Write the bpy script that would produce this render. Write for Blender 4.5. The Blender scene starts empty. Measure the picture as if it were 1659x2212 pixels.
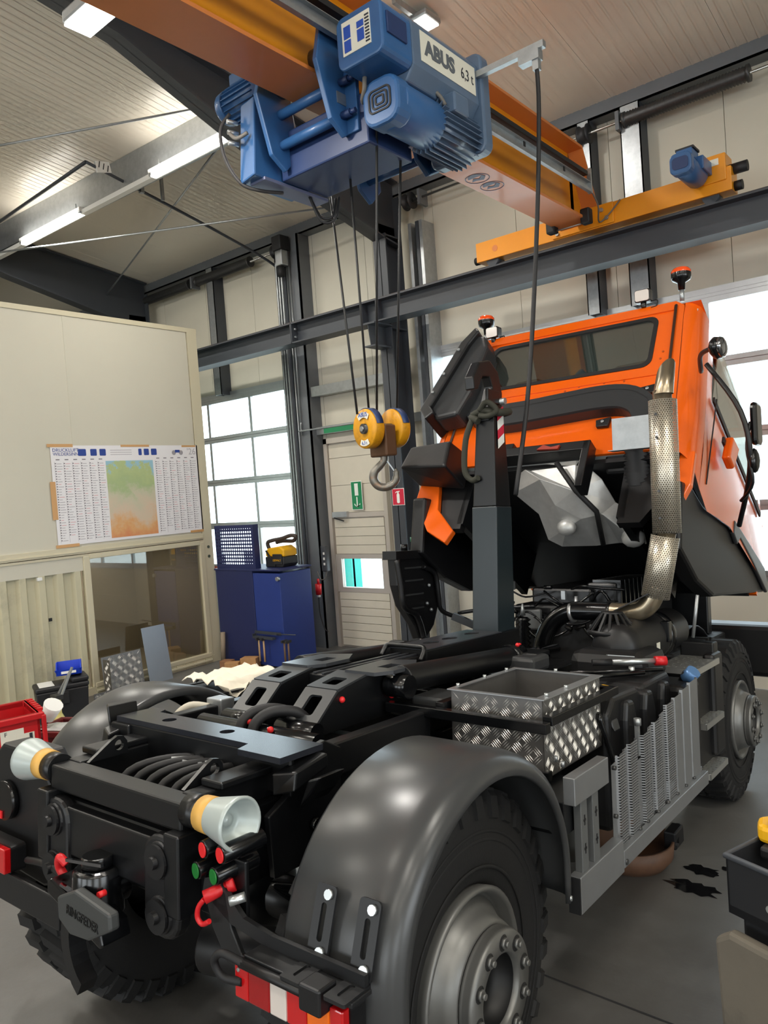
import bpy, bmesh, math, random
from mathutils import Matrix, Vector, Euler
random.seed(7)
R_ = math.radians
SC = bpy.context.scene
COL = SC.collection
# ---------------------------------------------------------------- camera
CAMZ = 2.39
cam = bpy.data.cameras.new('camera'); camo = bpy.data.objects.new('camera', cam); COL.objects.link(camo)
cam.sensor_fit = 'HORIZONTAL'; cam.sensor_width = 36.0; cam.lens = 1624.0 / 1659.0 * 36.0
cam.clip_start = 0.05; cam.clip_end = 300
right = Vector((0.7702, 0.6336, -0.0729)).normalized()
fwd = Vector((-0.6368, 0.7704, -0.0307)); fwd = (fwd - right * fwd.dot(right)).normalized()
up = right.cross(fwd)
camo.matrix_world = Matrix(((right.x, up.x, -fwd.x, 0), (right.y, up.y, -fwd.y, 0), (right.z, up.z, -fwd.z, CAMZ), (0, 0, 0, 1)))
SC.camera = camo
# ---------------------------------------------------------------- world, exposure
SC.view_settings.view_transform = 'Standard'; SC.view_settings.look = 'None'
SC.view_settings.exposure = 0.25; SC.view_settings.gamma = 1.0
SC.view_settings.use_curve_mapping = False
world = bpy.data.worlds.new('overcast_sky'); SC.world = world; world.use_nodes = True
bg = world.node_tree.nodes['Background']; bg.inputs[0].default_value = (0.90, 0.96, 1.0, 1); bg.inputs[1].default_value = 5.0
try:
    SC.cycles.use_denoising = True
    SC.cycles.max_bounces = 8; SC.cycles.diffuse_bounces = 4; SC.cycles.transparent_max_bounces = 16
    SC.cycles.sample_clamp_indirect = 6.0; SC.cycles.caustics_reflective = False; SC.cycles.caustics_refractive = False
except Exception: pass
def area(name, loc, rot, sx, sy, power, col=(1, 1, 1)):
    l = bpy.data.lights.new(name, 'AREA'); l.shape = 'RECTANGLE'; l.size = sx; l.size_y = sy; l.energy = power; l.color = col
    o = bpy.data.objects.new(name, l); COL.objects.link(o); o.location = loc; o.rotation_euler = rot
    return o
def portal(name, loc, rot, sx, sy):
    o = area(name, loc, rot, sx, sy, 1.0)
    try: o.data.cycles.is_portal = True
    except Exception: pass
    return o
# daylight openings: back wall door glazing; unseen right and rear bays added for fill
portal('daylight_opening', (-10.2, 8.58, 2.7), (R_(-90), 0, 0), 3.2, 3.0)
portal('daylight_opening', (-3.4, 8.58, 2.7), (R_(-90), 0, 0), 4.6, 3.0)
# ---------------------------------------------------------------- materials
def lin(c):
    return tuple(((v / 255.0) / 12.92 if v / 255.0 <= 0.04045 else ((v / 255.0 + 0.055) / 1.055) ** 2.4) for v in c)
MATS = {}
def mat(name, rgb, rough=0.5, metal=0.0, var=0.0, vscale=4.0, bump=0.0, bscale=60.0, coat=0.0, emit=0.0, spec=0.5, rvar=0.0, dirt=None, dscale=1.5, damt=0.5):
    if name in MATS: return MATS[name]
    m = bpy.data.materials.new(name); m.use_nodes = True; nt = m.node_tree; N = nt.nodes; L = nt.links
    b = N['Principled BSDF']; c = lin(rgb) + (1,)
    b.inputs['Base Color'].default_value = c; b.inputs['Roughness'].default_value = rough; b.inputs['Metallic'].default_value = metal
    b.inputs['Specular IOR Level'].default_value = spec; b.inputs['Coat Weight'].default_value = coat; b.inputs['Coat Roughness'].default_value = 0.08
    if emit: b.inputs['Emission Color'].default_value = c; b.inputs['Emission Strength'].default_value = emit
    if var or bump or rvar or dirt:
        tc = N.new('ShaderNodeTexCoord')
    if var or dirt:
        n = N.new('ShaderNodeTexNoise'); n.inputs['Scale'].default_value = vscale; n.inputs['Detail'].default_value = 6; n.inputs['Roughness'].default_value = 0.65
        L.new(tc.outputs['Object'], n.inputs['Vector'])
        rp = N.new('ShaderNodeMapRange'); rp.inputs[1].default_value = 0.3; rp.inputs[2].default_value = 0.7; rp.inputs[3].default_value = 1 - var; rp.inputs[4].default_value = 1 + var
        L.new(n.outputs[0], rp.inputs[0])
        mx = N.new('ShaderNodeVectorMath'); mx.operation = 'SCALE'; mx.inputs[0].default_value = c[:3]; L.new(rp.outputs[0], mx.inputs['Scale'])
        out = mx.outputs[0]
        if dirt:
            n2 = N.new('ShaderNodeTexNoise'); n2.inputs['Scale'].default_value = dscale; n2.inputs['Detail'].default_value = 8; n2.inputs['Roughness'].default_value = 0.7
            L.new(tc.outputs['Object'], n2.inputs['Vector'])
            r2 = N.new('ShaderNodeMapRange'); r2.inputs[1].default_value = 0.52; r2.inputs[2].default_value = 0.72; r2.inputs[3].default_value = 0; r2.inputs[4].default_value = damt
            L.new(n2.outputs[0], r2.inputs[0])
            mm = N.new('ShaderNodeMix'); mm.data_type = 'RGBA'; L.new(r2.outputs[0], mm.inputs['Factor']); L.new(out, mm.inputs['A']); mm.inputs['B'].default_value = lin(dirt) + (1,)
            out = mm.outputs['Result']
        L.new(out, b.inputs['Base Color'])
    if rvar:
        n = N.new('ShaderNodeTexNoise'); n.inputs['Scale'].default_value = vscale * 2; n.inputs['Detail'].default_value = 5; L.new(tc.outputs['Object'], n.inputs['Vector'])
        rp = N.new('ShaderNodeMapRange'); rp.inputs[3].default_value = rough - rvar; rp.inputs[4].default_value = rough + rvar; L.new(n.outputs[0], rp.inputs[0]); L.new(rp.outputs[0], b.inputs['Roughness'])
    if bump:
        n = N.new('ShaderNodeTexNoise'); n.inputs['Scale'].default_value = bscale; n.inputs['Detail'].default_value = 4; L.new(tc.outputs['Object'], n.inputs['Vector'])
        bp = N.new('ShaderNodeBump'); bp.inputs['Strength'].default_value = bump; bp.inputs['Distance'].default_value = 0.01; L.new(n.outputs[0], bp.inputs['Height']); L.new(bp.outputs[0], b.inputs['Normal'])
    MATS[name] = m; return m
def glass_mat(name, tint=(235, 242, 245), refl=0.12, rough=0.02, dark=0.0):
    if name in MATS: return MATS[name]
    m = bpy.data.materials.new(name); m.use_nodes = True; nt = m.node_tree; N = nt.nodes; L = nt.links
    N.remove(N['Principled BSDF']); out = N['Material Output']
    t = N.new('ShaderNodeBsdfTransparent'); t.inputs[0].default_value = lin(tint) + (1,)
    g = N.new('ShaderNodeBsdfGlossy'); g.inputs['Roughness'].default_value = rough; g.inputs['Color'].default_value = (1, 1, 1, 1)
    lw = N.new('ShaderNodeLayerWeight'); lw.inputs[0].default_value = 0.5
    pw = N.new('ShaderNodeMath'); pw.operation = 'POWER'; L.new(lw.outputs['Facing'], pw.inputs[0]); pw.inputs[1].default_value = 4.0
    ad = N.new('ShaderNodeMath'); ad.operation = 'MULTIPLY_ADD'; ad.use_clamp = True; L.new(pw.outputs[0], ad.inputs[0]); ad.inputs[1].default_value = 0.8; ad.inputs[2].default_value = refl * 0.5
    mx = N.new('ShaderNodeMixShader'); L.new(ad.outputs[0], mx.inputs[0]); L.new(t.outputs[0], mx.inputs[1]); L.new(g.outputs[0], mx.inputs[2])
    L.new(mx.outputs[0], out.inputs[0]); MATS[name] = m; return m
def perf_mat(name, rgb, rough, metal, pu, pv, rad, slot=0.0, stagger=True):
    """sheet metal with real see-through holes cut by a procedural pattern on UV (metres)"""
    if name in MATS: return MATS[name]
    m = mat(name, rgb, rough, metal, var=0.06, vscale=12); nt = m.node_tree; N = nt.nodes; L = nt.links
    b = N['Principled BSDF']; uv = N.new('ShaderNodeTexCoord'); sp = N.new('ShaderNodeSeparateXYZ'); L.new(uv.outputs['UV'], sp.inputs[0])
    def mth(op, a, bb=None):
        n = N.new('ShaderNodeMath'); n.operation = op
        for i, v in enumerate((a, bb)):
            if v is None: continue
            if isinstance(v, (int, float)): n.inputs[i].default_value = v
            else: L.new(v, n.inputs[i])
        return n.outputs[0]
    v = mth('DIVIDE', sp.outputs[1], pv); row = mth('FLOOR', v)
    u = mth('DIVIDE', sp.outputs[0], pu)
    if stagger: u = mth('ADD', u, mth('MULTIPLY', mth('MODULO', row, 2.0), 0.5))
    fu = mth('MULTIPLY', mth('SUBTRACT', mth('FRACT', u), 0.5), pu); fv = mth('MULTIPLY', mth('SUBTRACT', mth('FRACT', v), 0.5), pv)
    fu = mth('MAXIMUM', mth('SUBTRACT', mth('ABSOLUTE', fu), slot), 0.0)
    d = mth('SQRT', mth('ADD', mth('MULTIPLY', fu, fu), mth('MULTIPLY', fv, fv)))
    L.new(mth('GREATER_THAN', d, rad), b.inputs['Alpha'])
    return m
# ---------------------------------------------------------------- mesh builder
AX = {'x': 0, 'y': 1, 'z': 2}
def perp(d):
    d = d.normalized(); a = Vector((0, 0, 1)) if abs(d.z) < 0.9 else Vector((1, 0, 0))
    u = d.cross(a).normalized(); return u, d.cross(u).normalized()
class G:
    def __init__(s): s.v = []; s.f = []; s.m = []; s.sm = []; s.uv = {}
    def add(s, vs, fs, mi=0, sm=False, X=None):
        o = len(s.v)
        for p in vs:
            p = Vector(p); s.v.append(tuple(X @ p) if X is not None else tuple(p))
        for q in fs: s.f.append([i + o for i in q]); s.m.append(mi); s.sm.append(sm)
        return s
    def box(s, lo, hi, mi=0, X=None):
        x0, y0, z0 = lo; x1, y1, z1 = hi
        return s.add([(x0, y0, z0), (x1, y0, z0), (x1, y1, z0), (x0, y1, z0), (x0, y0, z1), (x1, y0, z1), (x1, y1, z1), (x0, y1, z1)],
                     [(0, 3, 2, 1), (4, 5, 6, 7), (0, 1, 5, 4), (1, 2, 6, 5), (2, 3, 7, 6), (3, 0, 4, 7)], mi, False, X)
    def cb(s, c, sz, mi=0, rot=(0, 0, 0)):
        X = Matrix.Translation(c) @ Euler([R_(a) for a in rot]).to_matrix().to_4x4()
        h = [a / 2 for a in sz]; return s.box([-a for a in h], h, mi, X)
    def bar(s, p0, p1, w, h, mi=0, upv=(0, 0, 1)):
        p0 = Vector(p0); p1 = Vector(p1); d = (p1 - p0); n = d.normalized(); u = n.cross(Vector(upv)).normalized(); vv = u.cross(n)
        vs = []
        for p in (p0, p1):
            for a, b in ((-1, -1), (1, -1), (1, 1), (-1, 1)): vs.append(p + u * (a * w / 2) + vv * (b * h / 2))
        return s.add(vs, [(0, 3, 2, 1), (4, 5, 6, 7), (0, 1, 5, 4), (1, 2, 6, 5), (2, 3, 7, 6), (3, 0, 4, 7)], mi)
    def hexa(s, p, mi=0):
        return s.add(p, [(0, 3, 2, 1), (4, 5, 6, 7), (0, 1, 5, 4), (1, 2, 6, 5), (2, 3, 7, 6), (3, 0, 4, 7)], mi)
    def cyl(s, p0, p1, r0, r1=None, n=16, mi=0, caps=True):
        r1 = r0 if r1 is None else r1; p0 = Vector(p0); p1 = Vector(p1); u, w = perp(p1 - p0); vs = []
        for p, r in ((p0, r0), (p1, r1)):
            for i in range(n):
                a = 2 * math.pi * i / n; vs.append(p + (u * math.cos(a) + w * math.sin(a)) * r)
        s.add(vs, [(i, (i + 1) % n, n + (i + 1) % n, n + i) for i in range(n)], mi, True)
        if caps:
            o = len(s.v) - 2 * n
            s.f.append([o + i for i in reversed(range(n))]); s.f.append([o + n + i for i in range(n)]); s.m += [mi, mi]; s.sm += [False, False]
        return s
    def tube(s, pts, r, n=8, mi=0, smooth_path=True):
        P = [Vector(p) for p in pts]
        if smooth_path and len(P) > 2: P = spline(P, 5)
        rings = []; d = (P[1] - P[0]).normalized(); u, w = perp(d)
        for i, p in enumerate(P):
            t = (P[min(i + 1, len(P) - 1)] - P[max(i - 1, 0)])
            t = t.normalized() if t.length > 1e-9 else d
            u = (u - t * u.dot(t)).normalized(); w = t.cross(u)
            rr = r[min(i, len(r) - 1)] if isinstance(r, (list, tuple)) else r
            rings.append([p + (u * math.cos(2 * math.pi * k / n) + w * math.sin(2 * math.pi * k / n)) * rr for k in range(n)])
        vs = [q for rg in rings for q in rg]; fs = []
        for i in range(len(P) - 1):
            for k in range(n): fs.append((i * n + k, i * n + (k + 1) % n, (i + 1) * n + (k + 1) % n, (i + 1) * n + k))
        s.add(vs, fs, mi, True); o = len(s.v) - len(vs)
        s.f.append([o + k for k in reversed(range(n))]); s.f.append([o + (len(P) - 1) * n + k for k in range(n)]); s.m += [mi, mi]; s.sm += [False, False]
        return s
    def lathe(s, prof, c, axis='x', n=32, mi=0, arc=None, smooth=True):
        """prof: [(radius, offset along axis)] turned about an axis through c"""
        c = Vector(c); k = AX[axis]; e = [Vector((1, 0, 0)), Vector((0, 1, 0)), Vector((0, 0, 1))]
        ea = e[k]; eu = e[(k + 1) % 3]; ew = e[(k + 2) % 3]
        a0, a1 = (0, 2 * math.pi) if arc is None else arc; full = arc is None; cnt = n if full else n + 1
        vs = []
        for i in range(cnt):
            a = a0 + (a1 - a0) * i / n
            for r, h in prof: vs.append(c + ea * h + (eu * math.cos(a) + ew * math.sin(a)) * r)
        m = len(prof); fs = []
        for i in range(n):
            j = (i + 1) % cnt
            for q in range(m - 1): fs.append((i * m + q, i * m + q + 1, j * m + q + 1, j * m + q))
        return s.add(vs, fs, mi, smooth)
    def prism(s, poly, axis, a, b, mi=0, holes=(), X=None, smooth=False):
        k = AX[axis]
        def pt(q, h):
            o = [0, 0, 0]; o[k] = h; o[(k + 1) % 3] = q[0]; o[(k + 2) % 3] = q[1]; return o
        bm = bmesh.new(); loops = [poly] + list(holes); edges = []
        for lp in loops:
            vv = [bm.verts.new((q[0], q[1], 0)) for q in lp]
            edges += [bm.edges.new((vv[i], vv[(i + 1) % len(vv)])) for i in range(len(vv))]
        if holes: bmesh.ops.triangle_fill(bm, use_beauty=True, use_dissolve=False, edges=edges)
        else: bm.faces.new(bm.verts[:] if False else [v for v in bm.verts])
        bm.verts.index_update()
        V = [(v.co.x, v.co.y) for v in bm.verts]; F = [[v.index for v in f.verts] for f in bm.faces]; bm.free()
        n = len(V); fs = [list(f) for f in F] + [[i + n for i in reversed(f)] for f in F]
        s.add([pt(q, a) for q in V] + [pt(q, b) for q in V], fs, mi, False, X)
        o = 0; side = []
        for lp in loops:
            c = len(lp); side += [(o + i, o + (i + 1) % c, n + o + (i + 1) % c, n + o + i) for i in range(c)]; o += c
        base = len(s.v) - 2 * n
        for q in side: s.f.append([i + base for i in q]); s.m.append(mi); s.sm.append(smooth)
        return s
    def sphere(s, c, r, mi=0, n=12, sc=(1, 1, 1)):
        c = Vector(c); vs = []; fs = []; h = n // 2
        for i in range(h + 1):
            t = math.pi * i / h
            for k in range(n):
                a = 2 * math.pi * k / n; vs.append(c + Vector((r * sc[0] * math.sin(t) * math.cos(a), r * sc[1] * math.sin(t) * math.sin(a), r * sc[2] * math.cos(t))))
        for i in range(h):
            for k in range(n): fs.append((i * n + k, (i + 1) * n + k, (i + 1) * n + (k + 1) % n, i * n + (k + 1) % n))
        return s.add(vs, fs, mi, True)
    def grid(s, P, mi=0, sm=True, uv=None):
        """P: rows of points; optional uv rows"""
        r = len(P); c = len(P[0]); o = len(s.v)
        s.add([q for row in P for q in row], [(i * c + j, i * c + j + 1, (i + 1) * c + j + 1, (i + 1) * c + j) for i in range(r - 1) for j in range(c - 1)], mi, sm)
        if uv:
            for i in range(r):
                for j in range(c): s.uv[o + i * c + j] = uv[i][j]
        return s
    def done(s, name, mats, parent=None, bevel=0.0, solid=0.0, X=None, seg=2):
        me = bpy.data.meshes.new(name); me.from_pydata([tuple(v) for v in s.v], [], s.f)
        if not isinstance(mats, (list, tuple)): mats = [mats]
        for m in mats: me.materials.append(m)
        me.polygons.foreach_set('material_index', s.m); me.polygons.foreach_set('use_smooth', s.sm)
        if s.uv:
            ul = me.uv_layers.new(name='uv')
            for lp in me.loops: ul.data[lp.index].uv = s.uv.get(lp.vertex_index, (0, 0))
        me.validate(); me.update()
        bm = bmesh.new(); bm.from_mesh(me); bmesh.ops.recalc_face_normals(bm, faces=bm.faces); bm.to_mesh(me); bm.free()
        o = bpy.data.objects.new(name, me); COL.objects.link(o)
        if parent is not None: o.parent = parent
        if X is not None: o.matrix_local = X
        if solid:
            md = o.modifiers.new('thickness', 'SOLIDIFY'); md.thickness = solid; md.offset = 0
        if bevel:
            md = o.modifiers.new('edge', 'BEVEL'); md.width = bevel; md.segments = seg; md.limit_method = 'ANGLE'; md.angle_limit = R_(40); md.harden_normals = False
        return o
def spline(P, k=5):
    out = []
    for i in range(len(P) - 1):
        p0 = P[max(i - 1, 0)]; p1 = P[i]; p2 = P[i + 1]; p3 = P[min(i + 2, len(P) - 1)]
        for j in range(k):
            t = j / k
            out.append(0.5 * ((2 * p1) + (p2 - p0) * t + (2 * p0 - 5 * p1 + 4 * p2 - p3) * t * t + (3 * p1 - p0 - 3 * p2 + p3) * t ** 3))
    out.append(P[-1]); return out
def circ(cx, cy, r, n=14, ry=None): return [(cx + r * math.cos(2 * math.pi * i / n), cy + (ry or r) * math.sin(2 * math.pi * i / n)) for i in range(n)]
def rrect(x0, y0, x1, y1, r, n=4):
    out = []
    for cx, cy, a0 in ((x1 - r, y1 - r, 0), (x0 + r, y1 - r, 90), (x0 + r, y0 + r, 180), (x1 - r, y0 + r, 270)):
        for i in range(n + 1):
            a = R_(a0 + 90 * i / n); out.append((cx + r * math.cos(a), cy + r * math.sin(a)))
    return out
def empty(name, loc=(0, 0, 0), X=None):
    o = bpy.data.objects.new(name, None); COL.objects.link(o); o.empty_display_size = 0.1
    if X is not None: o.matrix_world = X
    else: o.location = loc
    return o
def tag(o, label=None, cat=None, group=None, kind=None):
    if label: o['label'] = label
    if cat: o['category'] = cat
    if group: o['group'] = group
    if kind: o['kind'] = kind
    return o
def struct(o): o['kind'] = 'structure'; return o
def thing(name, label, cat, loc=(0, 0, 0), X=None, group=None): return tag(empty(name, loc, X), label, cat, group)
def cp(o, parent, X=None):
    c = o.copy(); COL.objects.link(c); c.parent = parent
    if X is not None: c.matrix_local = X
    return c
def text(name, body, size, m, parent, X, depth=0.002, align='CENTER', squash=1.0, bold=0.0):
    cu = bpy.data.curves.new(name, 'FONT'); cu.body = body; cu.size = size; cu.extrude = depth; cu.align_x = align; cu.align_y = 'CENTER'; cu.resolution_u = 3; cu.offset = bold
    t = bpy.data.objects.new(name, cu); COL.objects.link(t)
    dg = bpy.context.evaluated_depsgraph_get(); me = bpy.data.meshes.new_from_object(t.evaluated_get(dg)); bpy.data.objects.remove(t); bpy.data.curves.remove(cu)
    me.materials.clear(); me.materials.append(m); me.name = name
    o = bpy.data.objects.new(name, me); COL.objects.link(o); o.parent = parent; o.matrix_local = X @ Matrix.Diagonal((squash, 1, 1, 1)); return o
def frame(o, ex, ey):
    """4x4 with local x along ex, local y along ey, origin o"""
    ex = Vector(ex).normalized(); ez = ex.cross(Vector(ey)).normalized(); ey = ez.cross(ex); o = Vector(o)
    return Matrix(((ex.x, ey.x, ez.x, o.x), (ex.y, ey.y, ez.y, o.y), (ex.z, ey.z, ez.z, o.z), (0, 0, 0, 1)))
# truck frame in the hall (x right, y forward, z up; origin on the floor under the rear axle)
TX = Matrix(((0.9994, -0.0327, -0.0076, -2.2923), (0.0332, 0.9963, 0.0797, 1.7490), (0.0050, -0.0800, 0.9968, 0.2983), (0, 0, 0, 1)))
def fz(x, y):
    """height of the hall floor: the truck's bay falls gently towards the door, level elsewhere"""
    z = 0.2983 + 0.018 - (0.0797 * (y - 1.749) - 0.0076 * (x + 2.2923)) / 0.9968
    z = max(0.0, min(z, 0.56)); t = max(0.0, min(1.0, (x + 7.0) / 2.4)); t = t * t * (3 - 2 * t)
    return z * t
# ================================================================ HALL
m_conc = mat('concrete_floor', (96, 95, 93), 0.42, var=0.16, vscale=1.3, bump=0.12, bscale=25, rvar=0.14, dirt=(66, 60, 54), dscale=0.9, damt=0.5)
m_wall = mat('wall_panel_white', (205, 200, 184), 0.55, var=0.03, vscale=1.5)
m_ceil = mat('roof_panel_white', (222, 214, 200), 0.3, var=0.03, vscale=0.8)
m_joint = mat('panel_joint_grey', (120, 116, 106), 0.7)
m_steel = mat('grey_painted_steel', (104, 108, 112), 0.5, var=0.05)
m_dsteel = mat('anthracite_painted_steel', (58, 62, 68), 0.45, var=0.05)
m_galv = mat('galvanised_steel', (168, 172, 174), 0.38, 0.75, var=0.12, vscale=14)
m_alu = mat('anodised_aluminium', (190, 192, 194), 0.32, 0.8, var=0.05, vscale=10)
m_black = mat('black_rubber', (22, 22, 24), 0.6)
m_dark = mat('dark_spring_steel', (74, 74, 74), 0.4, 0.6, var=0.2, vscale=30)
m_glass = glass_mat('door_glazing')
m_white = mat('white_plastic', (228, 228, 224), 0.45)
m_tube = mat('lit_fluorescent_diffuser', (255, 250, 238), 0.5, emit=9.0)
m_led = mat('lit_floodlight_diffuser', (255, 252, 244), 0.5, emit=14.0)
# floor
g = G(); xs = [-18 + 0.5 * i for i in range(55)]; ys = [-13 + 0.5 * j for j in range(44)]
g.grid([[(x, y, fz(x, y)) for x in xs] for y in ys], 0, True)
floor = struct(g.done('floor', m_conc))
g = G(); g.grid([[(x, y, fz(x, 2.81) + 0.002 + 0.0 * y) for x in (-2.2, -1, 0, 1.5, 4, 8.5)] for y in (2.806, 2.816)], 0, False)
g.done('floor_joint', mat('joint_sealant_dark', (40, 40, 42), 0.9), floor)  # dark sealant strip in the floor joint
# walls: panels as pieces
wb = struct(empty('wall_back', (0, 8.5, 0)))
def ztop(y): return 6.5 + 0.14 * (8.4 - y)
OPEN = [(-13.2, -8.62, 4.18), (-8.07, -6.88, 3.22), (-5.95, -1.15, 4.18)]
cuts = sorted(set([-18.0, 9.0] + [-2.09 - 1.235 * k for k in range(-9, 13)] + [c for o in OPEN for c in o[:2]]))
for a, b in zip(cuts, cuts[1:]):
    if b - a < 0.02: continue
    z0 = 0.0
    for o in OPEN:
        if (a + b) / 2 > o[0] and (a + b) / 2 < o[1]: z0 = o[2]
    G().box((a + 0.003, 0, z0), (b - 0.003, 0.12, 6.7)).done('wall_panel', m_wall, wb)
G().box((-18, 0.02, 4.2), (9, 0.1, 6.6)).done('panel_core', m_joint, wb)
struct(G().box((-18.12, -13, 0), (-18, 8.62, 8.6)).done('wall_left', m_wall))
# unseen right wall, open bays added to give fill daylight
wr = struct(G().box((9, -13, 0), (9.12, 8.62, 1.2)).box((9, -13, 4.4), (9.12, 8.62, 8.6)).box((9, -13, 1.2), (9.12, -10, 4.4)).box((9, -4.5, 1.2), (9.12, -2.0, 4.4)).box((9, 3.5, 1.2), (9.12, 8.62, 4.4)).done('wall_right', m_wall))
wk = struct(G().box((-18, -13.12, 0), (9, -13, 1.0)).box((-18, -13.12, 4.4), (9, -13, 8.6)).box((-18, -13.12, 1), (-12, -13, 4.4)).box((-7, -13.12, 1), (-5, -13, 4.4)).box((0, -13.12, 1), (2, -13, 4.4)).box((7, -13.12, 1), (9, -13, 4.4)).done('wall_rear', m_wall))  # bays cut in the unseen rear wall to bring in fill daylight
portal('daylight_opening', (9.2, -7.25, 2.8), (0, R_(90), 0), 3.2, 5.5)
portal('daylight_opening', (9.2, 0.75, 2.8), (0, R_(90), 0), 3.2, 5.5)
portal('daylight_opening', (-9.5, -13.2, 2.7), (R_(90), 0, 0), 5, 3.4)
portal('daylight_opening', (-2.5, -13.2, 2.7), (R_(90), 0, 0), 5, 3.4)
# ceiling panels, ridge at Y=-3
ceil = struct(empty('ceiling', (0, 0, 0)))
RZ = ztop(-3)
px = G().add([(0, 8.62, ztop(8.62)), (1.232, 8.62, ztop(8.62)), (1.232, -3, RZ), (0, -3, RZ), (0, 8.62, ztop(8.62) + 0.1), (1.232, 8.62, ztop(8.62) + 0.1), (1.232, -3, RZ + 0.1), (0, -3, RZ + 0.1)],
             [(0, 1, 2, 3), (4, 7, 6, 5), (0, 4, 5, 1), (1, 5, 6, 2), (2, 6, 7, 3), (3, 7, 4, 0)])
for k in range(12):   # fine ribs pressed into the inner sheet
    x = 0.06 + k * 0.1
    px.add([(x, 8.6, ztop(8.6) - 0.004), (x + 0.02, 8.6, ztop(8.6) - 0.004), (x + 0.02, -3, RZ - 0.004), (x, -3, RZ - 0.004)], [(0, 1, 2, 3)])
p0 = px.done('roof_panel', m_ceil, ceil, X=Matrix.Translation((-18, 0, 0)))
p1 = G().add([(0, -13, ztop(-3) - 1.4), (1.232, -13, ztop(-3) - 1.4), (1.232, -3, RZ), (0, -3, RZ), (0, -13, RZ - 1.3), (1.232, -13, RZ - 1.3), (1.232, -3, RZ + 0.1), (0, -3, RZ + 0.1)],
             [(0, 1, 2, 3), (4, 7, 6, 5), (0, 4, 5, 1), (1, 5, 6, 2), (2, 6, 7, 3), (3, 7, 4, 0)]).done('roof_panel', m_ceil, ceil, X=Matrix.Translation((-18, 0, 0)))
for k in range(1, 22):
    cp(p0, ceil, Matrix.Translation((-18 + 1.235 * k, 0, 0))); cp(p1, ceil, Matrix.Translation((-18 + 1.235 * k, 0, 0)))
G().add([(-18, 8.6, ztop(8.6) + 0.03), (9.2, 8.6, ztop(8.6) + 0.03), (9.2, -3, RZ + 0.03), (-18, -3, RZ + 0.03)], [(0, 1, 2, 3)]).done('panel_seal', m_joint, ceil)
# portal frames: column + haunched rafter
def portal_frame(name, xc, side=0.105, zc=0.0):
    root = struct(empty(name, (xc, 0, 0)))
    G().box((-side, 7.88, zc), (side, 7.90, 5.75)).box((-side, 8.22, zc), (side, 8.24, 6.3)).box((-0.006, 7.88, zc), (0.006, 8.24, 5.9)).done('column', m_dsteel, root)
    low = [(8.24, 5.62), (7.9, 5.68), (5.7, 6.22), (4.12, 6.77), (2.5, 7.02), (-3, 7.78), (-13, 6.3)]
    def topz(y): return (ztop(y) if y > -3 else RZ - 0.14 * (-3 - y)) - 0.02
    g = G()
    for (y0, a0), (y1, a1) in zip(low, low[1:]):
        for lo_, hi_, s_ in ((0, 0.022, side), (0.0, None, 0.006)):
            t0 = a0 + hi_ if hi_ else topz(y0); t1 = a1 + hi_ if hi_ else topz(y1)
            g.hexa([(-s_, y0, a0), (s_, y0, a0), (s_, y1, a1), (-s_, y1, a1), (-s_, y0, t0), (s_, y0, t0), (s_, y1, t1), (-s_, y1, t1)])
        g.hexa([(-side, y0, topz(y0) - 0.02), (side, y0, topz(y0) - 0.02), (side, y1, topz(y1) - 0.02), (-side, y1, topz(y1) - 0.02), (-side, y0, topz(y0)), (side, y0, topz(y0)), (side, y1, topz(y1)), (-side, y1, topz(y1))])
    g.done('rafter', m_dsteel, root)
    G().box((-side, 7.9, 5.72), (-0.006, 8.22, 5.74)).box((0.006, 7.9, 5.72), (side, 8.22, 5.74)).box((-side, 7.9, 4.5), (side, 8.22, 4.52)).done('stiffener', m_dsteel, root)
    return root
pf = portal_frame('trim_1', -6.26)
# bracket that carries the runway beam
g = G(); g.box((-0.09, 7.54, 4.24), (0.09, 7.88, 4.26)).box((-0.13, 7.50, 4.52), (0.13, 7.88, 4.54)).prism([(7.56, 4.26), (7.88, 4.26), (7.88, 4.52), (7.52, 4.52)], 'x', -0.006, 0.006)
g.done('runway_bracket', m_dsteel, pf)
portal_frame('trim_2', -12.2); portal_frame('trim_3', 0.4)
# wall posts, eaves beam, rails
g = G().box((-18, 8.3, 6.36), (9, 8.5, 6.38)).box((-18, 8.3, 6.36), (9, 8.32, 6.62)); struct(g.done('trim_4', m_steel))
def post(n, x0, x1, z0, z1, y0=8.28):
    g = G().box((x0, y0, z0), (x1, y0 + 0.012, z1)).box((x0, y0, z0), (x0 + 0.012, 8.5, z1)).box((x1 - 0.012, y0, z0), (x1, 8.5, z1), 1)
    return struct(g.done(n, [m_galv, m_dsteel]))
post('trim_5', -10.42, -10.24, 4.2, 6.36); post('trim_6', -3.6, -3.45, 4.2, 6.36); post('trim_7', -3.1, -2.88, 4.2, 6.36)
tp = struct(empty('trim_8', (0, 8.3, 0)))      # post between left sectional door and exit door
G().box((-8.62, -0.10, 0), (-8.40, -0.08, 6.36)).box((-8.62, -0.1, 0), (-8.60, 0.2, 6.36)).done('post', m_dsteel, tp)
G().box((-8.40, -0.06, 0), (-8.14, -0.03, 6.36)).box((-8.16, -0.06, 0), (-8.14, 0.2, 6.36)).done('post', m_steel, tp)
for x in (-8.57, -8.52, -8.46): G().box((x, -0.14, 0.2), (x + 0.025, -0.10, 6.0)).done('door_track', m_galv, tp)
G().cyl((-8.36, -0.1, 0.9), (-8.36, -0.1, 6.2), 0.012, n=8).cyl((-8.30, -0.1, 3.3), (-8.30, -0.1, 6.2), 0.012, n=8).tube([(-8.3, -0.1, 3.5), (-8.3, -0.1, 3.38), (-8.2, -0.1, 3.37), (-6.5, -0.1, 3.37)], 0.014, n=8).done('conduit', m_galv, tp)
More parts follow.
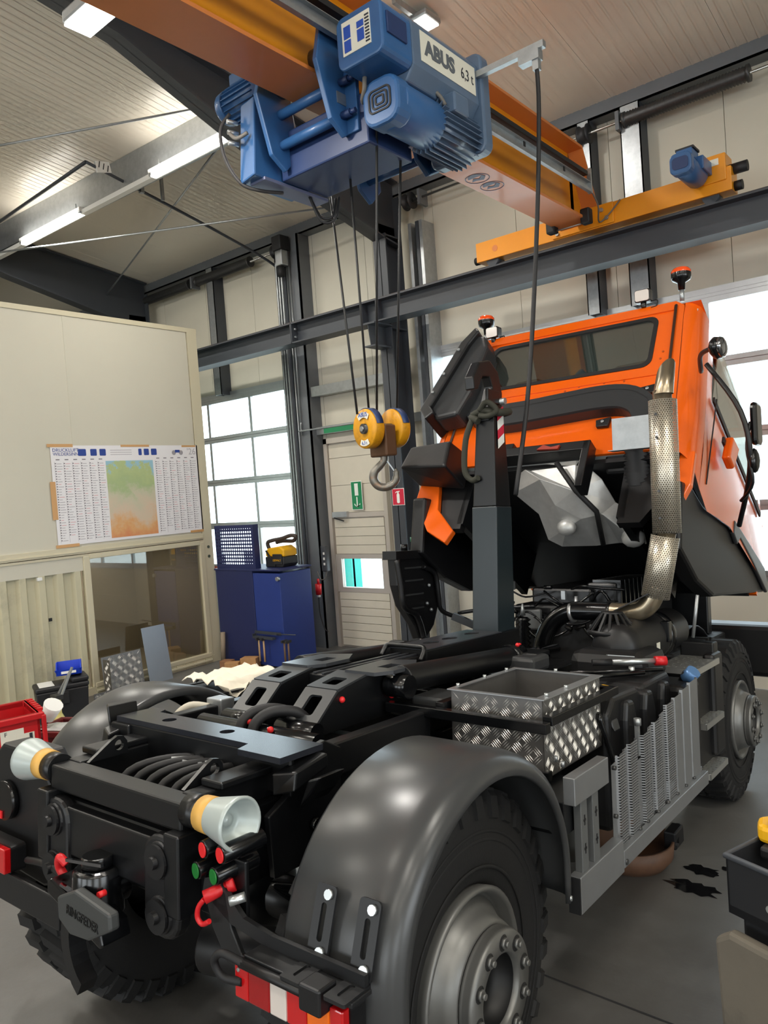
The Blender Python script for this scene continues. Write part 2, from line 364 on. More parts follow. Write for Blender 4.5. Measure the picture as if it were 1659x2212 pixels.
g = G().box((-8.12, -0.02, 3.87), (-6.37, 0.1, 4.02)); g.done('cable_tray', m_galv, tp)
tq = struct(empty('trim_9', (0, 8.3, 0)))      # rails right of the main column
for x, m_ in ((-6.02, m_galv), (-5.9, m_dsteel), (-5.84, m_galv)): G().box((x, -0.08, 0), (x + 0.05, 0.2, 5.9)).done('door_track', m_, tq)
# ---------------------------------------------------------------- sectional doors
def sectional(name, x0, x1, rows, ncol, solid_below):
    root = struct(empty(name, (x0, 8.5, 0))); w = x1 - x0
    G().box((0, -0.02, 4.14), (w, 0.06, 4.22)).box((-0.05, -0.04, 4.20), (w + 0.05, 0.02, 4.26)).done('door_frame', m_alu, root)
    for z in rows:
        G().box((0, -0.03, z - 0.055), (w, 0.03, z - 0.005)).box((0, -0.03, z + 0.005), (w, 0.03, z + 0.055)).box((0, 0.0, z - 0.006), (w, 0.02, z + 0.006)).done('rail', m_alu, root)
    for i in range(ncol + 1):
        x = w * i / ncol
        for za, zb in zip(rows, rows[1:]): G().box((x - 0.03, -0.025, za + 0.055), (x + 0.03, 0.025, zb - 0.055)).done('mullion', m_alu, root)
    for i in range(ncol):
        for za, zb in zip(rows, rows[1:]): G().box((w * i / ncol + 0.03, -0.004, za + 0.055), (w * (i + 1) / ncol - 0.03, 0.004, zb - 0.055)).done('pane', m_glass, root)
    n = 2; z = 0.0; hh = (solid_below - 0.05) / n
    for k in range(n):
        G().box((0, -0.02, z + 0.004), (w, 0.03, z + hh - 0.004)).done('solid_section', mat('door_section_white', (196, 192, 178), 0.5), root); z += hh
    for z in rows[1:]:
        for x in (0.04, w - 0.1): G().cb((x, -0.05, z), (0.09, 0.04, 0.06)).cyl((x, -0.1, z), (x, -0.04, z), 0.02, n=8).done('hinge', m_galv, root)
    return root
sectional('door_1', -13.15, -8.64, [1.20, 1.94, 2.71, 3.47, 4.16], 4, 1.20)
sectional('door_2', -5.90, -1.2, [1.20, 1.94, 2.71, 3.47, 4.16], 4, 1.20)
G().box((-13.15, 8.46, 1.14), (-8.64, 8.5, 1.22)).done('edge_strip', mat('red_bottom_seal', (190, 96, 84), 0.5), None)
bpy.data.objects['edge_strip'].parent = bpy.data.objects['door_1']; bpy.data.objects['edge_strip'].matrix_parent_inverse = Matrix.Translation((13.15, -8.5, 0))
# exit door
de = struct(empty('door_3', (-8.07, 8.46, 0)))
m_dw = mat('exit_door_cream', (205, 198, 182), 0.5, var=0.03); m_df = mat('exit_door_frame', (196, 188, 178), 0.4, 0.3)
G().box((0, -0.05, 0), (0.07, 0.05, 3.22)).box((1.12, -0.05, 0), (1.19, 0.05, 3.22)).box((0, -0.05, 3.14), (1.19, 0.05, 3.22)).box((0.07, -0.04, 2.0), (1.12, 0.04, 2.07)).done('door_frame', m_df, de)
z = 2.07
for h in (0.42, 0.42, 0.21): G().box((0.08, -0.02, z + 0.004), (1.11, 0.03, z + h - 0.004)).done('panel', m_dw, de); z += h
def slats(z0, z1, n):
    h = (z1 - z0) / n
    for k in range(n): G().box((0.1, -0.03, z0 + k * h + 0.003), (1.09, 0.03, z0 + (k + 1) * h - 0.003)).done('door_slat', m_dw, de, bevel=0.004)
G().box((0.07, 0.005, 0.0), (1.12, 0.025, 0.9)).box((0.07, 0.005, 1.4), (1.12, 0.025, 3.16)).done('door_core', m_df, de)
slats(0.03, 0.86, 7); slats(1.44, 1.98, 4)
G().box((0.08, -0.035, 0.86), (0.19, 0.035, 1.44)).box((1.0, -0.035, 0.86), (1.11, 0.035, 1.44)).box((0.19, -0.035, 0.86), (1.0, 0.035, 0.93)).box((0.19, -0.035, 1.37), (1.0, 0.035, 1.44)).done('light_frame', m_df, de)
G().box((0.19, -0.004, 0.93), (1.0, 0.004, 1.37)).done('pane', m_glass, de)
G().box((0.12, -0.09, 2.01), (0.42, -0.04, 2.09)).bar((0.14, -0.07, 2.0), (0.38, -0.12, 1.95), 0.02, 0.012, 1).done('door_closer', [m_alu, m_black], de)
# green header strip, signs
hs = struct(empty('trim_10', (-8.4, 8.38, 3.36)))
G().box((0, -0.02, -0.07), (2.3, 0.02, 0.05)).done('header_rail', m_galv, hs); G().box((0.42, -0.024, -0.06), (1.7, -0.021, 0.04)).done('green_strip', mat('green_marking', (44, 140, 92), 0.5), hs)
m_sg = mat('sign_green', (20, 128, 80), 0.45); m_sr = mat('sign_red', (196, 34, 62), 0.45); m_sw = mat('sign_white', (232, 236, 230), 0.5)
es = thing('exit_sign', 'green and white emergency exit sign with down arrow on cream door', 'sign', (-7.44, 8.40, 2.32), group=None)
G().box((-0.11, -0.004, -0.215), (0.11, 0.0, 0.215)).done('sign_border', m_sw, es); G().box((-0.10, -0.006, -0.205), (0.10, -0.004, 0.205)).done('sign_face', m_sg, es)
G().box((-0.035, -0.008, 0.0), (0.035, -0.006, 0.18)).box((-0.010, -0.008, -0.17), (0.010, -0.006, -0.02)).prism([(-0.18, 0.0), (-0.115, 0.055), (-0.135, 0.06), (-0.165, 0.02), (-0.165, -0.02), (-0.135, -0.06), (-0.115, -0.055)], 'y', -0.008, -0.006).done('arrow', m_sw, es)
fs = thing('fire_sign', 'red square fire extinguisher sign on the dark steel column', 'sign', (-6.24, 7.876, 2.27))
G().box((-0.103, -0.003, -0.113), (0.103, 0.0, 0.113)).done('sign_border', m_sw, fs); G().box((-0.096, -0.005, -0.106), (0.096, -0.003, 0.106)).done('sign_face', m_sr, fs)
g = G().prism([(z_, x_) for x_, z_ in rrect(-0.024, -0.085, 0.024, 0.045, 0.018)], 'y', -0.007, -0.005).box((-0.012, -0.007, 0.045), (0.012, -0.005, 0.065)).prism([(0.058, -0.045), (0.075, -0.02), (0.078, 0.03), (0.066, 0.03), (0.066, -0.015), (0.05, -0.04)], 'y', -0.007, -0.005)
g.done('extinguisher_pictogram', m_sw, fs)
# ---------------------------------------------------------------- springs and shafts above the doors
m_shaft = mat('shaft_bright_steel', (180, 178, 172), 0.25, 0.9)
def spring_shaft(name, label, x0, x1, springs, drums, brk):
    root = thing(name, label, 'door spring', (0, 8.26, 6.2), group=None)
    G().cyl((x0, 0, 0), (x1, 0, 0), 0.016, n=10).done('shaft', m_shaft, root)
    for a, b in springs:
        g = G(); n = int((b - a) / 0.03); g.lathe([(0.066 if (k % 2) else 0.078, a + (b - a) * k / (2 * n)) for k in range(2 * n + 1)], (0, 0, 0), 'x', 14)
        g.cyl((a - 0.03, 0, 0), (a, 0, 0), 0.085, n=14).cyl((b, 0, 0), (b + 0.03, 0, 0), 0.085, n=14); g.done('torsion_spring', m_dark, root)
    for d in drums: G().lathe([(0.02, -0.06), (0.11, -0.06), (0.11, -0.045), (0.085, -0.04), (0.085, 0.04), (0.11, 0.045), (0.11, 0.06), (0.02, 0.06)], (d, 0, 0), 'x', 18).done('cable_drum', mat('drum_black', (40, 40, 42), 0.5), root)
    for b in brk: G().box((b - 0.02, -0.06, -0.1), (b + 0.02, 0.12, 0.1)).done('bearing_bracket', m_steel, root)
    return root
spring_shaft('torsion_shaft', 'grey torsion springs on a shaft above the left sectional door', -13.3, -8.5, [(-12.2, -10.86), (-10.62, -9.26)], (-13.2, -8.6), (-10.74, -8.52))
spring_shaft('torsion_shaft', 'grey torsion spring on a shaft above the door behind the truck cab', -6.2, -0.9, [(-3.02, -1.8)], (-6.0, -3.5, -1.1), (-3.1, -5.8))
do = thing('door_operator', 'black and grey door motor at the post beside the left sectional door', 'motor', (-8.35, 8.10, 6.13))
G().box((-0.10, -0.1, -0.02), (0.10, 0.1, 0.2)).done('gearbox', m_black, do, bevel=0.02); G().box((-0.06, -0.08, -0.25), (0.09, 0.06, -0.02)).done('control_head', m_galv, do, bevel=0.015); G().cyl((-0.01, -0.02, -0.4), (-0.01, -0.02, -0.25), 0.055, n=14).done('motor_cap', m_black, do)
# door track curving under the roof
dt = thing('door_track', 'dark horizontal door track curving down beside the left sectional door', 'rail', (-8.6, 8.3, 5.6))
G().tube([(0, 0.02, -1.2), (0, 0.02, 0.0), (0, -0.04, 0.28), (0, -0.25, 0.42), (0, -1.35, 0.70), (0, -3.17, 1.09)], 0.022, n=6).done('rail', m_dsteel, dt)
G().tube([(0, -3.17, 1.09), (-0.9, -3.2, 1.04), (-3.0, -3.25, 0.95)], 0.022, n=6, smooth_path=False).done('end_bar', m_dsteel, dt)
G().box((-0.03, -2.43, 0.9), (0.03, -2.38, 1.38)).box((0.12, -2.2, 0.82), (0.15, -2.16, 1.3)).done('hanger', m_galv, dt)
G().cb((0.01, -2.95, 1.08), (0.03, 0.2, 0.13), rot=(12, 0, 0)).done('number_plate', m_white, dt)
text('number_lettering', '111', 0.12, m_black, dt, frame((0.03, -2.95, 1.08), (0, 0.976, -0.2), (0, 0.2, 0.976)), 0.001)
# purlin, lamps, bracing
pu = struct(empty('trim_11', (0, 0, 0)))
G().hexa([(-17, 5.30, 6.52), (-6.3, 5.72, 6.50), (-6.3, 5.74, 6.50), (-17, 5.32, 6.52), (-17, 5.30, 6.93), (-6.3, 5.72, 6.87), (-6.3, 5.74, 6.87), (-17, 5.32, 6.93)]).hexa([(-17, 5.32, 6.52), (-6.3, 5.74, 6.50), (-6.3, 5.9, 6.50), (-17, 5.48, 6.52), (-17, 5.32, 6.54), (-6.3, 5.74, 6.52), (-6.3, 5.9, 6.52), (-17, 5.48, 6.54)]).done('purlin', m_galv, pu)
G().hexa([(-17, 5.36, 6.44), (-6.3, 5.66, 6.42), (-6.3, 5.74, 6.42), (-17, 5.44, 6.44), (-17, 5.36, 6.50), (-6.3, 5.66, 6.48), (-6.3, 5.74, 6.48), (-17, 5.44, 6.50)]).done('cable_tray', m_white, pu)
def flo(label, x0, x1, y, z, group=None, yaw=0.0):
    t = thing('fluorescent_lamp', label, 'lamp', ((x0 + x1) / 2, y, z), group=group); w = (x1 - x0) / 2; t.rotation_euler = (0, 0, yaw)
    G().prism(rrect(-0.055, -0.01, 0.055, 0.05, 0.02), 'x', -w, w).done('housing', m_white, t); G().prism(rrect(-0.05, -0.05, 0.05, -0.01, 0.02), 'x', -w + 0.03, w - 0.03).done('diffuser', m_tube, t)
    for s in (-1, 1): G().cyl((s * w * 0.8, 0, 0.05), (s * w * 0.8, 0, 0.14), 0.006, n=6).box((s * w * 0.97 - 0.02, -0.05, -0.04), (s * w * 0.97 + 0.02, 0.05, 0.05)).done('hanger', m_galv, t)
    return t
flo('lit fluorescent tube under the roof purlin, nearer the left picture edge', -11.2, -9.54, 5.56, 6.47, yaw=0.03); flo('lit fluorescent tube under the roof purlin, ending at the dark rafter', -7.95, -6.38, 5.64, 6.46, yaw=0.03)
TUBES = []
for (x, y, z) in ((-12.5, 1.2, 6.9), (-9, 1.2, 6.9), (-9, -3.5, 7.3), (-4.6, -2.0, 7.2), (-4.6, -6.0, 6.9), (0.8, -2.0, 7.2), (0.8, -6.0, 6.9), (5, -2, 7.2), (5, 2.5, 6.7), (0.8, 2.0, 6.8), (5, -6, 6.9), (-9, -7.5, 6.8)):
    flo('lit fluorescent tube of the hall lighting outside the view', x, x + 1.6, y, z, group='hall lamps overhead')
    a = area('fluorescent_light', (x + 0.8, y, z - 0.07), (0, 0, 0), 1.5, 0.1, 80, (1.0, 0.95, 0.86)); area('fluorescent_light', (x + 0.8, y, z + 0.15), (R_(180), 0, 0), 1.5, 0.1, 14, (1.0, 0.95, 0.86))
for (x, y, z) in ((-10.37, 5.56, 6.40), (-7.16, 5.64, 6.39)): area('fluorescent_light', (x, y, z), (0, 0, 0), 1.5, 0.1, 60, (1.0, 0.96, 0.88)); area('fluorescent_light', (x, y - 0.14, z + 0.1), (R_(150), 0, 0), 1.5, 0.1, 7, (1.0, 0.96, 0.88))
br = struct(empty('trim_12', (0, 0, 0)))
for a, b in (((-11.5, 3.32, 6.95), (-6.5, 5.5, 6.72)), ((-12.3, 7.5, 6.2), (-6.7, 5.85, 6.62)), ((-12.2, 4.9, 6.35), (-6.5, 7.7, 6.18)), ((-7.1, 2.2, 6.9), (-6.35, 1.4, 7.5))): G().cyl(a, b, 0.014, n=6).done('brace_rod', m_galv, br)
# ---------------------------------------------------------------- yard outside, seen through the glazing
struct(G().box((-60, 8.7, -0.35), (60, 60, -0.3)).done('yard_ground', mat('pale_yard_concrete', (225, 225, 220), 0.8)))
m_teal = mat('teal_container_paint', (28, 150, 138), 0.5, var=0.05)
def container(label, x0, x1, y0, y1, h):
    t = thing('yard_container', label, 'container', ((x0 + x1) / 2, y0, -0.3)); w = (x1 - x0) / 2; d = y1 - y0
    G().box((-w, 0.03, 0.1), (w, d, h - 0.1)).done('body', m_teal, t); n = max(3, int(2 * w / 0.22))
    for k in range(n): G().box((-w + 2 * w * (k + 0.2) / n, 0, 0.12), (-w + 2 * w * (k + 0.7) / n, 0.03, h - 0.12)).done('rib', m_teal, t)
    G().box((-w, -0.02, 0), (w, 0.08, 0.14)).box((-w, -0.02, h - 0.14), (w, 0.08, h)).box((-w, -0.02, 0), (-w + 0.12, 0.1, h)).box((w - 0.12, -0.02, 0), (w, 0.1, h)).done('end_frame', m_teal, t)
container('teal container in the yard seen through the exit door light', -14.1, -12.74, 14, 14.35, 2.6)
container('teal container in the yard seen through the lower panes beside the hook arm', -10.0, -9.35, 14, 14.35, 2.7)
# ================================================================ RUNWAY BEAM
rb = tag(empty('runway_beam', (0, 7.675, 4.54)), 'dark grey steel crane runway beam running along the door wall', 'steel beam')
def ibeam(x0, x1, nm='beam_section'):
    G().box((x0, -0.125, 0), (x1, 0.125, 0.018)).box((x0, -0.125, 0.272), (x1, 0.125, 0.29)).box((x0, -0.006, 0.018), (x1, 0.006, 0.272)).done(nm, m_dsteel, rb)
ibeam(-16.5, -7.72); ibeam(-7.70, 4.5)
for x in (-7.725, -7.705): G().box((x, -0.125, -0.0), (x + 0.012, 0.125, 0.29)).done('end_plate', m_dsteel, rb)
for z in (0.09, 0.2):
    for y in (-0.07, 0.07): G().cyl((-7.69, y, z), (-7.66, y, z), 0.016, n=6).done('bolt', m_galv, rb)
G().box((-16.5, -0.025, 0.29), (4.5, 0.025, 0.33)).done('crane_rail', mat('rail_steel', (66, 58, 58), 0.45, 0.5), rb)
for x in (-6.38, -6.14): G().box((x, -0.12, 0.018), (x + 0.012, -0.006, 0.272)).done('stiffener', m_dsteel, rb)
# ================================================================ OVERHEAD CRANE
m_yel = mat('crane_yellow', (226, 146, 22), 0.38, var=0.05, vscale=2, coat=0.2); m_yel2 = mat('crane_flange_lit_orange', (208, 124, 62), 0.42, var=0.04, coat=0.2)  # flange orange also holds the floodlit look of its underside
m_blue = mat('hoist_blue', (48, 92, 142), 0.4, var=0.08, vscale=6, coat=0.15); m_navy = mat('hoist_navy_shade', (34, 54, 96), 0.42, var=0.08, vscale=5)
m_bgrey = mat('hoist_cover_blue_grey', (88, 108, 132), 0.32, var=0.06, vscale=5, coat=0.2)
m_rope = mat('wire_rope', (44, 44, 44), 0.5, 0.4); m_cable = mat('cable_grey', (108, 104, 98), 0.6); m_blackp = mat('black_plastic', (26, 27, 30), 0.5)
m_label = mat('cream_label', (222, 220, 205), 0.5); m_ink = mat('label_ink_dark', (40, 44, 54), 0.5); m_inkb = mat('label_ink_blue', (36, 76, 168), 0.5)
cr = thing('bridge_crane', 'yellow overhead crane girder running from the runway beam over the truck', 'crane', (-3.33, 0, 4.96))
g = G().box((-0.172, -9.5, 0), (0.172, 7.5, 0.025), 1).box((-0.172, -9.5, 0.715), (0.172, 7.38, 0.74), 1).box((-0.01, -9.5, 0.025), (0.01, 7.45, 0.715))
g.done('girder', [m_yel, m_yel2], cr)
g = G().hexa([(-0.172, 7.38, 0.715), (0.172, 7.38, 0.715), (0.172, 7.66, 0.19), (-0.172, 7.66, 0.19), (-0.172, 7.38, 0.74), (0.172, 7.38, 0.74), (0.172, 7.685, 0.20), (-0.172, 7.685, 0.20)], 1)
g.prism([(7.38, 0.02), (7.64, 0.02), (7.64, 0.2), (7.38, 0.715)], 'x', -0.01, 0.01); g.done('girder_end', [m_yel, m_yel2], cr)
g = G().box((-1.27, 7.575, -0.05), (1.5, 7.775, 0.17)).box((-0.30, 7.555, -0.04), (0.38, 7.575, 0.17)); g.done('end_carriage', m_yel, cr, bevel=0.006)
for x in (-1.08, 1.30): G().cyl((x, 7.60, -0.05), (x, 7.75, -0.05), 0.075, n=20).done('wheel', m_dsteel, cr)
for x, s in ((-1.27, -1), (1.5, 1)): G().cyl((x, 7.675, 0.0), (x + s * 0.07, 7.675, 0.0), 0.045, n=16).done('buffer', m_black, cr)
for x, z in ((0.26, 0.11), (0.31, 0.02), (-0.24, 0.10), (-0.24, 0.0)): G().cyl((x, 7.535, z), (x, 7.556, z), 0.022, n=6).done('bolt', m_galv, cr)
G().cyl((-1.02, 7.572, 0.06), (-1.02, 7.574, 0.06), 0.035, n=18).done('axle_cap', m_yel2, cr)
# travel motor on the end carriage
g = G().box((1.25, 7.56, 0.05), (1.46, 7.79, 0.30)); g.done('gear_case', m_yel, cr, bevel=0.01)
G().box((1.26, 7.555, 0.2), (1.40, 7.559, 0.26)).done('type_label', m_label, cr)
G().cyl((1.46, 7.68, 0.16), (1.62, 7.68, 0.16), 0.05, n=16).done('buffer', m_black, cr)
g = G().cyl((1.22, 7.1, 0.12), (1.22, 7.5, 0.12), 0.10, n=20).box((1.10, 7.30, 0.12), (1.34, 7.56, 0.24)).box((1.15, 7.14, 0.2), (1.29, 7.34, 0.28)); g.done('travel_motor', m_blue, cr, bevel=0.008)
G().prism([(z_, x_) for x_, z_ in rrect(1.125, 0.03, 1.315, 0.215, 0.05)], 'y', 7.02, 7.12).done('fan_cover', m_blue, cr, bevel=0.01)
G().prism([(z_, x_) for x_, z_ in rrect(1.15, 0.07, 1.29, 0.175, 0.03)], 'y', 7.015, 7.02).done('fan_grille', m_navy, cr)
G().box((1.14, 7.16, 0.28), (1.30, 7.34, 0.30)).done('terminal_lid', m_blackp, cr)
# festoon / conductor rail on the right side of the girder
G().box((0.30, -9.4, 0.17), (0.335, 7.16, 0.20)).box((0.30, -9.4, 0.20), (0.305, 7.16, 0.27)).box((0.30, -9.4, 0.265), (0.335, 7.16, 0.27)).done('conductor_rail', m_galv, cr)
G().box((0.22, -9.4, 0.32), (0.33, 7.1, 0.36)).done('cable_channel', m_blackp, cr)
for k in range(22): G().box((0.336, -9.0 + k * 0.74, 0.205), (0.342, -8.97 + k * 0.74, 0.245)).done('rail_bracket', m_black, cr)
G().box((0.30, 7.14, 0.16), (0.34, 7.17, 0.40)).done('rail_stop', m_galv, cr)
G().tube([(0.32, 7.16, 0.2), (0.33, 7.3, 0.08), (0.25, 7.5, -0.02), (0.36, 7.54, 0.06), (0.46, 7.55, 0.16)], 0.008).done('cable', m_cable, cr)
# buffers at the end of the lower flange, round stickers, serial plate
for x in (-0.19, 0.19): G().box((x - 0.05, 7.28, -0.06), (x + 0.05, 7.38, 0.09)).done('end_stop', m_black, cr, bevel=0.015)
G().cyl((-0.16, 7.33, -0.04), (0.16, 7.33, -0.04), 0.007, n=8).done('stop_rod', m_galv, cr)
m_stk = mat('sticker_grey', (96, 98, 116), 0.5)
for y, a in ((5.62, 0), (5.86, 30)):
    g = G(); g.prism(circ(-0.02, y, 0.105, 28), 'z', -0.003, -0.001, holes=[circ(-0.02, y, 0.098, 28)])
    g.prism([(0.075 * math.cos(R_(200 + k * 20)) - 0.02, y + 0.098 * math.sin(R_(200 + k * 20))) for k in range(8)], 'z', -0.003, -0.001)
    g.prism([(-0.09, y + 0.03), (-0.05, y - 0.02), (-0.01, y + 0.01), (0.05, y - 0.04), (0.06, y), (0.01, y + 0.06), (-0.05, y + 0.03)], 'z', -0.003, -0.001)
    g.done('round_sticker', m_stk, cr)
G().box((0.011, 6.58, 0.44), (0.014, 7.06, 0.56)).done('serial_plate', m_label, cr)
text('serial_lettering', '110-014113', 0.105, m_black, cr, frame((0.016, 6.82, 0.5), (0, 1, 0), (0, 0, 1)), 0.001, squash=0.86)
# flood lamp on the girder
fl = thing('flood_lamp', 'lit square floodlight beside the crane girder at the top left', 'lamp', (-3.68, 2.29, 5.02))
G().box((-0.15, -0.08, 0.0), (0.148, 0.09, 0.07)).done('housing', m_galv, fl, bevel=0.015); G().box((-0.14, -0.07, -0.012), (0.14, 0.08, 0.0)).done('diffuser', m_led, fl); G().box((0.1, -0.02, 0.0), (0.175, 0.02, 0.02)).done('arm', m_galv, fl)
area('flood_light', (-3.68, 2.29, 4.99), (0, 0, 0), 0.26, 0.14, 60, (1, 0.96, 0.9))
fl = thing('flood_lamp', 'lit square floodlight under the roof right of the blue hoist', 'lamp', (-4.07, 6.0, 6.72))
G().box((-0.16, -0.12, 0.0), (0.14, 0.13, 0.06)).done('housing', m_galv, fl, bevel=0.015); G().box((-0.14, -0.1, -0.012), (0.12, 0.11, 0.0)).done('diffuser', m_led, fl); G().box((-0.03, -0.4, 0.03), (0.01, 0.05, 0.09)).done('arm', m_galv, fl)
area('flood_light', (-4.08, 6.0, 6.69), (0, 0, 0), 0.24, 0.2, 40, (1, 0.96, 0.9))
# ---------------------------------------------------------------- hoist trolley
ho = thing('electric_hoist', 'blue electric wire rope hoist hanging on the yellow crane girder', 'hoist', (-3.33, 3.9, 4.96))
def hb(nm, lo, hi, m, bev=0.01): return G().box(lo, hi).done(nm, m, ho, bevel=bev)
# right side plates with wheels
for y0 in (-0.52, 0.36):
    g = G().prism([(y0, 0.02), (y0 + 0.06, 0.26), (y0 + 0.28, 0.30), (y0 + 0.40, 0.12), (y0 + 0.36, -0.28), (y0 + 0.22, -0.38), (y0 + 0.10, -0.30)], 'x', 0.235, 0.27).box((0.235, y0 + 0.24, -0.36), (0.36, y0 + 0.275, 0.1))
    g.done('side_plate', m_blue, ho, bevel=0.006)
    g = G().prism([(y0, 0.02), (y0 + 0.06, 0.20), (y0 + 0.30, 0.22), (y0 + 0.34, -0.30), (y0 + 0.22, -0.42), (y0 + 0.10, -0.34)], 'x', -0.30, -0.265); g.done('side_plate', m_blue, ho, bevel=0.006)
    for s in (-1, 1): G().cyl((s * 0.11, y0 + 0.18, 0.112), (s * 0.23, y0 + 0.18, 0.112), 0.085, n=24).done('wheel', m_dark, ho)
    for z in (-0.06, -0.26): G().cyl((-0.30, y0 + 0.20, z), (0.26, y0 + 0.20, z), 0.032, n=14).done('cross_tube', m_blue, ho)
    for z in (-0.06, -0.26): G().cyl((0.26, y0 + 0.20, z), (0.34, y0 + 0.20, z), 0.024, n=6).cyl((0.34, y0 + 0.20, z), (0.38, y0 + 0.20, z), 0.016, n=8).done('bolt', m_navy, ho)
G().box((0.268, -0.36, -0.19), (0.275, -0.28, -0.12)).done('plate_label', m_galv, ho)
# control box with diagram label
G().prism([(z_, x_) for x_, z_ in rrect(0.42, -0.13, 0.76, 0.17, 0.05)], 'y', -0.50, -0.22).done('control_box', m_blue, ho, bevel=0.012)
G().box((0.47, -0.505, -0.06), (0.68, -0.50, 0.13)).done('diagram_label', m_label, ho)
for x, z0, z1 in ((0.485, -0.045, 0.02), (0.485, 0.03, 0.10), (0.585, -0.02, 0.045), (0.585, 0.055, 0.09)): G().box((x, -0.508, z0), (x + 0.05, -0.505, z1)).done('label_field', m_inkb, ho)
for k in range(9): G().box((0.645, -0.508, -0.045 + k * 0.018), (0.675, -0.505, -0.037 + k * 0.018)).done('label_line', m_ink, ho)
G().box((0.757, -0.46, -0.02), (0.772, -0.28, 0.10)).done('box_lid', m_navy, ho, bevel=0.004)
# long cover with maker's name
g = G().prism([(z_, x_) for x_, z_ in [(0.36, -0.18), (0.70, -0.18), (0.76, -0.10), (0.76, 0.15), (0.70, 0.22), (0.40, 0.22), (0.36, 0.15)]], 'y', -0.22, 0.50); g.done('long_cover', m_bgrey, ho, bevel=0.01)
g = G().prism([(z_, x_) for x_, z_ in rrect(0.34, -0.40, 0.79, 0.25, 0.06)], 'y', 0.50, 0.60); g.done('end_cover', m_bgrey, ho, bevel=0.015)
G().box((0.761, -0.14, -0.055), (0.764, 0.46, 0.125)).done('name_plate', m_label, ho)
text('maker_lettering', 'ABUS', 0.125, mat('lettering_grey', (92, 98, 104), 0.5), ho, frame((0.766, 0.06, 0.035), (0, 1, 0), (0, 0, 1)), 0.001, bold=0.006, squash=1.05)
text('load_lettering', '6,3 t', 0.10, m_ink, ho, frame((0.766, 0.36, 0.035), (0, 1, 0), (0, 0, 1)), 0.001, squash=0.8)
# hoist motor
g = G().cyl((0.60, -0.28, -0.30), (0.60, 0.12, -0.30), 0.145, n=28); g.done('motor_shell', m_blue, ho, bevel=0.01)
G().prism([(z_, x_) for x_, z_ in rrect(0.465, -0.44, 0.735, -0.165, 0.09)], 'y', -0.36, -0.22).done('fan_cover', m_blue, ho, bevel=0.02)
for k, r in enumerate((0.085, 0.06, 0.035)): G().prism([(z_, x_) for x_, z_ in rrect(0.60 - r, -0.30 - r * 0.8, 0.60 + r, -0.30 + r * 0.8, r * 0.4)], 'y', -0.366, -0.358, holes=[[(z_, x_) for x_, z_ in rrect(0.60 - r + 0.012, -0.30 - r * 0.8 + 0.01, 0.60 + r - 0.012, -0.30 + r * 0.8 - 0.01, r * 0.3)]]).done('fan_grille', m_black, ho)
g = G()
for k in range(22):
    a = R_(200 + k * 13); g.cb((0.60 + 0.155 * math.cos(a), 0.30, -0.30 + 0.155 * math.sin(a)), (0.03, 0.42, 0.006), rot=(0, -math.degrees(a), 0))
g.cyl((0.60, 0.1, -0.30), (0.60, 0.5, -0.30), 0.14, n=24); g.done('cooling_fins', m_bgrey, ho)
G().box((0.66, 0.14, -0.26), (0.80, 0.30, -0.14)).done('terminal_box', m_bgrey, ho, bevel=0.012)
G().tube([(0.50, -0.36, -0.13), (0.50, -0.37, -0.2), (0.44, -0.30, -0.24), (0.55, -0.1, -0.12), (0.70, 0.05, -0.14), (0.74, 0.12, -0.22)], 0.013).tube([(0.36, -0.18, -0.30), (0.42, -0.25, -0.22), (0.56, -0.12, -0.11)], 0.011).done('cable', m_cable, ho)
# left: drum housing, drive and travel motor
G().box((-0.36, -0.26, -0.45), (0.42, 0.18, -0.14)).done('drum_housing', m_navy, ho, bevel=0.012)  # navy tone holds the shade of the housing as seen from below
G().hexa([(-0.56, -0.46, -0.46), (-0.37, -0.50, -0.46), (-0.37, 0.02, -0.46), (-0.56, 0.02, -0.46), (-0.52, -0.44, 0.06), (-0.36, -0.46, 0.06), (-0.36, -0.1, 0.06), (-0.52, -0.1, 0.06)]).done('drive_housing', m_blue, ho, bevel=0.012)
G().box((-0.50, -0.42, -0.475), (-0.355, 0.19, -0.452)).done('base_plate', mat('hoist_base_grey_blue', (98, 104, 132), 0.45), ho, bevel=0.004)
g = G().cyl((-0.72, -0.33, 0.16), (-0.36, -0.33, 0.16), 0.10, n=22)
for k in range(20):
    a = R_(k * 18); g.cb((-0.56, -0.33 + 0.106 * math.cos(a), 0.16 + 0.106 * math.sin(a)), (0.30, 0.022, 0.005), rot=(math.degrees(a), 0, 0))
g.done('travel_motor', m_blue, ho); G().cyl((-0.79, -0.33, 0.16), (-0.72, -0.33, 0.16), 0.108, 0.116, n=22).done('fan_cover', m_blue, ho, bevel=0.01); G().box((-0.66, -0.40, 0.25), (-0.48, -0.26, 0.33)).done('terminal_box', m_blue, ho, bevel=0.01)
for z in (-0.06, -0.13, -0.20): G().cyl((-0.54, -0.46, z), (-0.56, -0.53, z), 0.016, n=8).done('cable_gland', m_galv, ho)
G().tube([(-0.56, -0.50, 0.0), (-0.62, -0.54, -0.1), (-0.62, -0.52, -0.28), (-0.55, -0.46, -0.45), (-0.47, -0.36, -0.50), (-0.42, -0.2, -0.49)], 0.012).done('cable', mat('cable_dark', (52, 50, 50), 0.6), ho)
G().tube([(-0.56, -0.52, -0.13), (-0.48, -0.53, -0.2), (-0.40, -0.50, -0.18)], 0.013).done('cable', m_cable, ho)
G().tube([(-0.40, 0.05, -0.47), (-0.36, 0.10, -0.60), (-0.30, 0.16, -0.60), (-0.28, 0.19, -0.47)], 0.010).done('cable', m_black, ho)
G().tube([(-0.38, 0.02, -0.47), (-0.34, 0.08, -0.64), (-0.27, 0.15, -0.63), (-0.25, 0.19, -0.47)], 0.010).done('cable', m_black, ho)
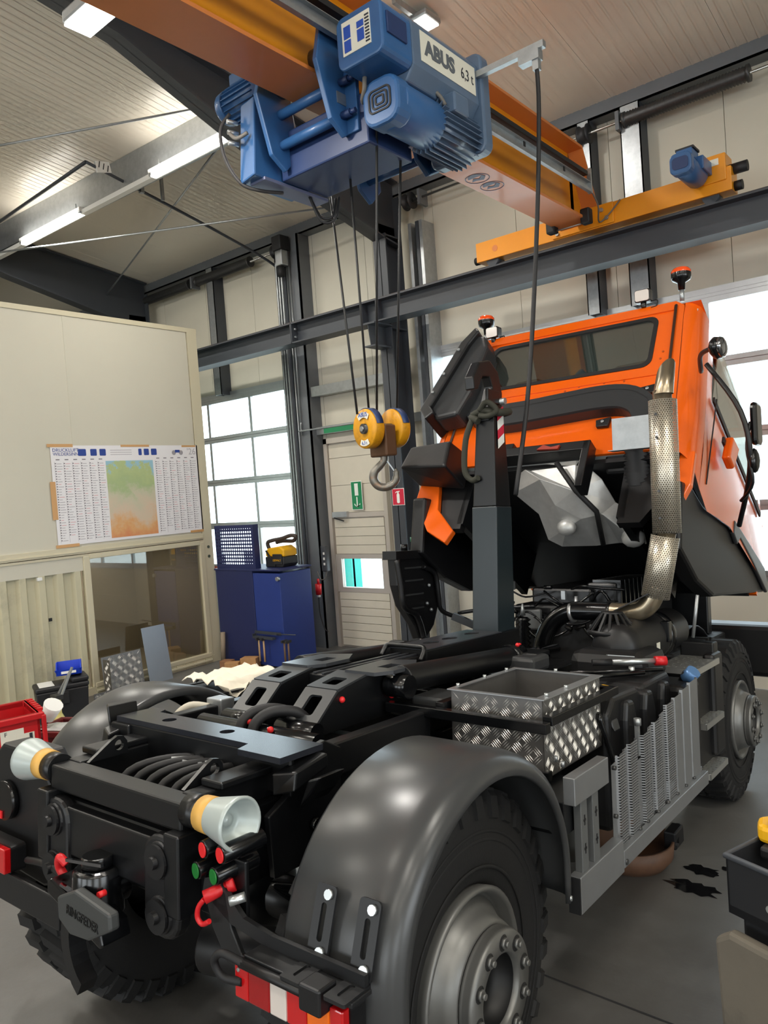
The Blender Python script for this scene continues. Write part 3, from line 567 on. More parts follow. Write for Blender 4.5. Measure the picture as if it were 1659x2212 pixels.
# ropes, bottom block and hook (hang from the hoist)
BX, BY, BZ = -0.08, 0.21, -2.14
tops = [(-0.33, 0.185, -0.44), (-0.025, 0.06, -0.44), (0.46, -0.22, -0.30), (0.385, 0.095, -0.44)]
bots = [(BX - 0.03, BY - 0.16, BZ + 0.10), (BX - 0.10, BY + 0.05, BZ + 0.12), (BX - 0.06, BY + 0.09, BZ + 0.12), (BX - 0.02, BY + 0.27, BZ + 0.10)]
for a, b in zip(tops, bots): G().cyl(a, b, 0.0085, n=6).done('wire_rope', m_rope, ho)
m_hy = mat('hook_block_yellow', (214, 150, 20), 0.42, var=0.12, vscale=12, dirt=(110, 60, 20), dscale=14, damt=0.5); m_hst = mat('hook_worn_steel', (120, 116, 108), 0.4, 0.6, var=0.2, vscale=16, dirt=(160, 96, 20), dscale=7, damt=0.9)
HBX = Matrix.Translation((BX, BY + 0.06, BZ)) @ Matrix.Rotation(R_(-14), 4, 'Z')
hk = G().box((-0.10, -0.05, -0.20), (0.10, 0.05, 0.02)).done('hook_block', mat('block_frame_brown', (96, 66, 44), 0.5, 0.3), ho, X=HBX, bevel=0.012)
for s in (-1, 1):
    yc = s * 0.115
    G().lathe([(0.02, -0.03 + yc), (0.135, -0.04 + yc), (0.14, -0.03 + yc), (0.14, 0.03 + yc), (0.135, 0.04 + yc), (0.02, 0.03 + yc)], (0, 0, 0), 'y', 32).done('sheave_cover', m_hy, hk)
    g = G().lathe([(0.142, -0.028 + yc), (0.146, -0.028 + yc), (0.146, 0.028 + yc), (0.142, 0.028 + yc)], (0, 0, 0), 'y', 20, arc=(R_(-30), R_(80)) if s < 0 else (R_(-30), R_(80))); g.done('rope_guard', m_navy, hk)
G().cyl((0, -0.17, 0), (0, 0.16, 0), 0.036, n=16).done('axle', m_dark, hk); G().cyl((0, -0.18, 0), (0, -0.165, 0), 0.02, n=6).done('axle_nut', m_galv, hk)
G().prism([(0.088 + 0.022 * (1 if k < 9 else -1), 0) for k in range(0)] or [((0.118 if k < 9 else 0.078) * math.cos(R_(-38 + (k if k < 9 else 17 - k) * 9.5)), (0.118 if k < 9 else 0.078) * math.sin(R_(-38 + (k if k < 9 else 17 - k) * 9.5))) for k in range(18)], 'y', -0.159, -0.156).done('name_label', m_label, hk)
G().prism([(-(0.122 if k < 7 else 0.082) * math.cos(R_(-28 + (k if k < 7 else 13 - k) * 9.3)), (0.122 if k < 7 else 0.082) * math.sin(R_(-28 + (k if k < 7 else 13 - k) * 9.3))) for k in range(14)], 'y', -0.159, -0.156).done('load_label', m_label, hk)
text('name_lettering', 'ABUS', 0.045, m_inkb, hk, frame((0, -0.16, 0.098), (1, 0, 0), (0, 0, 1)), 0.001); text('load_lettering', '6,3 t', 0.035, m_inkb, hk, frame((0, -0.16, -0.1), (1, 0, 0), (0, 0, 1)), 0.001)
hp = [(0, 0, -0.18), (0, 0, -0.25), (-0.03, 0, -0.29), (-0.075, 0, -0.34), (-0.085, 0, -0.40), (-0.05, 0, -0.455), (0.01, 0, -0.465), (0.065, 0, -0.43), (0.08, 0, -0.37), (0.075, 0, -0.325)]
g = G(); g.tube(hp, [0.028] * 10 + [0.03] * 5 + [0.032] * 18 + [0.028] * 6 + [0.022] * 4 + [0.014] * 3, n=12); g.done('hook', m_hst, hk, X=Matrix.Rotation(R_(50), 4, 'Z') @ Matrix.Diagonal((1.0, 1.15, 0.9, 1)) @ Matrix.Translation((0, 0, 0.0)))
G().bar((0.01, 0, -0.24), (0.066, 0, -0.34), 0.03, 0.008).done('safety_latch', m_galv, hk, X=Matrix.Rotation(R_(50), 4, 'Z') @ Matrix.Diagonal((1.0, 1.15, 0.9, 1)))
# control pendant arm and cable
G().bar((0.70, 0.49, 0.09), (1.25, 0.49, 0.09), 0.04, 0.04).done('pendant_arm', m_galv, ho)
G().box((1.08, 0.46, 0.01), (1.22, 0.52, 0.07)).box((1.17, 0.47, -0.05), (1.21, 0.51, 0.02)).done('pendant_trolley', m_galv, ho)
G().tube([(1.19, 0.49, -0.02), (1.19, 0.48, -0.3), (1.19, 0.36, -1.0), (1.19, 0.12, -2.0), (1.185, -0.12, -2.66)], 0.014, n=8).done('pendant_cable', m_black, ho)
# ================================================================ TRUCK
m_tb = mat('truck_black_paint', (13, 14, 16), 0.34, var=0.08, vscale=6, spec=0.5); m_tg = mat('truck_gloss_black', (10, 11, 13), 0.2); m_tp = mat('truck_black_plastic', (13, 13, 15), 0.45, var=0.08, vscale=10)
m_fend = mat('fender_grey_black_plastic', (56, 57, 58), 0.3); m_tyre = mat('tyre_rubber', (20, 20, 21), 0.72, var=0.12, vscale=14, bump=0.1, bscale=120)
m_rim = mat('rim_grey', (118, 118, 116), 0.42, 0.55, var=0.05, vscale=8); m_rimd = mat('rim_recess_shade', (44, 44, 44), 0.55, 0.3); m_or = mat('cab_orange', (232, 96, 14), 0.22, coat=0.6); m_aluB = mat('aluminium_matt', (150, 152, 154), 0.45, 0.75, var=0.05, vscale=6)
m_chk = mat('chequer_plate_aluminium', (226, 224, 220), 0.3, 0.7, var=0.08, vscale=10); m_chkb = mat('chequer_plate_base', (128, 126, 124), 0.4, 0.75, var=0.1, vscale=8)
m_heat = mat('heat_shield_foil', (196, 196, 194), 0.42, 0.55, var=0.1, vscale=9, bump=0.25, bscale=14); m_exh = mat('exhaust_stainless', (176, 162, 138), 0.28, 0.9, var=0.08, vscale=8)
m_perf = perf_mat('perforated_stainless', (200, 192, 176), 0.36, 0.8, 0.0135, 0.0115, 0.0036); m_perfa = perf_mat('perforated_guard_aluminium', (158, 160, 162), 0.45, 0.7, 0.016, 0.011, 0.0026, slot=0.004, stagger=False)
m_redl = mat('lamp_red', (190, 18, 22), 0.2, coat=0.8); m_amb = mat('lamp_amber', (240, 110, 12), 0.2, coat=0.8); m_clr = mat('lamp_clear', (214, 205, 198), 0.2, coat=0.8)
m_zinc = mat('zinc_bolt', (196, 200, 200), 0.3, 0.8); m_redp = mat('red_plastic', (200, 28, 34), 0.4); m_grn = mat('green_plastic', (24, 112, 44), 0.4); m_redb = mat('red_button', (226, 40, 44), 0.4)
m_cgl = glass_mat('cab_window_glass', (214, 220, 216), 0.36); m_chrome = mat('chrome_mirror', (150, 152, 158), 0.08, 1.0); m_roll = mat('roller_grey_enamel', (178, 188, 186), 0.35, 0.2); m_yprim = mat('yellow_primer', (216, 168, 84), 0.5)
tr = thing('truck', 'orange cab truck with black hook lift chassis, cab tilted forward', 'truck', X=TX)
def tb(nm, lo, hi, m=None, bev=0.006, par=None): return G().box(lo, hi).done(nm, m or m_tb, par or tr, bevel=bev)
# ---------------------------------------------------------------- frame
ch = G().box((-0.40, -0.62, 0.84), (-0.33, 4.7, 1.08)).done('chassis_frame', m_tb, tr, bevel=0.006)
tb('frame_rail', (0.33, -0.62, 0.84), (0.40, 4.7, 1.08), par=ch)
for y in (-0.60, 0.55, 1.5, 2.4, 3.3, 4.3): tb('crossmember', (-0.33, y, 0.88), (0.33, y + 0.09, 1.04), par=ch)
sf = tb('subframe', (-0.37, -0.52, 1.08), (-0.29, 2.3, 1.165)); tb('subframe_rail', (0.29, -0.52, 1.08), (0.37, 2.3, 1.165), par=sf); tb('outer_rail', (0.40, -0.03, 1.10), (0.46, 0.60, 1.215), par=sf); tb('outer_rail', (-0.46, -0.03, 1.10), (-0.40, 0.60, 1.215), par=sf)
tb('centre_web', (-0.29, 0.3, 1.0), (0.29, 0.36, 1.15), par=sf); tb('centre_web', (-0.29, 1.2, 1.0), (0.29, 1.26, 1.15), par=sf)
for s in (-1, 1):
    tb('support_plate', (s * 0.345 - 0.05, -0.45, 1.165), (s * 0.345 + 0.05, 0.05, 1.19), par=sf)
    g = G().prism([(-0.50, 1.16), (-0.34, 1.16), (-0.345, 1.205), (-0.36, 1.225), (-0.385, 1.23), (-0.41, 1.218)], 'x', s * 0.27 - 0.008, s * 0.27 + 0.008, holes=[circ(-0.378, 1.196, 0.019, 14)]); g.done('lifting_lug', m_tb, sf)
# rear roller bar
rbm = tb('roller_bar', (-0.37, -0.585, 1.075), (0.37, -0.50, 1.16), bev=0.008)
for s_ in (-1, 1):
    G().cyl((s_ * 0.37, -0.545, 1.135), (s_ * 0.435, -0.545, 1.135), 0.050, n=24).done('roller_neck', m_tb, rbm)
    G().cyl((s_ * 0.432, -0.545, 1.135), (s_ * 0.49, -0.545, 1.135), 0.052, 0.055, n=24).done('primer_band', m_yprim, rbm)
    G().lathe([(0.055, s_ * 0.485), (0.074, s_ * 0.575), (0.077, s_ * 0.588), (0.073, s_ * 0.594), (0.066, s_ * 0.588), (0.05, s_ * 0.53), (0.018, s_ * 0.53), (0.016, s_ * 0.54), (0.0, s_ * 0.54)], (0, -0.545, 1.135), 'x', 32).done('roller', m_roll, rbm)
# crossbeam with holes and its side cheeks
cbm = G().prism([(-0.50, -0.235), (0.28, -0.235), (0.30, -0.30), (0.50, -0.30), (0.50, -0.10), (-0.40, -0.10), (-0.42, -0.06), (-0.50, -0.06)], 'z', 1.225, 1.245, holes=[circ(-0.25, -0.165, 0.028, 16), circ(0.09, -0.165, 0.028, 16)]).done('crossbeam', mat('crossbeam_satin_black', (36, 38, 44), 0.24), tr)
tb('crossbeam_web', (-0.50, -0.235, 1.10), (0.48, -0.215, 1.225), par=cbm); tb('end_box', (-0.52, -0.25, 1.10), (-0.40, -0.06, 1.222), par=cbm)
for s in (-1, 1):
    G().prism([(-0.30, 0.86), (0.02, 0.86), (0.03, 1.2), (-0.05, 1.24), (-0.16, 1.22), (-0.20, 1.12), (-0.32, 1.06)], 'x', s * 0.44, s * 0.465).done('cheek_plate', m_tb, cbm, bevel=0.004)
    G().hexa([(s * 0.46, -0.30, 1.12), (s * 0.54, -0.28, 1.14), (s * 0.54, -0.12, 1.18), (s * 0.46, -0.12, 1.16), (s * 0.46, -0.30, 1.19), (s * 0.54, -0.27, 1.2), (s * 0.54, -0.12, 1.225), (s * 0.46, -0.12, 1.225)]).done('container_lock', m_tb, cbm, bevel=0.006)
    G().hexa([(s * 0.52, -0.24, 1.08), (s * 0.56, -0.22, 1.12), (s * 0.56, -0.10, 1.12), (s * 0.52, -0.10, 1.08), (s * 0.56, -0.24, 1.17 if s > 0 else 1.275), (s * 0.60, -0.22, 1.18 if s > 0 else 1.28), (s * 0.60, -0.10, 1.18 if s > 0 else 1.28), (s * 0.56, -0.10, 1.17 if s > 0 else 1.275)]).done('guide_plate', m_tb, cbm, bevel=0.006)
G().cyl((0.467, -0.12, 0.98), (0.49, -0.12, 0.98), 0.022, n=12).done('pin', m_tg, cbm)
# ---------------------------------------------------------------- hook lift
def headb(xc, s):
    h = G().prism([(0.10, 1.17), (0.62, 1.17), (0.82, 1.20), (0.80, 1.32), (0.74, 1.355), (0.46, 1.36), (0.34, 1.34), (0.28, 1.325)], 'x', xc + 0.07, xc + 0.085).prism([(0.10, 1.17), (0.62, 1.17), (0.82, 1.20), (0.80, 1.32), (0.74, 1.355), (0.46, 1.36), (0.34, 1.34), (0.28, 1.325)], 'x', xc - 0.085, xc - 0.07).done('pivot_head', m_tb, tr, bevel=0.004)
    # sloping rear face with a window, top plates
    d = Vector((0, 0.18, 0.155)); X = frame((xc, 0.10, 1.17), (1, 0, 0), d)
    L_ = d.length; G().prism(rrect(-0.085, 0.0, 0.085, L_, 0.006), 'z', -0.006, 0.006, holes=[rrect(-0.035, L_ * 0.45, 0.035, L_ * 0.86, 0.014)]).done('rear_face', mat('hooklift_edge_black', (46, 48, 50), 0.36), h, X=X)
    d2 = Vector((0, 0.20, 0.035)); X = frame((xc, 0.28, 1.325), (1, 0, 0), d2); L2 = d2.length
    G().prism(rrect(-0.085, 0.0, 0.085, L2, 0.006), 'z', -0.004, 0.008, holes=[rrect(-0.04, L2 * 0.2, 0.04, L2 * 0.6, 0.012)]).done('top_plate', mat('hooklift_edge_black', (46, 48, 50), 0.36), h, X=X)
    G().prism([(xc - 0.06 + s * 0.03, 0.46), (xc + 0.10 + s * 0.03, 0.46), (xc + 0.14 + s * 0.03, 0.54), (xc + 0.14 + s * 0.03, 0.70), (xc + 0.06 + s * 0.03, 0.82), (xc - 0.08 + s * 0.03, 0.74)], 'z', 1.36, 1.375, holes=[[(xc + 0.02 + s * 0.03, 0.58), (xc + 0.08 + s * 0.03, 0.58), (xc + 0.08 + s * 0.03, 0.68), (xc + 0.02 + s * 0.03, 0.68)]]).done('top_plate', m_aluBk, h)
    G().cyl((xc - 0.10, 0.14, 1.19), (xc + 0.10, 0.14, 1.19), 0.04, n=18).done('pivot_tube', m_tg, h)
    return h
m_aluBk = mat('satin_black_steel', (52, 54, 58), 0.28)
headb(0.15, 1); headb(-0.17, -1)
G().cyl((-0.33, 0.06, 1.18), (0.33, 0.06, 1.18), 0.038, n=18).done('pivot_shaft', m_tg, tr)
for x, y, z in ((0.24, 0.30, 1.29), (-0.02, 0.04, 1.225), (0.12, 0.02, 1.215), (0.245, 0.62, 1.25)): G().sphere((x, y, z), 0.013).done('grease_cap', m_redb, tr)
for x0 in (-0.03, 0.04): G().tube([(x0, 0.0, 1.14), (x0 - 0.01, 0.02, 1.22), (x0 + 0.02, 0.08, 1.262), (x0 + 0.08, 0.16, 1.255), (x0 + 0.1, 0.22, 1.2)], 0.021, n=10).done('hydraulic_hose', m_black, tr)
for s, x in ((1, 0.30), (-1, -0.30)):
    c = G().cyl((x, 0.62, 1.325), (x, 1.66, 1.275), 0.058, n=24).done('lift_cylinder', m_tb, tr, bevel=0.004)
    G().cyl((x, 1.6, 1.28), (x, 2.15, 1.255), 0.03, n=16).done('piston_rod', m_chrome, c); G().cyl((x, 1.56, 1.282), (x, 1.68, 1.276), 0.066, n=20).done('gland', m_tg, c); G().cyl((x - 0.05, 0.60, 1.30), (x + 0.06, 0.60, 1.30), 0.05, n=16).done('clevis', m_tg, c)
for k, (x, y) in enumerate(((0.33, 1.62), (0.31, 1.68), (0.28, 1.74))): G().sphere((x, y, 1.345 - 0.01 * k), 0.011).done('grease_cap', m_redb, tr)
jb = G().prism([(z_, x_) for x_, z_ in [(-0.115, 1.24), (0.115, 1.24), (0.115, 1.372), (-0.115, 1.372)]], 'y', 1.08, 2.06).done('sliding_jib', m_tb, tr, bevel=0.006)
G().prism([(-0.116, 1.07), (0.116, 1.07), (0.116, 1.84), (-0.116, 1.84)], 'z', 1.373, 1.379, holes=[circ(0.0, y, 0.036, 18, 0.058) for y in (1.29, 1.47, 1.70)]).done('jib_top_plate', m_aluBk, jb)
tb('inner_beam', (-0.085, 0.45, 1.25), (0.085, 1.1, 1.345), par=jb)
for x in (-0.05, 0.0, 0.05): tb('beam_rib', (x - 0.008, 0.45, 1.345), (x + 0.008, 1.1, 1.353), m_aluBk, 0.001, jb)
G().tube([(-0.12, 1.02, 1.34), (-0.115, 1.06, 1.385), (-0.06, 1.06, 1.392), (0.06, 1.06, 1.392), (0.115, 1.06, 1.385), (0.12, 1.02, 1.33)], 0.012, n=8).done('guide_bow', m_tb, jb)
m_arm = mat('hook_arm_dark_green_grey', (30, 39, 43), 0.34, var=0.05)
arm = G().hexa([(-0.08, 1.84, 1.30), (0.09, 1.84, 1.30), (0.09, 2.05, 1.30), (-0.08, 2.05, 1.30), (-0.062, 1.85, 2.10), (0.105, 1.85, 2.10), (0.105, 2.03, 2.10), (-0.062, 2.03, 2.10)]).done('hook_arm', m_arm, tr, bevel=0.006)
G().hexa([(-0.055, 1.85, 2.10), (0.10, 1.85, 2.10), (0.10, 2.03, 2.10), (-0.055, 2.03, 2.10), (-0.015, 1.86, 2.68), (0.10, 1.86, 2.68), (0.10, 1.98, 2.68), (-0.015, 1.98, 2.68)]).done('arm_upper', m_tb, arm, bevel=0.006)
g = G().prism([(1.84, 2.60), (2.0, 2.60), (2.02, 2.78), (1.98, 2.90), (1.88, 2.96), (1.76, 2.93), (1.68, 2.83), (1.69, 2.76), (1.74, 2.77), (1.79, 2.85), (1.87, 2.86), (1.90, 2.80), (1.86, 2.72)], 'x', 0.015, 0.075); g.done('hook', m_tb, arm, bevel=0.008)
tb('hook_latch', (0.08, 1.80, 2.70), (0.10, 1.95, 2.78), par=arm); G().cyl((-0.02, 1.95, 2.72), (0.13, 1.95, 2.72), 0.02, n=12).done('latch_pin', m_galv, arm)
g = G(); g2 = G()
for k in range(4):
    z0 = 2.435 + k * 0.054; (g if k % 2 else g2).hexa([(0.1055, 1.89, z0), (0.1065, 1.89, z0), (0.1065, 1.965, z0 + 0.045), (0.1055, 1.965, z0 + 0.045), (0.1055, 1.89, z0 + 0.054), (0.1065, 1.89, z0 + 0.054), (0.1065, 1.965, z0 + 0.099), (0.1055, 1.965, z0 + 0.099)])
g.done('warning_stripe', m_sr, arm); g2.done('warning_stripe', m_sw, arm)
st = G(); st.tube([(-0.03, 1.84, 2.64), (0.05, 1.83, 2.66), (0.13, 1.85, 2.64), (0.13, 1.99, 2.66), (0.03, 2.0, 2.65), (-0.04, 1.95, 2.64), (-0.035, 1.84, 2.63), (0.02, 1.82, 2.60)], 0.022, n=8).tube([(-0.02, 1.83, 2.63), (-0.07, 1.82, 2.5), (-0.09, 1.83, 2.32), (-0.05, 1.84, 2.26), (0.0, 1.83, 2.27)], 0.018, n=8).tube([(0.03, 1.82, 2.66), (0.09, 1.80, 2.70), (0.14, 1.82, 2.65), (0.09, 1.81, 2.62), (0.03, 1.82, 2.63)], 0.017, n=8)
sp = st.done('lifting_strap', mat('olive_strap', (48, 48, 38), 0.8), None, X=TX); tag(sp, 'dark olive lifting strap knotted around the top of the hook arm', 'strap')
# ---------------------------------------------------------------- wheels
def wheel(loc, flip, nm='wheel'):
    g = G(); g.lathe([(0.262, 0.15), (0.285, 0.172), (0.36, 0.185), (0.45, 0.182), (0.505, 0.168), (0.533, 0.14), (0.538, 0.0), (0.533, -0.14), (0.505, -0.168), (0.45, -0.182), (0.36, -0.185), (0.285, -0.172), (0.262, -0.15)], (0, 0, 0), 'x', 60)
    n = 34
    for k in range(n):
        for s in (-1, 1):
            a = 2 * math.pi * (k + (0.25 if s > 0 else -0.25)) / n
            Xr = Matrix.Rotation(a, 4, 'X')
            g.hexa([Xr @ Vector(p) for p in [(s * 0.015, -0.045, 0.530), (s * 0.165, -0.020, 0.515), (s * 0.165, 0.036, 0.515), (s * 0.015, 0.012, 0.530), (s * 0.018, -0.040, 0.562), (s * 0.155, -0.016, 0.557), (s * 0.155, 0.031, 0.557), (s * 0.018, 0.008, 0.562)]])
            g.hexa([Xr @ Vector(p) for p in [(s * 0.165, -0.02, 0.46), (s * 0.188, -0.015, 0.47), (s * 0.188, 0.03, 0.47), (s * 0.165, 0.036, 0.46), (s * 0.15, -0.016, 0.555), (s * 0.172, -0.014, 0.535), (s * 0.172, 0.028, 0.535), (s * 0.15, 0.031, 0.555)]])
    for r in (0.32, 0.40, 0.425): g.lathe([(r, 0.184), (r + 0.004, 0.188), (r + 0.010, 0.184)], (0, 0, 0), 'x', 60)
    w = g.done(nm, m_tyre, tr, X=Matrix.Translation(loc) @ Matrix.Rotation(math.pi if flip else 0, 4, 'Z'))
    G().lathe([(0.262, 0.12), (0.270, 0.175), (0.272, 0.19), (0.262, 0.198), (0.250, 0.188), (0.246, 0.15), (0.236, 0.145), (0.230, 0.155), (0.215, 0.17), (0.196, 0.20), (0.184, 0.235), (0.172, 0.235)], (0, 0, 0), 'x', 56).done('rim', m_rim, w)
    G().lathe([(0.166, 0.235), (0.173, 0.237), (0.175, 0.245), (0.171, 0.250), (0.175, 0.255), (0.171, 0.262), (0.175, 0.268), (0.168, 0.282), (0.112, 0.282), (0.106, 0.277), (0.104, 0.262)], (0, 0, 0), 'x', 56).done('hub_flange', m_rim, w)
    G().lathe([(0.104, 0.262), (0.10, 0.21), (0.06, 0.195), (0.0, 0.195)], (0, 0, 0), 'x', 32).done('hub_bore', mat('hub_bore_black', (16, 16, 17), 0.5), w)
    nut = None
    for k in range(10):
        a = 2 * math.pi * (k + 0.35) / 10; y, z = 0.139 * math.cos(a), 0.139 * math.sin(a)
        if nut is None:
            pk = G().lathe([(0.024, 0.2825), (0.021, 0.2835), (0.0, 0.2832)], (0, 0, 0), 'x', 16).done('nut_recess_shade', m_rimd, w, X=Matrix.Translation((0, y, z)))  # dark disc on the flange stands for the shade in a nut recess
            nut = G().cyl((0.282, 0, 0), (0.293, 0, 0), 0.0165, n=6).cyl((0.293, 0, 0), (0.302, 0, 0), 0.009, n=10).done('wheel_nut', m_zinc if False else m_rim, w, X=Matrix.Translation((0, y, z)))
        else: cp(pk, w, Matrix.Translation((0, y, z))); cp(nut, w, Matrix.Translation((0, y, z)))
    return w
wheel((0.82, 0, 0.58), False); wheel((0.74, 3.80, 0.58), False)
wheel((-0.67, 0.06, 0.58), True); wheel((-0.74, 3.80, 0.58), True)
# axles
ax = G().cyl((-0.7, 0, 0.62), (0.7, 0, 0.62), 0.075, n=18).sphere((0.0, 0, 0.62), 0.19, n=20).done('rear_axle', m_tb, tr); G().cyl((-0.7, 3.8, 0.62), (0.7, 3.8, 0.62), 0.075, n=18).done('front_axle', m_tb, tr)
for s in (-1, 1): G().lathe([(0.0, s * 0.60), (0.16, s * 0.60), (0.20, s * 0.66), (0.20, s * 0.74), (0.10, s * 0.76)], (0, 0, 0.58), 'x', 28).done('brake_drum', m_tp, ax); G().cyl((s * 0.45, 0.02, 0.62), (s * 0.45, 0.02, 0.95), 0.06, n=14).done('spring_unit', m_tg, ax)
G().cyl((0, 0.1, 0.66), (0, 3.6, 0.8), 0.05, n=14).done('drive_shaft', m_tb, tr)
tb('gearbox', (-0.28, 2.1, 0.62), (0.28, 3.0, 1.05), m_tp, 0.03)
# ---------------------------------------------------------------- rear fenders
def fender(s):
    sec = [(0.735, -0.035), (0.738, -0.008), (0.75, 0.0), (1.02, 0.0), (1.06, -0.006), (1.09, -0.02), (1.108, -0.045), (1.112, -0.065), (1.10, -0.072)]
    path = []; CY, CZ, RA, RB = -0.01, 0.77, 0.535, 0.50
    for k in range(35):
        a = R_(4 + 176 * k / 34); nx_, nz_ = math.cos(a) / RA, math.sin(a) / RB; q = math.hypot(nx_, nz_); path.append((CY + RA * math.cos(a), CZ + RB * math.sin(a), nx_ / q, nz_ / q))
    path.insert(0, (path[0][0] + 0.002, 0.66, 1, 0.0)); path.insert(1, (path[1][0] + 0.002, 0.72, 1, 0.0))
    for z in (0.68, 0.58, 0.45, 0.30): path.append((CY - RA, z, -1, 0))
    dy = 0.0 if s > 0 else 0.17; dx = 0.0 if s > 0 else 0.10
    g = G(); g.grid([[(s * x + dx, y + dy + ny * d, z + nz * d) for x, d in sec] for (y, z, ny, nz) in path]); f = g.done('rear_fender', m_fend, tr, solid=0.006)
    y = CY + RA - 0.06; G().cyl((s * 1.10, y, 0.675), (s * 1.118, y + 0.004, 0.675), 0.009, n=8).done('lip_bolt', m_zinc, f)
    return f
fr = fender(1); flf = fender(-1)
m_brk = mat('bracket_black', (24, 25, 27), 0.42)
def strap(xc):
    ev = Vector((0, 0.055, 0.175)); L_ = ev.length; X = frame((xc, -0.562, 0.855), (1, 0, 0), ev)
    b = G().prism(rrect(-0.034, 0.0, 0.034, L_, 0.012), 'z', -0.004, 0.004, holes=[rrect(-0.009, L_ * 0.26, 0.009, L_ * 0.76, 0.008)]).done('fender_bracket', m_brk, tr, X=X)
    G().prism(rrect(xc - 0.034, -0.66, xc + 0.034, -0.558, 0.006), 'z', 0.848, 0.857, holes=[rrect(xc - 0.009, -0.64, xc + 0.009, -0.585, 0.008)]).done('bracket_foot', m_brk, b, X=X.inverted())
    for v in (L_ * 0.14, L_ * 0.88): G().cyl((0.012, v, 0.004), (0.012, v, 0.013), 0.013, n=10).done('bolt', m_zinc, b)
strap(0.885); strap(1.03)
# lamp carrier and tail lamps
lc = G().prism([(0.97, 0.47), (0.985, 0.52), (0.90, 0.63), (0.885, 0.74), (0.885, 1.06), (0.855, 1.06), (0.85, 0.72), (0.87, 0.58), (0.93, 0.46)], 'y', -0.58, -0.565).done('lamp_carrier', m_brk, tr)
tb('carrier_angle', (0.70, -0.64, 0.84), (1.07, -0.565, 0.852), m_brk, 0.002, lc); G().cyl((0.70, -0.65, 0.835), (0.94, -0.65, 0.835), 0.013, n=10).done('cable_conduit', m_tp, lc); tb('plug_box', (0.92, -0.665, 0.80), (0.99, -0.60, 0.865), m_tp, 0.006, lc)
G().tube([(0.72, -0.65, 0.835), (0.64, -0.66, 0.845), (0.605, -0.66, 0.815), (0.625, -0.65, 0.775), (0.68, -0.63, 0.77)], 0.011).done('cable', m_black, lc)
def tail(s):
    xa, xb = (0.65, 1.035) if s > 0 else (-1.035, -0.62)
    t = G().prism([(z_, x_) for x_, z_ in rrect(xa, -0.055, xb, 0.045, 0.015)], 'y', -0.605, -0.55).done('tail_lamp', m_tp, tr, X=Matrix.Translation((0, 0, 0.775)))
    for a, b, m in ((0.652, 0.705, m_redl), (0.705, 0.785, mat('lamp_red_deep', (150, 8, 14), 0.15, coat=0.8)), (0.785, 0.845, m_clr), (0.845, 0.915, m_redl), (0.915, 0.99, m_amb), (0.99, 1.033, m_redl)):
        if s < 0: a -= 0.03; b -= 0.03
        G().box((min(s * a, s * b) + 0.0005, -0.632, -0.05), (max(s * a, s * b) - 0.0005, -0.605, 0.04)).done('lens', m, t, bevel=0.004)
    for x in (0.67, 0.90): G().cyl((s * x, -0.636, 0.025), (s * x, -0.631, 0.025), 0.005, n=8).done('lens_screw', m_zinc, t)
tail(1); tail(-1)
# ---------------------------------------------------------------- tail end: plate, coupling, air lines
lp = G().prism([(1.08, -0.95), (1.15, -0.86), (1.15, -0.60), (1.02, -0.46), (0.70, -0.42), (0.66, -0.55), (0.68, -0.95)], 'y', -0.52, -0.40).done('rear_panel', m_tp, tr, bevel=0.012)
G().cyl((-0.80, -0.55, 0.94), (-0.80, -0.52, 0.94), 0.075, n=28).done('filler_cap', m_tg, lp); G().box((-0.83, -0.556, 0.872), (-0.80, -0.551, 0.90)).done('red_mark', m_redb, lp); G().cyl((-0.66, -0.5, 1.15), (-0.66, -0.5, 1.165), 0.01, n=8).done('bolt', m_zinc, lp)
tb('underrun_bar', (-1.05, -0.61, 0.61), (-0.28, -0.585, 0.72), m_tp, 0.006)
cpn = tb('coupling_crossmember', (-0.36, -0.56, 0.84), (0.36, -0.48, 1.05), m_tb, 0.01)
for s in (-1, 1):
    G().prism([(z_, x_) for x_, z_ in rrect(s * 0.30 - 0.085, 0.76, s * 0.30 + 0.085, 1.06, 0.07)], 'y', -0.61, -0.56).done('bearing_plate', m_tp, cpn, bevel=0.012)
    for z in (0.83, 0.99): G().lathe([(0.0, -0.645), (0.018, -0.645), (0.02, -0.63), (0.05, -0.63), (0.05, -0.622), (0.043, -0.62), (0.054, -0.616), (0.056, -0.61)], (s * 0.30, 0, z), 'y', 24, smooth=False).done('damper', m_tp, cpn)
cpl = G().cyl((0.0, -0.63, 0.76), (0.0, -0.63, 0.91), 0.085, 0.075, n=28).done('trailer_coupling', m_tg, tr, bevel=0.012)
G().cyl((0.0, -0.55, 0.84), (0.0, -0.63, 0.84), 0.07, n=20).done('coupling_neck', m_tg, cpl, bevel=0.004); G().cyl((0.0, -0.63, 0.91), (0.0, -0.63, 0.945), 0.05, n=18).done('coupling_cap', m_tg, cpl, bevel=0.004)
G().prism([(0.855, -0.15), (0.87, -0.13), (0.79, 0.15), (0.74, 0.165), (0.73, 0.15), (0.82, -0.15)], 'y', -0.72, -0.62).done('funnel_top', m_tg, cpl, bevel=0.006)
G().prism([(0.836, -0.062), (0.881, 0.041), (0.858, 0.228), (0.811, 0.233), (0.75, 0.115), (0.739, 0.011), (0.769, -0.056)], 'y', -0.735, -0.70).done('catch_jaw', mat('jaw_dark_grey', (58, 60, 60), 0.45), cpl, bevel=0.008)
text('jaw_lettering', 'RINGFEDER', 0.04, mat('embossed_black', (16, 16, 16), 0.5), cpl, frame((0.085, -0.736, 0.808), (0.997, 0, -0.08), (0.08, 0, 0.997)), 0.002, squash=0.85)
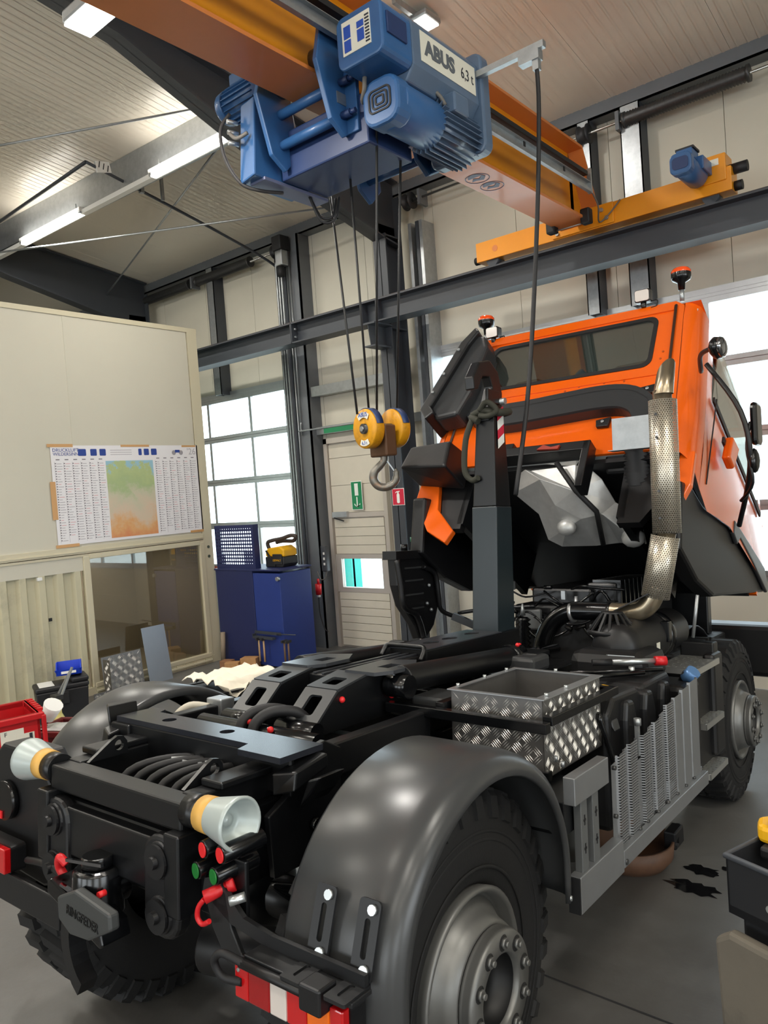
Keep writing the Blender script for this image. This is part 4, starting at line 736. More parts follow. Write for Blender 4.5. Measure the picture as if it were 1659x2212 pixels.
G().tube([(-0.13, -0.66, 0.84), (-0.16, -0.67, 0.88), (-0.14, -0.68, 0.92), (-0.115, -0.67, 0.90)], 0.014, n=8).done('release_handle', m_redp, cpl); G().cyl((0.09, -0.66, 0.86), (0.09, -0.685, 0.86), 0.010, n=10).done('wear_indicator', m_redb, cpl)
G().bar((-0.08, -0.69, 0.93), (0.09, -0.67, 0.945), 0.010, 0.010).done('release_lever', m_chrome, cpl); G().bar((-0.08, -0.71, 0.86), (0.08, -0.70, 0.835), 0.010, 0.010).done('release_lever', m_chrome, cpl)
G().tube([(-0.55, -0.58, 0.78), (-0.42, -0.60, 0.81), (-0.3, -0.62, 0.83), (-0.14, -0.66, 0.85)], 0.013).done('hose', m_tp, cpl)
vb = tb('valve_bracket', (0.40, -0.54, 0.84), (0.60, -0.525, 1.03), m_tb, 0.004)
for x, z, m in ((0.49, 1.06, m_redb), (0.565, 1.062, m_redb), (0.458, 0.994, m_grn), (0.535, 0.996, m_grn)):
    v = G().cyl((x, -0.60, z), (x + 0.02, -0.46, z + 0.01), 0.026, n=18).done('quick_coupler', m_tg, vb, bevel=0.003); G().cyl((x - 0.001, -0.604, z), (x, -0.60, z), 0.021, n=18).done('coupler_cap', m, vb)
G().cyl((0.505, -0.61, 0.935), (0.55, -0.55, 0.96), 0.019, 0.016, n=14).cyl((0.545, -0.56, 0.958), (0.558, -0.545, 0.964), 0.022, n=14).tube([(0.505, -0.61, 0.93), (0.485, -0.615, 0.905), (0.48, -0.615, 0.875), (0.497, -0.612, 0.86), (0.525, -0.61, 0.875)], 0.0075, n=8).done('air_coupling', m_redp, vb)
G().cyl((0.60, -0.60, 0.945), (0.63, -0.57, 0.955), 0.014, n=8).done('bolt', m_zinc, vb)
G().prism([(0.92, 0.47), (0.97, 0.50), (0.95, 0.56), (0.86, 0.58), (0.80, 0.62), (0.80, 0.70), (0.74, 0.70), (0.76, 0.56), (0.84, 0.50)], 'y', -0.58, -0.565).done('link_plate', m_brk, vb, bevel=0.003)
random.seed(3)
for k in range(5): G().tube([(-0.16 + 0.07 * k, -0.50, 1.0), (-0.14 + 0.07 * k, -0.42, 1.13), (-0.05 + 0.06 * k, -0.28, 1.16), (0.02 + 0.04 * k, -0.16, 1.12), (0.05 + 0.03 * k, 0.0, 1.0)], 0.014, n=8).done('hydraulic_hose', m_black, sf)
for k in range(3): G().cyl((-0.06 + 0.06 * k, -0.30, 1.155), (-0.02 + 0.05 * k, -0.24, 1.15), 0.016, n=8).done('hose_fitting', m_galv, sf)
hv = G().box((0.06, -0.30, 1.06), (0.16, -0.2, 1.14)).done('hydraulic_valve', m_tg, tr, bevel=0.004)
for k in range(6): G().cyl((0.07 + 0.02 * (k % 3), -0.29 + 0.03 * (k // 3), 1.14), (0.07 + 0.02 * (k % 3), -0.29 + 0.03 * (k // 3), 1.165), 0.008, n=6).done('valve_stud', m_galv, hv)
# valve cluster right of the frame, below the crossbeam
vc = tb('valve_block', (0.46, 0.02, 0.93), (0.60, 0.18, 1.02), m_tg, 0.008)
for k in range(7): G().cyl((0.48 + 0.03 * (k % 4), 0.0 - 0.02 * (k // 4), 0.90 + 0.04 * (k // 4)), (0.50 + 0.03 * (k % 4), -0.06, 0.92 + 0.04 * (k // 4)), 0.012, n=8).done('fitting', m_tg, vc)
for k in range(4): G().tube([(0.5 + 0.03 * k, -0.05, 0.93), (0.52 + 0.03 * k, -0.14, 0.90), (0.5, -0.2, 0.82 - 0.02 * k), (0.44, -0.3, 0.84)], 0.009, n=6).done('hose', m_tg, vc)
G().cyl((0.42, 0.2, 1.02), (0.72, 0.2, 1.05), 0.01, n=8).cyl((0.52, 0.16, 1.0), (0.60, 0.16, 1.02), 0.035, n=16).done('level_valve', m_tg, vc)
G().cyl((0.2, -0.35, 0.60), (0.75, -0.22, 0.62), 0.085, n=20).done('air_tank', m_tp, tr, bevel=0.01)
G().prism([(0.62 + 0.20 * math.sin(R_(a)), -0.05 + 0.2 * math.cos(R_(a))) for a in range(120, 241, 12)] + [(0.62 + 0.15 * math.sin(R_(a)), -0.05 + 0.15 * math.cos(R_(a))) for a in range(240, 119, -12)], 'y', -0.62, -0.56).done('guard_segment', m_tp, tr)
# ---------------------------------------------------------------- aluminium chequer plate box on angle rails
def chequer(g, o, eu, ev, W_, H_, cell=0.037, lift=0.003, inset=0.006):
    """five-bar tread pattern raised on a plate: o corner, eu/ev in-plane unit vectors"""
    o = Vector(o); eu = Vector(eu); ev = Vector(ev); n = eu.cross(ev).normalized(); d1 = (eu + ev).normalized(); d2 = (eu - ev).normalized()
    nx = int(W_ / cell) + 1; ny = int(H_ / cell) + 1
    for i in range(nx):
        for j in range(ny):
            cu = (i + 0.5) * W_ / nx; cv = (j + 0.5) * H_ / ny; a, b = (d1, d2) if (i + j) % 2 else (d2, d1)
            for k in range(-2, 3):
                c = o + eu * cu + ev * cv + b * (k * cell * 0.19); h = cell * 0.44 * (1 - 0.06 * abs(k)); w = cell * 0.05
                p = [c - a * h, c + b * w, c + a * h, c - b * w]
                ok = all(inset < (q - o).dot(eu) < W_ - inset and inset < (q - o).dot(ev) < H_ - inset for q in p)
                if ok: g.add([p[0], p[1], p[2], p[3], c + n * lift], [(0, 1, 4), (1, 2, 4), (2, 3, 4), (3, 0, 4)])
    return g
BX0, BX1, BY0, BY1, BZ0, BZ1 = 0.535, 0.945, 0.645, 1.205, 1.0, 1.30
bxo = G().box((BX0, BY0, BZ0), (BX1, BY0 + 0.003, BZ1)).box((BX1 - 0.003, BY0, BZ0), (BX1, BY1, BZ1)).box((BX0, BY1 - 0.003, BZ0), (BX1, BY1, BZ1)).box((BX0, BY0, BZ0), (BX0 + 0.003, BY1, BZ1)).box((BX0, BY0, BZ0), (BX1, BY1, BZ0 + 0.004)).done('storage_box', m_chkb, tr)
g = G(); chequer(g, (BX0, BY0 - 0.0002, BZ0), (1, 0, 0), (0, 0, 1), BX1 - BX0, BZ1 - BZ0, 0.046)
tag(g.done('tread_bars', m_chk, bxo), kind='stuff')
g = G(); chequer(g, (BX1 + 0.0002, BY0, BZ0), (0, 1, 0), (0, 0, 1), BY1 - BY0, BZ1 - BZ0, 0.046); tag(g.done('tread_bars', m_chk, bxo), kind='stuff')
G().prism([(BX0 - 0.012, BY0 - 0.012), (BX1 + 0.012, BY0 - 0.012), (BX1 + 0.012, BY1 + 0.012), (BX0 - 0.012, BY1 + 0.012)], 'z', BZ1, BZ1 + 0.004, holes=[[(BX0 + 0.012, BY0 + 0.012), (BX1 - 0.03, BY0 + 0.012), (BX1 - 0.03, BY1 - 0.012), (BX0 + 0.012, BY1 - 0.012)]]).done('box_flange', m_alu, bxo)
for x, y in ((BX0, 0.70), (BX0, 0.92), (BX0, 1.12), (BX1 - 0.01, 0.70), (BX1 - 0.01, 0.88), (0.74, BY1)): G().cyl((x, y, BZ1 + 0.004), (x, y, BZ1 + 0.016), 0.008, n=6).done('flange_bolt', m_zinc, bxo)
for z, x in ((1.235, 1.0), (1.0, 1.0)): pass
rl = tb('box_carrier', (0.26, 0.555, 1.195), (1.0, 0.595, 1.235), m_tg, 0.003)
for nm, a, b in (('carrier_tube', (0.985, 0.60, 1.235), (0.985, 1.27, 1.235)), ('carrier_tube', (0.505, 0.60, 1.235), (0.505, 1.25, 1.235))): G().bar(a, b, 0.04, 0.035).done(nm, m_tg, rl, bevel=0.003)
G().bar((0.30, 1.24, 1.235), (1.0, 1.24, 1.235), 0.035, 0.035).done('carrier_tube', m_tg, rl, bevel=0.003); G().bar((0.985, 0.61, 1.03), (0.90, 0.61, 1.03), 0.035, 0.035).done('carrier_tube', m_tg, rl, bevel=0.003)
tb('electric_box', (0.32, 0.66, 1.20), (0.48, 0.86, 1.25), m_fend, 0.01)
G().prism([(0.5, 0.92), (0.86, 0.98), (0.86, 1.07), (0.62, 1.10)], 'x', 0.40, 0.42).done('carrier_gusset', m_tb, rl)
G().hexa([(0.44, 0.30, 1.0), (0.52, 0.27, 1.0), (0.54, 0.33, 1.0), (0.46, 0.36, 1.0), (0.46, 0.31, 1.11), (0.54, 0.28, 1.11), (0.56, 0.34, 1.11), (0.48, 0.37, 1.11)]).done('reflector_bracket', mat('grey_bracket', (96, 98, 98), 0.4, 0.4), tr)
# ---------------------------------------------------------------- tank, guards, side rail
tk = G().prism([(1.22, 0.62), (2.14, 0.62), (2.14, 1.10), (2.08, 1.19), (1.70, 1.19), (1.66, 1.15), (1.60, 1.19), (1.30, 1.20), (1.22, 1.13)], 'x', 0.52, 0.97).done('fuel_tank', m_tp, tr, bevel=0.025, seg=3)
for y in (1.36, 1.62, 1.88): G().prism([(y, 0.66), (y + 0.14, 0.66), (y + 0.14, 1.06), (y + 0.10, 1.16), (y + 0.02, 1.165), (y, 1.08)], 'x', 0.60, 1.005).done('tank_rib', m_tp, tk, bevel=0.02, seg=3)
for y in (1.26, 1.98): G().hexa([(0.965, y, 1.07), (0.985, y, 1.05), (0.985, y + 0.07, 1.05), (0.965, y + 0.07, 1.07), (0.955, y, 1.12), (0.975, y, 1.09), (0.975, y + 0.07, 1.09), (0.955, y + 0.07, 1.12)]).done('tank_notch', m_fend, tk, bevel=0.006)
G().tube([(0.95, 1.16, 1.15), (1.0, 1.22, 0.9), (1.02, 1.3, 0.72)], 0.014).done('tank_strap', m_tg, tk)
ab = tb('urea_tank', (0.62, 2.05, 0.64), (1.06, 2.33, 1.12), m_tp, 0.03); G().cyl((1.0, 2.24, 1.10), (1.03, 2.23, 1.16), 0.035, 0.032, n=18).done('tank_neck', m_tp, ab); G().cyl((1.015, 2.235, 1.125), (1.06, 2.22, 1.175), 0.038, n=12).done('blue_cap', mat('urea_cap_blue', (88, 128, 176), 0.3, 0.3), ab)
def guard(y0, y1, z0, zt0, zt1, perf, x=1.085):
    rows = []; uvs = []; n = 2; q0 = 0.014 if perf else 0.0; pr = [(y0, 0), (y0 + 0.006, q0), (y1 - 0.006, q0), (y1, 0)]
    for (y, d) in pr:
        t = (y - y0) / (y1 - y0); zt = zt0 + (zt1 - zt0) * t; rows.append([(x + d, y, z0 + (zt - z0) * q / 4) for q in range(5)]); uvs.append([(y, z0 + (zt - z0) * q / 4) for q in range(5)])
    o = G().grid(rows, 0, False, uvs).done('guard_panel', m_perfa if perf == 1 else m_aluB, gp, solid=0.002); return o
gp = tb('tank_guard', (1.055, 0.94, 0.64), (1.075, 2.24, 0.67), m_aluB, 0.002)
edges = [(0.945, 0.99, 1.0, 1.005, 0), (0.99, 1.075, 1.03, 1.035, 1), (1.075, 1.12, 1.03, 1.035, 0), (1.12, 1.215, 1.045, 1.05, 1), (1.215, 1.285, 0.945, 0.95, 0), (1.285, 1.385, 1.045, 1.06, 1), (1.385, 1.435, 1.055, 1.06, 0), (1.435, 1.545, 1.07, 1.08, 1), (1.55, 1.61, 1.08, 1.085, 0), (1.61, 1.73, 1.115, 1.12, 1), (1.735, 1.85, 1.125, 1.13, 2), (1.86, 1.98, 1.14, 1.145, 2), (1.99, 2.13, 1.155, 1.16, 2)]
for a, b, t0, t1, p in edges: guard(a, b, 0.655, t0, t1, p)
for y in (0.965, 1.20, 1.30, 1.44, 1.58, 1.72, 1.86, 2.0): G().cyl((1.09, y, 0.675), (1.108, y, 0.675), 0.009, n=8).done('guard_bolt', m_dark, gp)
for z in (0.80, 0.99): G().cyl((1.085, 0.958, z), (1.10, 0.958, z), 0.009, n=8).done('guard_bolt', m_dark, gp)
G().box((1.07, 1.265, 0.96), (1.085, 1.29, 1.09)).cyl((1.08, 1.275, 1.09), (1.08, 1.275, 1.12), 0.016, n=10).done('strap_buckle', m_galv, gp)
sr = G().box((1.095, 0.95, 0.605), (1.125, 2.17, 0.672)).done('side_rail', m_aluB, tr, bevel=0.003)
G().box((1.08, 0.53, 0.595), (1.125, 0.945, 0.722)).done('rail_end', m_aluB, sr, bevel=0.003); G().box((1.081, 0.522, 0.597), (1.124, 0.53, 0.72)).done('end_cap', m_black, sr)
G().cyl((1.12, 0.97, 0.625), (1.13, 0.97, 0.625), 0.012, n=8).done('rail_bolt', m_dark, sr)
G().box((1.08, 0.507, 0.975), (1.125, 0.82, 1.072)).done('upper_rail', m_aluB, sr, bevel=0.003); tb('rail_bracket', (0.78, 0.51, 0.86), (1.08, 0.80, 0.98), m_tb, 0.004, sr)
m_post = mat('grey_post', (108, 110, 110), 0.45, 0.4)
for y in (0.575, 0.68): 
    p = G().box((1.085, y, 0.72), (1.115, y + 0.055, 0.978)).done('rail_post', m_post, sr, bevel=0.003)
    for z in (0.80, 0.90): G().box((1.1152, y + 0.024, z - 0.018), (1.1165, y + 0.032, z + 0.018)).box((1.1152, y + 0.018, z - 0.004), (1.1165, y + 0.038, z + 0.004)).done('cross_slot', m_black, sr)
for k in range(4): G().cyl((1.03 - 0.05 * k, 0.62 + 0.05 * k, 1.07), (1.03 - 0.05 * k, 0.62 + 0.05 * k, 1.09), 0.008, n=6).done('stud', m_galv, sr)
G().sphere((0.95, 0.86, 0.78), 0.16, sc=(0.5, 0.7, 1.0)).done('air_bellow', mat('bellow_grey', (74, 74, 70), 0.6), tr)
# battery box / dark bodies between frame and tank
tb('battery_box', (0.45, 1.25, 0.66), (0.60, 2.3, 1.15), m_tp, 0.02); tb('frame_box', (0.46, 0.55, 0.80), (0.78, 1.15, 0.98), m_tp, 0.01)
# ---------------------------------------------------------------- steps
stp = tb('step_column', (0.72, 2.42, 0.50), (0.985, 2.86, 1.10), m_tp, 0.02); tb('step_post', (0.95, 2.78, 0.58), (1.02, 2.98, 1.18), m_tp, 0.02, stp)
m_grate = mat('step_grate_aluminium', (196, 196, 192), 0.32, 0.8)
def step(z, y0, y1, x0, x1):
    holes = []
    for i in range(5):
        for j in range(9): holes.append(circ(x0 + (x1 - x0) * (i + 0.5 + 0.25 * (j % 2) - 0.12) / 5, y0 + (y1 - y0) * (j + 0.5) / 9, 0.009, 6))
    s_ = G().prism(rrect(x0, y0, x1, y1, 0.01), 'z', z - 0.004, z, holes=holes).done('step_grate', m_grate, stp); G().box((x1 - 0.004, y0, z - 0.035), (x1, y1, z - 0.002)).box((x0, y0, z - 0.035), (x1, y0 + 0.004, z - 0.002)).done('step_edge', m_grate, stp)
step(1.155, 2.40, 2.86, 0.80, 1.03); step(0.845, 2.44, 2.82, 0.90, 1.055); step(0.565, 2.46, 2.84, 0.92, 1.06)
tb('grab_bracket', (0.80, 2.86, 1.10), (1.0, 2.96, 1.24), m_tp, 0.01, stp); G().cyl((0.94, 2.40, 1.06), (0.96, 2.38, 1.06), 0.016, n=10).done('stud', m_galv, stp)
# front arch liner over the front wheel
g = G(); rows = []
for k in range(13):
    a = R_(15 + 150 * k / 12); rows.append([(x, 3.80 + 0.66 * math.cos(a), 0.60 + 0.62 * math.sin(a)) for x in (0.40, 0.62)])
g.grid(rows); g.done('wheel_arch', m_tp, tr, solid=0.01)
fb = tb('front_bumper', (-1.0, 4.55, 0.75), (1.06, 4.85, 1.16), m_tp, 0.04); G().box((1.05, 4.60, 1.02), (1.075, 4.78, 1.10)).done('indicator_lamp', m_amb, fb, bevel=0.006)
tb('bumper_step', (0.42, 3.2, 1.0), (0.66, 4.6, 1.10), mat('matt_black_underbody', (10, 10, 11), 0.7), 0.02)
# ---------------------------------------------------------------- air filter and pre-cleaner
af = G().lathe([(0.0, 1.98), (0.09, 1.99), (0.125, 2.03), (0.135, 2.1), (0.135, 2.52), (0.142, 2.53), (0.142, 2.57), (0.135, 2.58), (0.135, 2.95), (0.12, 3.0), (0.0, 3.02)], (0.70, 0, 1.30), 'y', 36).done('air_filter', m_tp, tr)
G().lathe([(0.137, 2.60), (0.148, 2.61), (0.148, 2.66), (0.137, 2.67)], (0.70, 0, 1.30), 'y', 32).done('filter_band', m_tg, af); tb('filter_latch', (0.80, 2.50, 1.28), (0.85, 2.56, 1.40), m_tg, 0.006, af)
for y, z in ((2.34, 1.27), (2.53, 1.36)): G().cb((0.838, y, z), (0.004, 0.05, 0.055)).done('filter_label', m_label, af)
pc = tb('precleaner', (0.50, 1.86, 1.12), (0.92, 2.25, 1.30), m_tp, 0.06)
G().lathe([(0.13, 1.36), (0.138, 1.37), (0.138, 1.385), (0.13, 1.39)], (0.66, 2.12, 0), 'z', 32).done('precleaner_ring', m_tp, pc); G().lathe([(0.05, 1.47), (0.06, 1.475), (0.06, 1.485), (0.0, 1.487)], (0.66, 2.12, 0), 'z', 24).done('precleaner_top', m_tp, pc)
for k in range(14):
    a = 2 * math.pi * k / 14; G().bar((0.66 + 0.134 * math.cos(a), 2.12 + 0.134 * math.sin(a), 1.38), (0.66 + 0.055 * math.cos(a), 2.12 + 0.055 * math.sin(a), 1.48), 0.014, 0.008).done('precleaner_rib', m_tp, pc)
# ---------------------------------------------------------------- exhaust
ex = G().tube([(0.10, 2.33, 1.05), (0.12, 2.33, 1.2), (0.18, 2.33, 1.36), (0.30, 2.33, 1.45), (0.42, 2.33, 1.462), (0.58, 2.33, 1.462)], 0.056, n=18).done('exhaust_pipe', m_tg, tr)
G().tube([(0.57, 2.33, 1.462), (0.66, 2.33, 1.462), (0.75, 2.33, 1.478), (0.81, 2.33, 1.53), (0.845, 2.33, 1.62)], 0.055, n=18).done('exhaust_elbow', m_exh, ex); G().cyl((0.325, 2.33, 1.452), (0.345, 2.33, 1.454), 0.061, n=18).done('pipe_clamp', m_alu, ex)
G().cyl((0.84, 2.33, 1.60), (0.915, 2.33, 1.92), 0.05, n=16).cyl((0.915, 2.33, 1.92), (0.92, 2.33, 2.72), 0.052, n=16).done('stack_pipe', m_exh, ex)
g = G(); g.lathe([(0.055, 2.70), (0.052, 2.80), (0.048, 2.80), (0.05, 2.70)], (0.925, 2.33, 0), 'z', 24); o_ = g.done('stack_tip', m_exh, ex)
for v in o_.data.vertices:
    if v.co.z > 2.75: v.co.z += (v.co.x - 0.925) * 0.9 + 0.03 - (v.co.y - 2.33) * 0.7
    if v.co.z > 2.74: v.co.x += 0.02
def shield(p0, p1, r, a0, a1, hl):
    p0 = Vector(p0); p1 = Vector(p1); d = (p1 - p0).normalized(); u = Vector((0, -1, 0)); u = (u - d * u.dot(d)).normalized(); w = d.cross(u); rows = []; uvs = []; n = 20
    for i in range(n + 1):
        a = a0 + (a1 - a0) * i / n; e = u * math.cos(a) + w * math.sin(a); rows.append([p0 + e * r, p0.lerp(p1, 0.5) + e * r, p1 + e * r]); uvs.append([(a * r, 0), (a * r, hl / 2), (a * r, hl)])
    return G().grid(rows, 0, True, uvs).done('heat_guard', m_perf, ex, solid=0.0015)
shield((0.915, 2.33, 1.915), (0.92, 2.33, 2.665), 0.077, R_(-120), R_(120), 0.75); shield((0.835, 2.33, 1.555), (0.905, 2.33, 1.90), 0.077, R_(-120), R_(120), 0.35)
for z in (2.0, 2.15, 2.45, 2.58): G().cyl((0.905, 2.25, z), (0.905, 2.245, z), 0.008, n=8).done('guard_bolt', m_dark, ex)
G().box((0.55, 2.52, 2.42), (0.80, 2.525, 2.625)).box((0.55, 2.44, 2.42), (0.80, 2.525, 2.424)).done('silver_plate', m_galv, ex)
G().bar((0.55, 2.25, 1.44), (0.82, 2.28, 1.58), 0.07, 0.006).done('guard_stay', m_tp, ex)
# ---------------------------------------------------------------- cab (tilted forward 31 degrees)
CT = R_(-31.0); CX = Matrix.Translation((0, 2.66, 2.43)) @ Matrix.Rotation(CT, 4, 'X')
def loft(stations, nm, m, par, X=None, smooth=True):
    g = G(); g.grid(stations, 0, smooth); return g.done(nm, m, par, X=X)
WIN = rrect(-0.64, 0.69, 0.64, 1.135, 0.07, 5)
g = G(); g.prism([(u, x) for x, u in [(-0.86, 0.0), (0.86, 0.0), (0.80, 1.20), (0.74, 1.25), (-0.74, 1.25), (-0.80, 1.20)]], 'y', 0.0, 0.02, holes=[[(u, x) for x, u in WIN]])
for s in (-1, 1):   # rounded rear corner, side wall with door window opening
    prof = [(0.86, 0.80, 0.0), (0.91, 0.845, 0.015), (0.955, 0.885, 0.06), (0.975, 0.90, 0.13), (0.98, 0.905, 0.22)]
    rows = [[(s * (a + (b - a) * max(0.0, u / 1.22) ** 1.3), f + (0.02 if u > 1.15 else 0), u) for u in (-0.02 - 0.14 * min(1, f / 0.2), 0.3, 0.6, 0.9, 1.1, 1.2, 1.235)] for a, b, f in prof]; g.grid(rows, 0, True)
    def sx(u): return s * (0.98 + (0.905 - 0.98) * max(0, u / 1.22) ** 1.3)
    low = [(0.22, -0.16), (0.42, -0.2), (0.62, -0.12), (0.95, 0.0), (1.35, 0.05), (1.75, 0.10), (1.98, 0.12)]
    def lowz(f):
        for (a, b), (c, d) in zip(low, low[1:]):
            if a <= f <= c: return b + (d - b) * (f - a) / (c - a)
        return 0.12
    fs_ = [0.22, 0.32, 0.42, 0.62, 0.95, 1.35, 1.75, 1.98]
    g.grid([[(sx(u), f, u) for u in [lowz(f) + (0.62 - lowz(f)) * t for t in (0, 0.3, 0.6, 0.8, 1.0)]] for f in fs_], 0, True)
    g.grid([[(sx(u), f, u) for u in (0.62, 0.8, 1.0, 1.13)] for f in (0.22, 0.34)], 0, True)
    g.grid([[(sx(u), f, u) for u in (1.13, 1.2, 1.235)] for f in (0.22, 0.42, 0.95, 1.45)], 0, True)
    g.grid([[(sx(u) - s * 0.0, 1.96 - 0.55 * (u - 0.62) - dd, u) for u in (0.62, 0.8, 1.0, 1.13)] for dd in (0.09, 0.0)], 0, True)
g.grid([[(x, f, 1.235 + 0.03 * (1 - (x / 0.9) ** 2) * min(1, f / 0.2)) for x in (-0.90, -0.6, -0.3, 0, 0.3, 0.6, 0.90)] for f in (0.02, 0.2, 0.7, 1.2, 1.5)], 0, True)
g.box((-0.74, -0.012, 1.16), (0.74, 0.0, 1.20)).box((-0.70, -0.008, 0.60), (0.70, 0.0, 0.64))
g.prism([(0.0, -0.95), (0.62, -0.95), (0.62, 0.95), (0.0, 0.95)], 'y', 1.95, 1.98)
cab = g.done('cab', m_or, tr, X=CX)
m_lin = mat('cab_lining_grey', (196, 200, 196), 0.6)
G().prism([(u, x) for x, u in rrect(-0.645, 0.685, 0.645, 1.14, 0.07, 5)], 'y', -0.006, 0.004, holes=[[(u, x) for x, u in rrect(-0.615, 0.715, 0.615, 1.11, 0.055, 5)]]).done('window_seal', m_black, cab)
G().prism([(u, x) for x, u in rrect(-0.63, 0.70, 0.63, 1.125, 0.06, 5)], 'y', 0.004, 0.009).done('rear_window', m_cgl, cab)
for s in (-1, 1):
    G().box((s * 0.945 - 0.004, 0.36, 0.63), (s * 0.945 + 0.004, 1.50, 1.12)).done('door_window', m_cgl, cab); G().box((s * 0.962 - 0.006, 0.34, 0.60), (s * 0.962 + 0.006, 1.80, 0.64)).done('window_trim', m_black, cab)
    G().box((s * 0.985 - 0.006, 0.55, 0.42), (s * 0.985 + 0.012, 0.72, 0.47)).done('door_handle', m_blackp, cab, bevel=0.006); G().box((s * 0.982 - 0.003, 0.335, -0.05), (s * 0.982 + 0.003, 0.345, 0.62)).done('door_gap', m_black, cab)
    G().prism([(0.56, 0.30), (0.70, 0.30), (0.78, 0.52), (0.60, 0.50)], 'x', s * 0.985, s * 1.04).done('corner_vane', m_or, cab, bevel=0.015)
    G().cyl((s * 0.79, -0.01, 0.02), (s * 0.75, -0.01, 1.2), 0.010, n=8).done('drip_gutter', mat('gutter_dark', (60, 40, 30), 0.5), cab)
G().box((-0.86, 0.03, 0.02), (0.86, 1.9, 0.04)).done('floor_lining', m_lin, cab); G().box((-0.84, 0.05, 1.20), (0.84, 1.4, 1.22)).done('roof_lining', m_lin, cab); G().box((-0.86, 1.88, 0.04), (0.86, 1.94, 0.64)).done('dash_lining', m_lin, cab)
for s in (-1, 1): G().prism([(0.06, 0.04), (1.9, 0.04), (1.9, 0.60), (0.34, 0.60), (0.34, 1.14), (0.06, 1.2)], 'x', s * 0.875, s * 0.865).done('side_lining', m_lin, cab)
G().grid([[(x, 1.93 - 0.52 * (u - 0.62), u) for x in (-0.88, 0.88)] for u in (0.62, 1.2)], 0, False).done('windscreen', m_glass, cab)
m_film = mat('clear_seat_film', (70, 74, 74), 0.15, coat=0.8, bump=0.9, bscale=9)
for x, w in ((-0.38, 0.22), (0.42, 0.24)):
    g = G(); g.prism([(0.52, x - w), (0.86, x - w * 0.8), (0.92, x - w * 0.4), (0.93, x + w * 0.4), (0.86, x + w * 0.8), (0.52, x + w)], 'y', 0.16, 0.34); g.done('wrapped_seat', m_film, cab, bevel=0.05, seg=3)
G().prism([(0.98, -0.02), (1.02, 0.02), (0.95, 0.1), (0.85, 0.06), (0.86, -0.05)], 'y', 1.2, 1.3).done('dash_console', m_blackp, cab, bevel=0.03)
for x, u in ((0.06, 0.58), (0.16, 0.60), (0.34, 0.60), (0.48, 0.59), (0.62, 0.62), (0.70, 0.74), (0.71, 0.80), (-0.40, 0.54)): G().cyl((x, -0.003, u), (x, 0.0, u), 0.008, n=8).done('plug', mat('plug_dark_orange', (170, 70, 16), 0.4), cab)
# intake snorkel and duct along the rear wall
m_duct = mat('duct_grey_plastic', (40, 42, 44), 0.42, var=0.05)
dk = G().prism([(0.32, -0.84), (0.42, -0.92), (1.02, -0.75), (1.12, -0.70), (1.10, -0.62), (0.98, -0.57), (0.55, -0.60), (0.34, -0.66)], 'y', -0.20, -0.02).done('intake_snorkel', m_duct, cab, bevel=0.03, seg=3)
G().prism([(0.30, -0.90), (0.40, -0.98), (1.03, -0.80), (1.17, -0.70), (1.12, -0.66), (1.0, -0.72), (0.42, -0.89), (0.36, -0.84)], 'y', -0.24, 0.02).done('snorkel_flange', m_tp, cab, bevel=0.012)
for u, x in ((0.95, -0.79), (0.72, -0.855), (0.55, -0.905)): G().cyl((x, -0.25, u), (x, -0.235, u), 0.012, n=8).done('flange_screw', m_galv, cab)
rows = []
ctr = [(-0.66, 0.98, 0.16), (-0.66, 0.72, 0.19), (-0.60, 0.50, 0.20), (-0.46, 0.38, 0.20), (-0.22, 0.365, 0.20), (0.1, 0.385, 0.20), (0.36, 0.40, 0.20), (0.54, 0.38, 0.19), (0.66, 0.30, 0.18), (0.71, 0.17, 0.16)]
P_ = spline([Vector((x, 0, u)) for x, u, h in ctr], 4); H_ = spline([Vector((h, 0, 0)) for x, u, h in ctr], 4)
for i, p in enumerate(P_):
    t = (P_[min(i + 1, len(P_) - 1)] - P_[max(i - 1, 0)]).normalized(); nrm = Vector((-t.z, 0, t.x)); h = H_[i].x / 2
    rows.append([p + nrm * a + Vector((0, f, 0)) for a, f in ((-h, 0.0), (-h, -0.085), (-h * 0.93, -0.10), (h * 0.93, -0.10), (h, -0.085), (h, 0.0))])
g = G(); g.grid(rows, 0, False); g.done('intake_duct', m_duct, cab)
rows = [[p + Vector((-(P_[min(i + 1, len(P_) - 1)] - P_[max(i - 1, 0)]).normalized().z, 0, (P_[min(i + 1, len(P_) - 1)] - P_[max(i - 1, 0)]).normalized().x)) * a + Vector((0, -0.1025, 0)) for a in (0.045, 0.05)] for i, p in enumerate(P_) if i > 10]
G().grid(rows, 0, False).done('duct_seam', m_black, cab)
for x, u in ((0.66, 0.47), (0.40, 0.24)): G().prism([(u - 0.035, x - 0.04), (u - 0.035, x + 0.04), (u + 0.035, x + 0.05), (u + 0.02, x - 0.05)], 'y', -0.03, -0.004).cyl((x, -0.04, u), (x, -0.03, u), 0.012, n=8, mi=1).done('duct_bracket', [m_tp, m_galv], cab, bevel=0.004)
G().hexa([(-1.0, -0.22, -0.12), (-0.60, -0.22, -0.14), (-0.58, 0.06, -0.16), (-1.0, 0.06, -0.10), (-0.98, -0.20, 0.08), (-0.64, -0.20, 0.10), (-0.60, 0.05, 0.12), (-0.98, 0.05, 0.12)]).done('lock_cover', m_tp, cab, bevel=0.02, seg=3)
G().box((-0.36, -0.10, -0.02), (0.37, 0.02, 0.05)).box((0.33, -0.10, -0.30), (0.38, 0.02, 0.05)).box((-0.40, -0.06, 0.05), (-0.2, 0.0, 0.12)).done('rear_crossmember', m_tb, cab, bevel=0.006)
G().prism([(0.0, 0.02), (0.035, 0.06), (0.01, 0.12), (0.02, 0.18), (-0.01, 0.17)], 'y', -0.115, -0.10).done('lock_lever', mat('red_lever', (150, 44, 24), 0.5), cab)
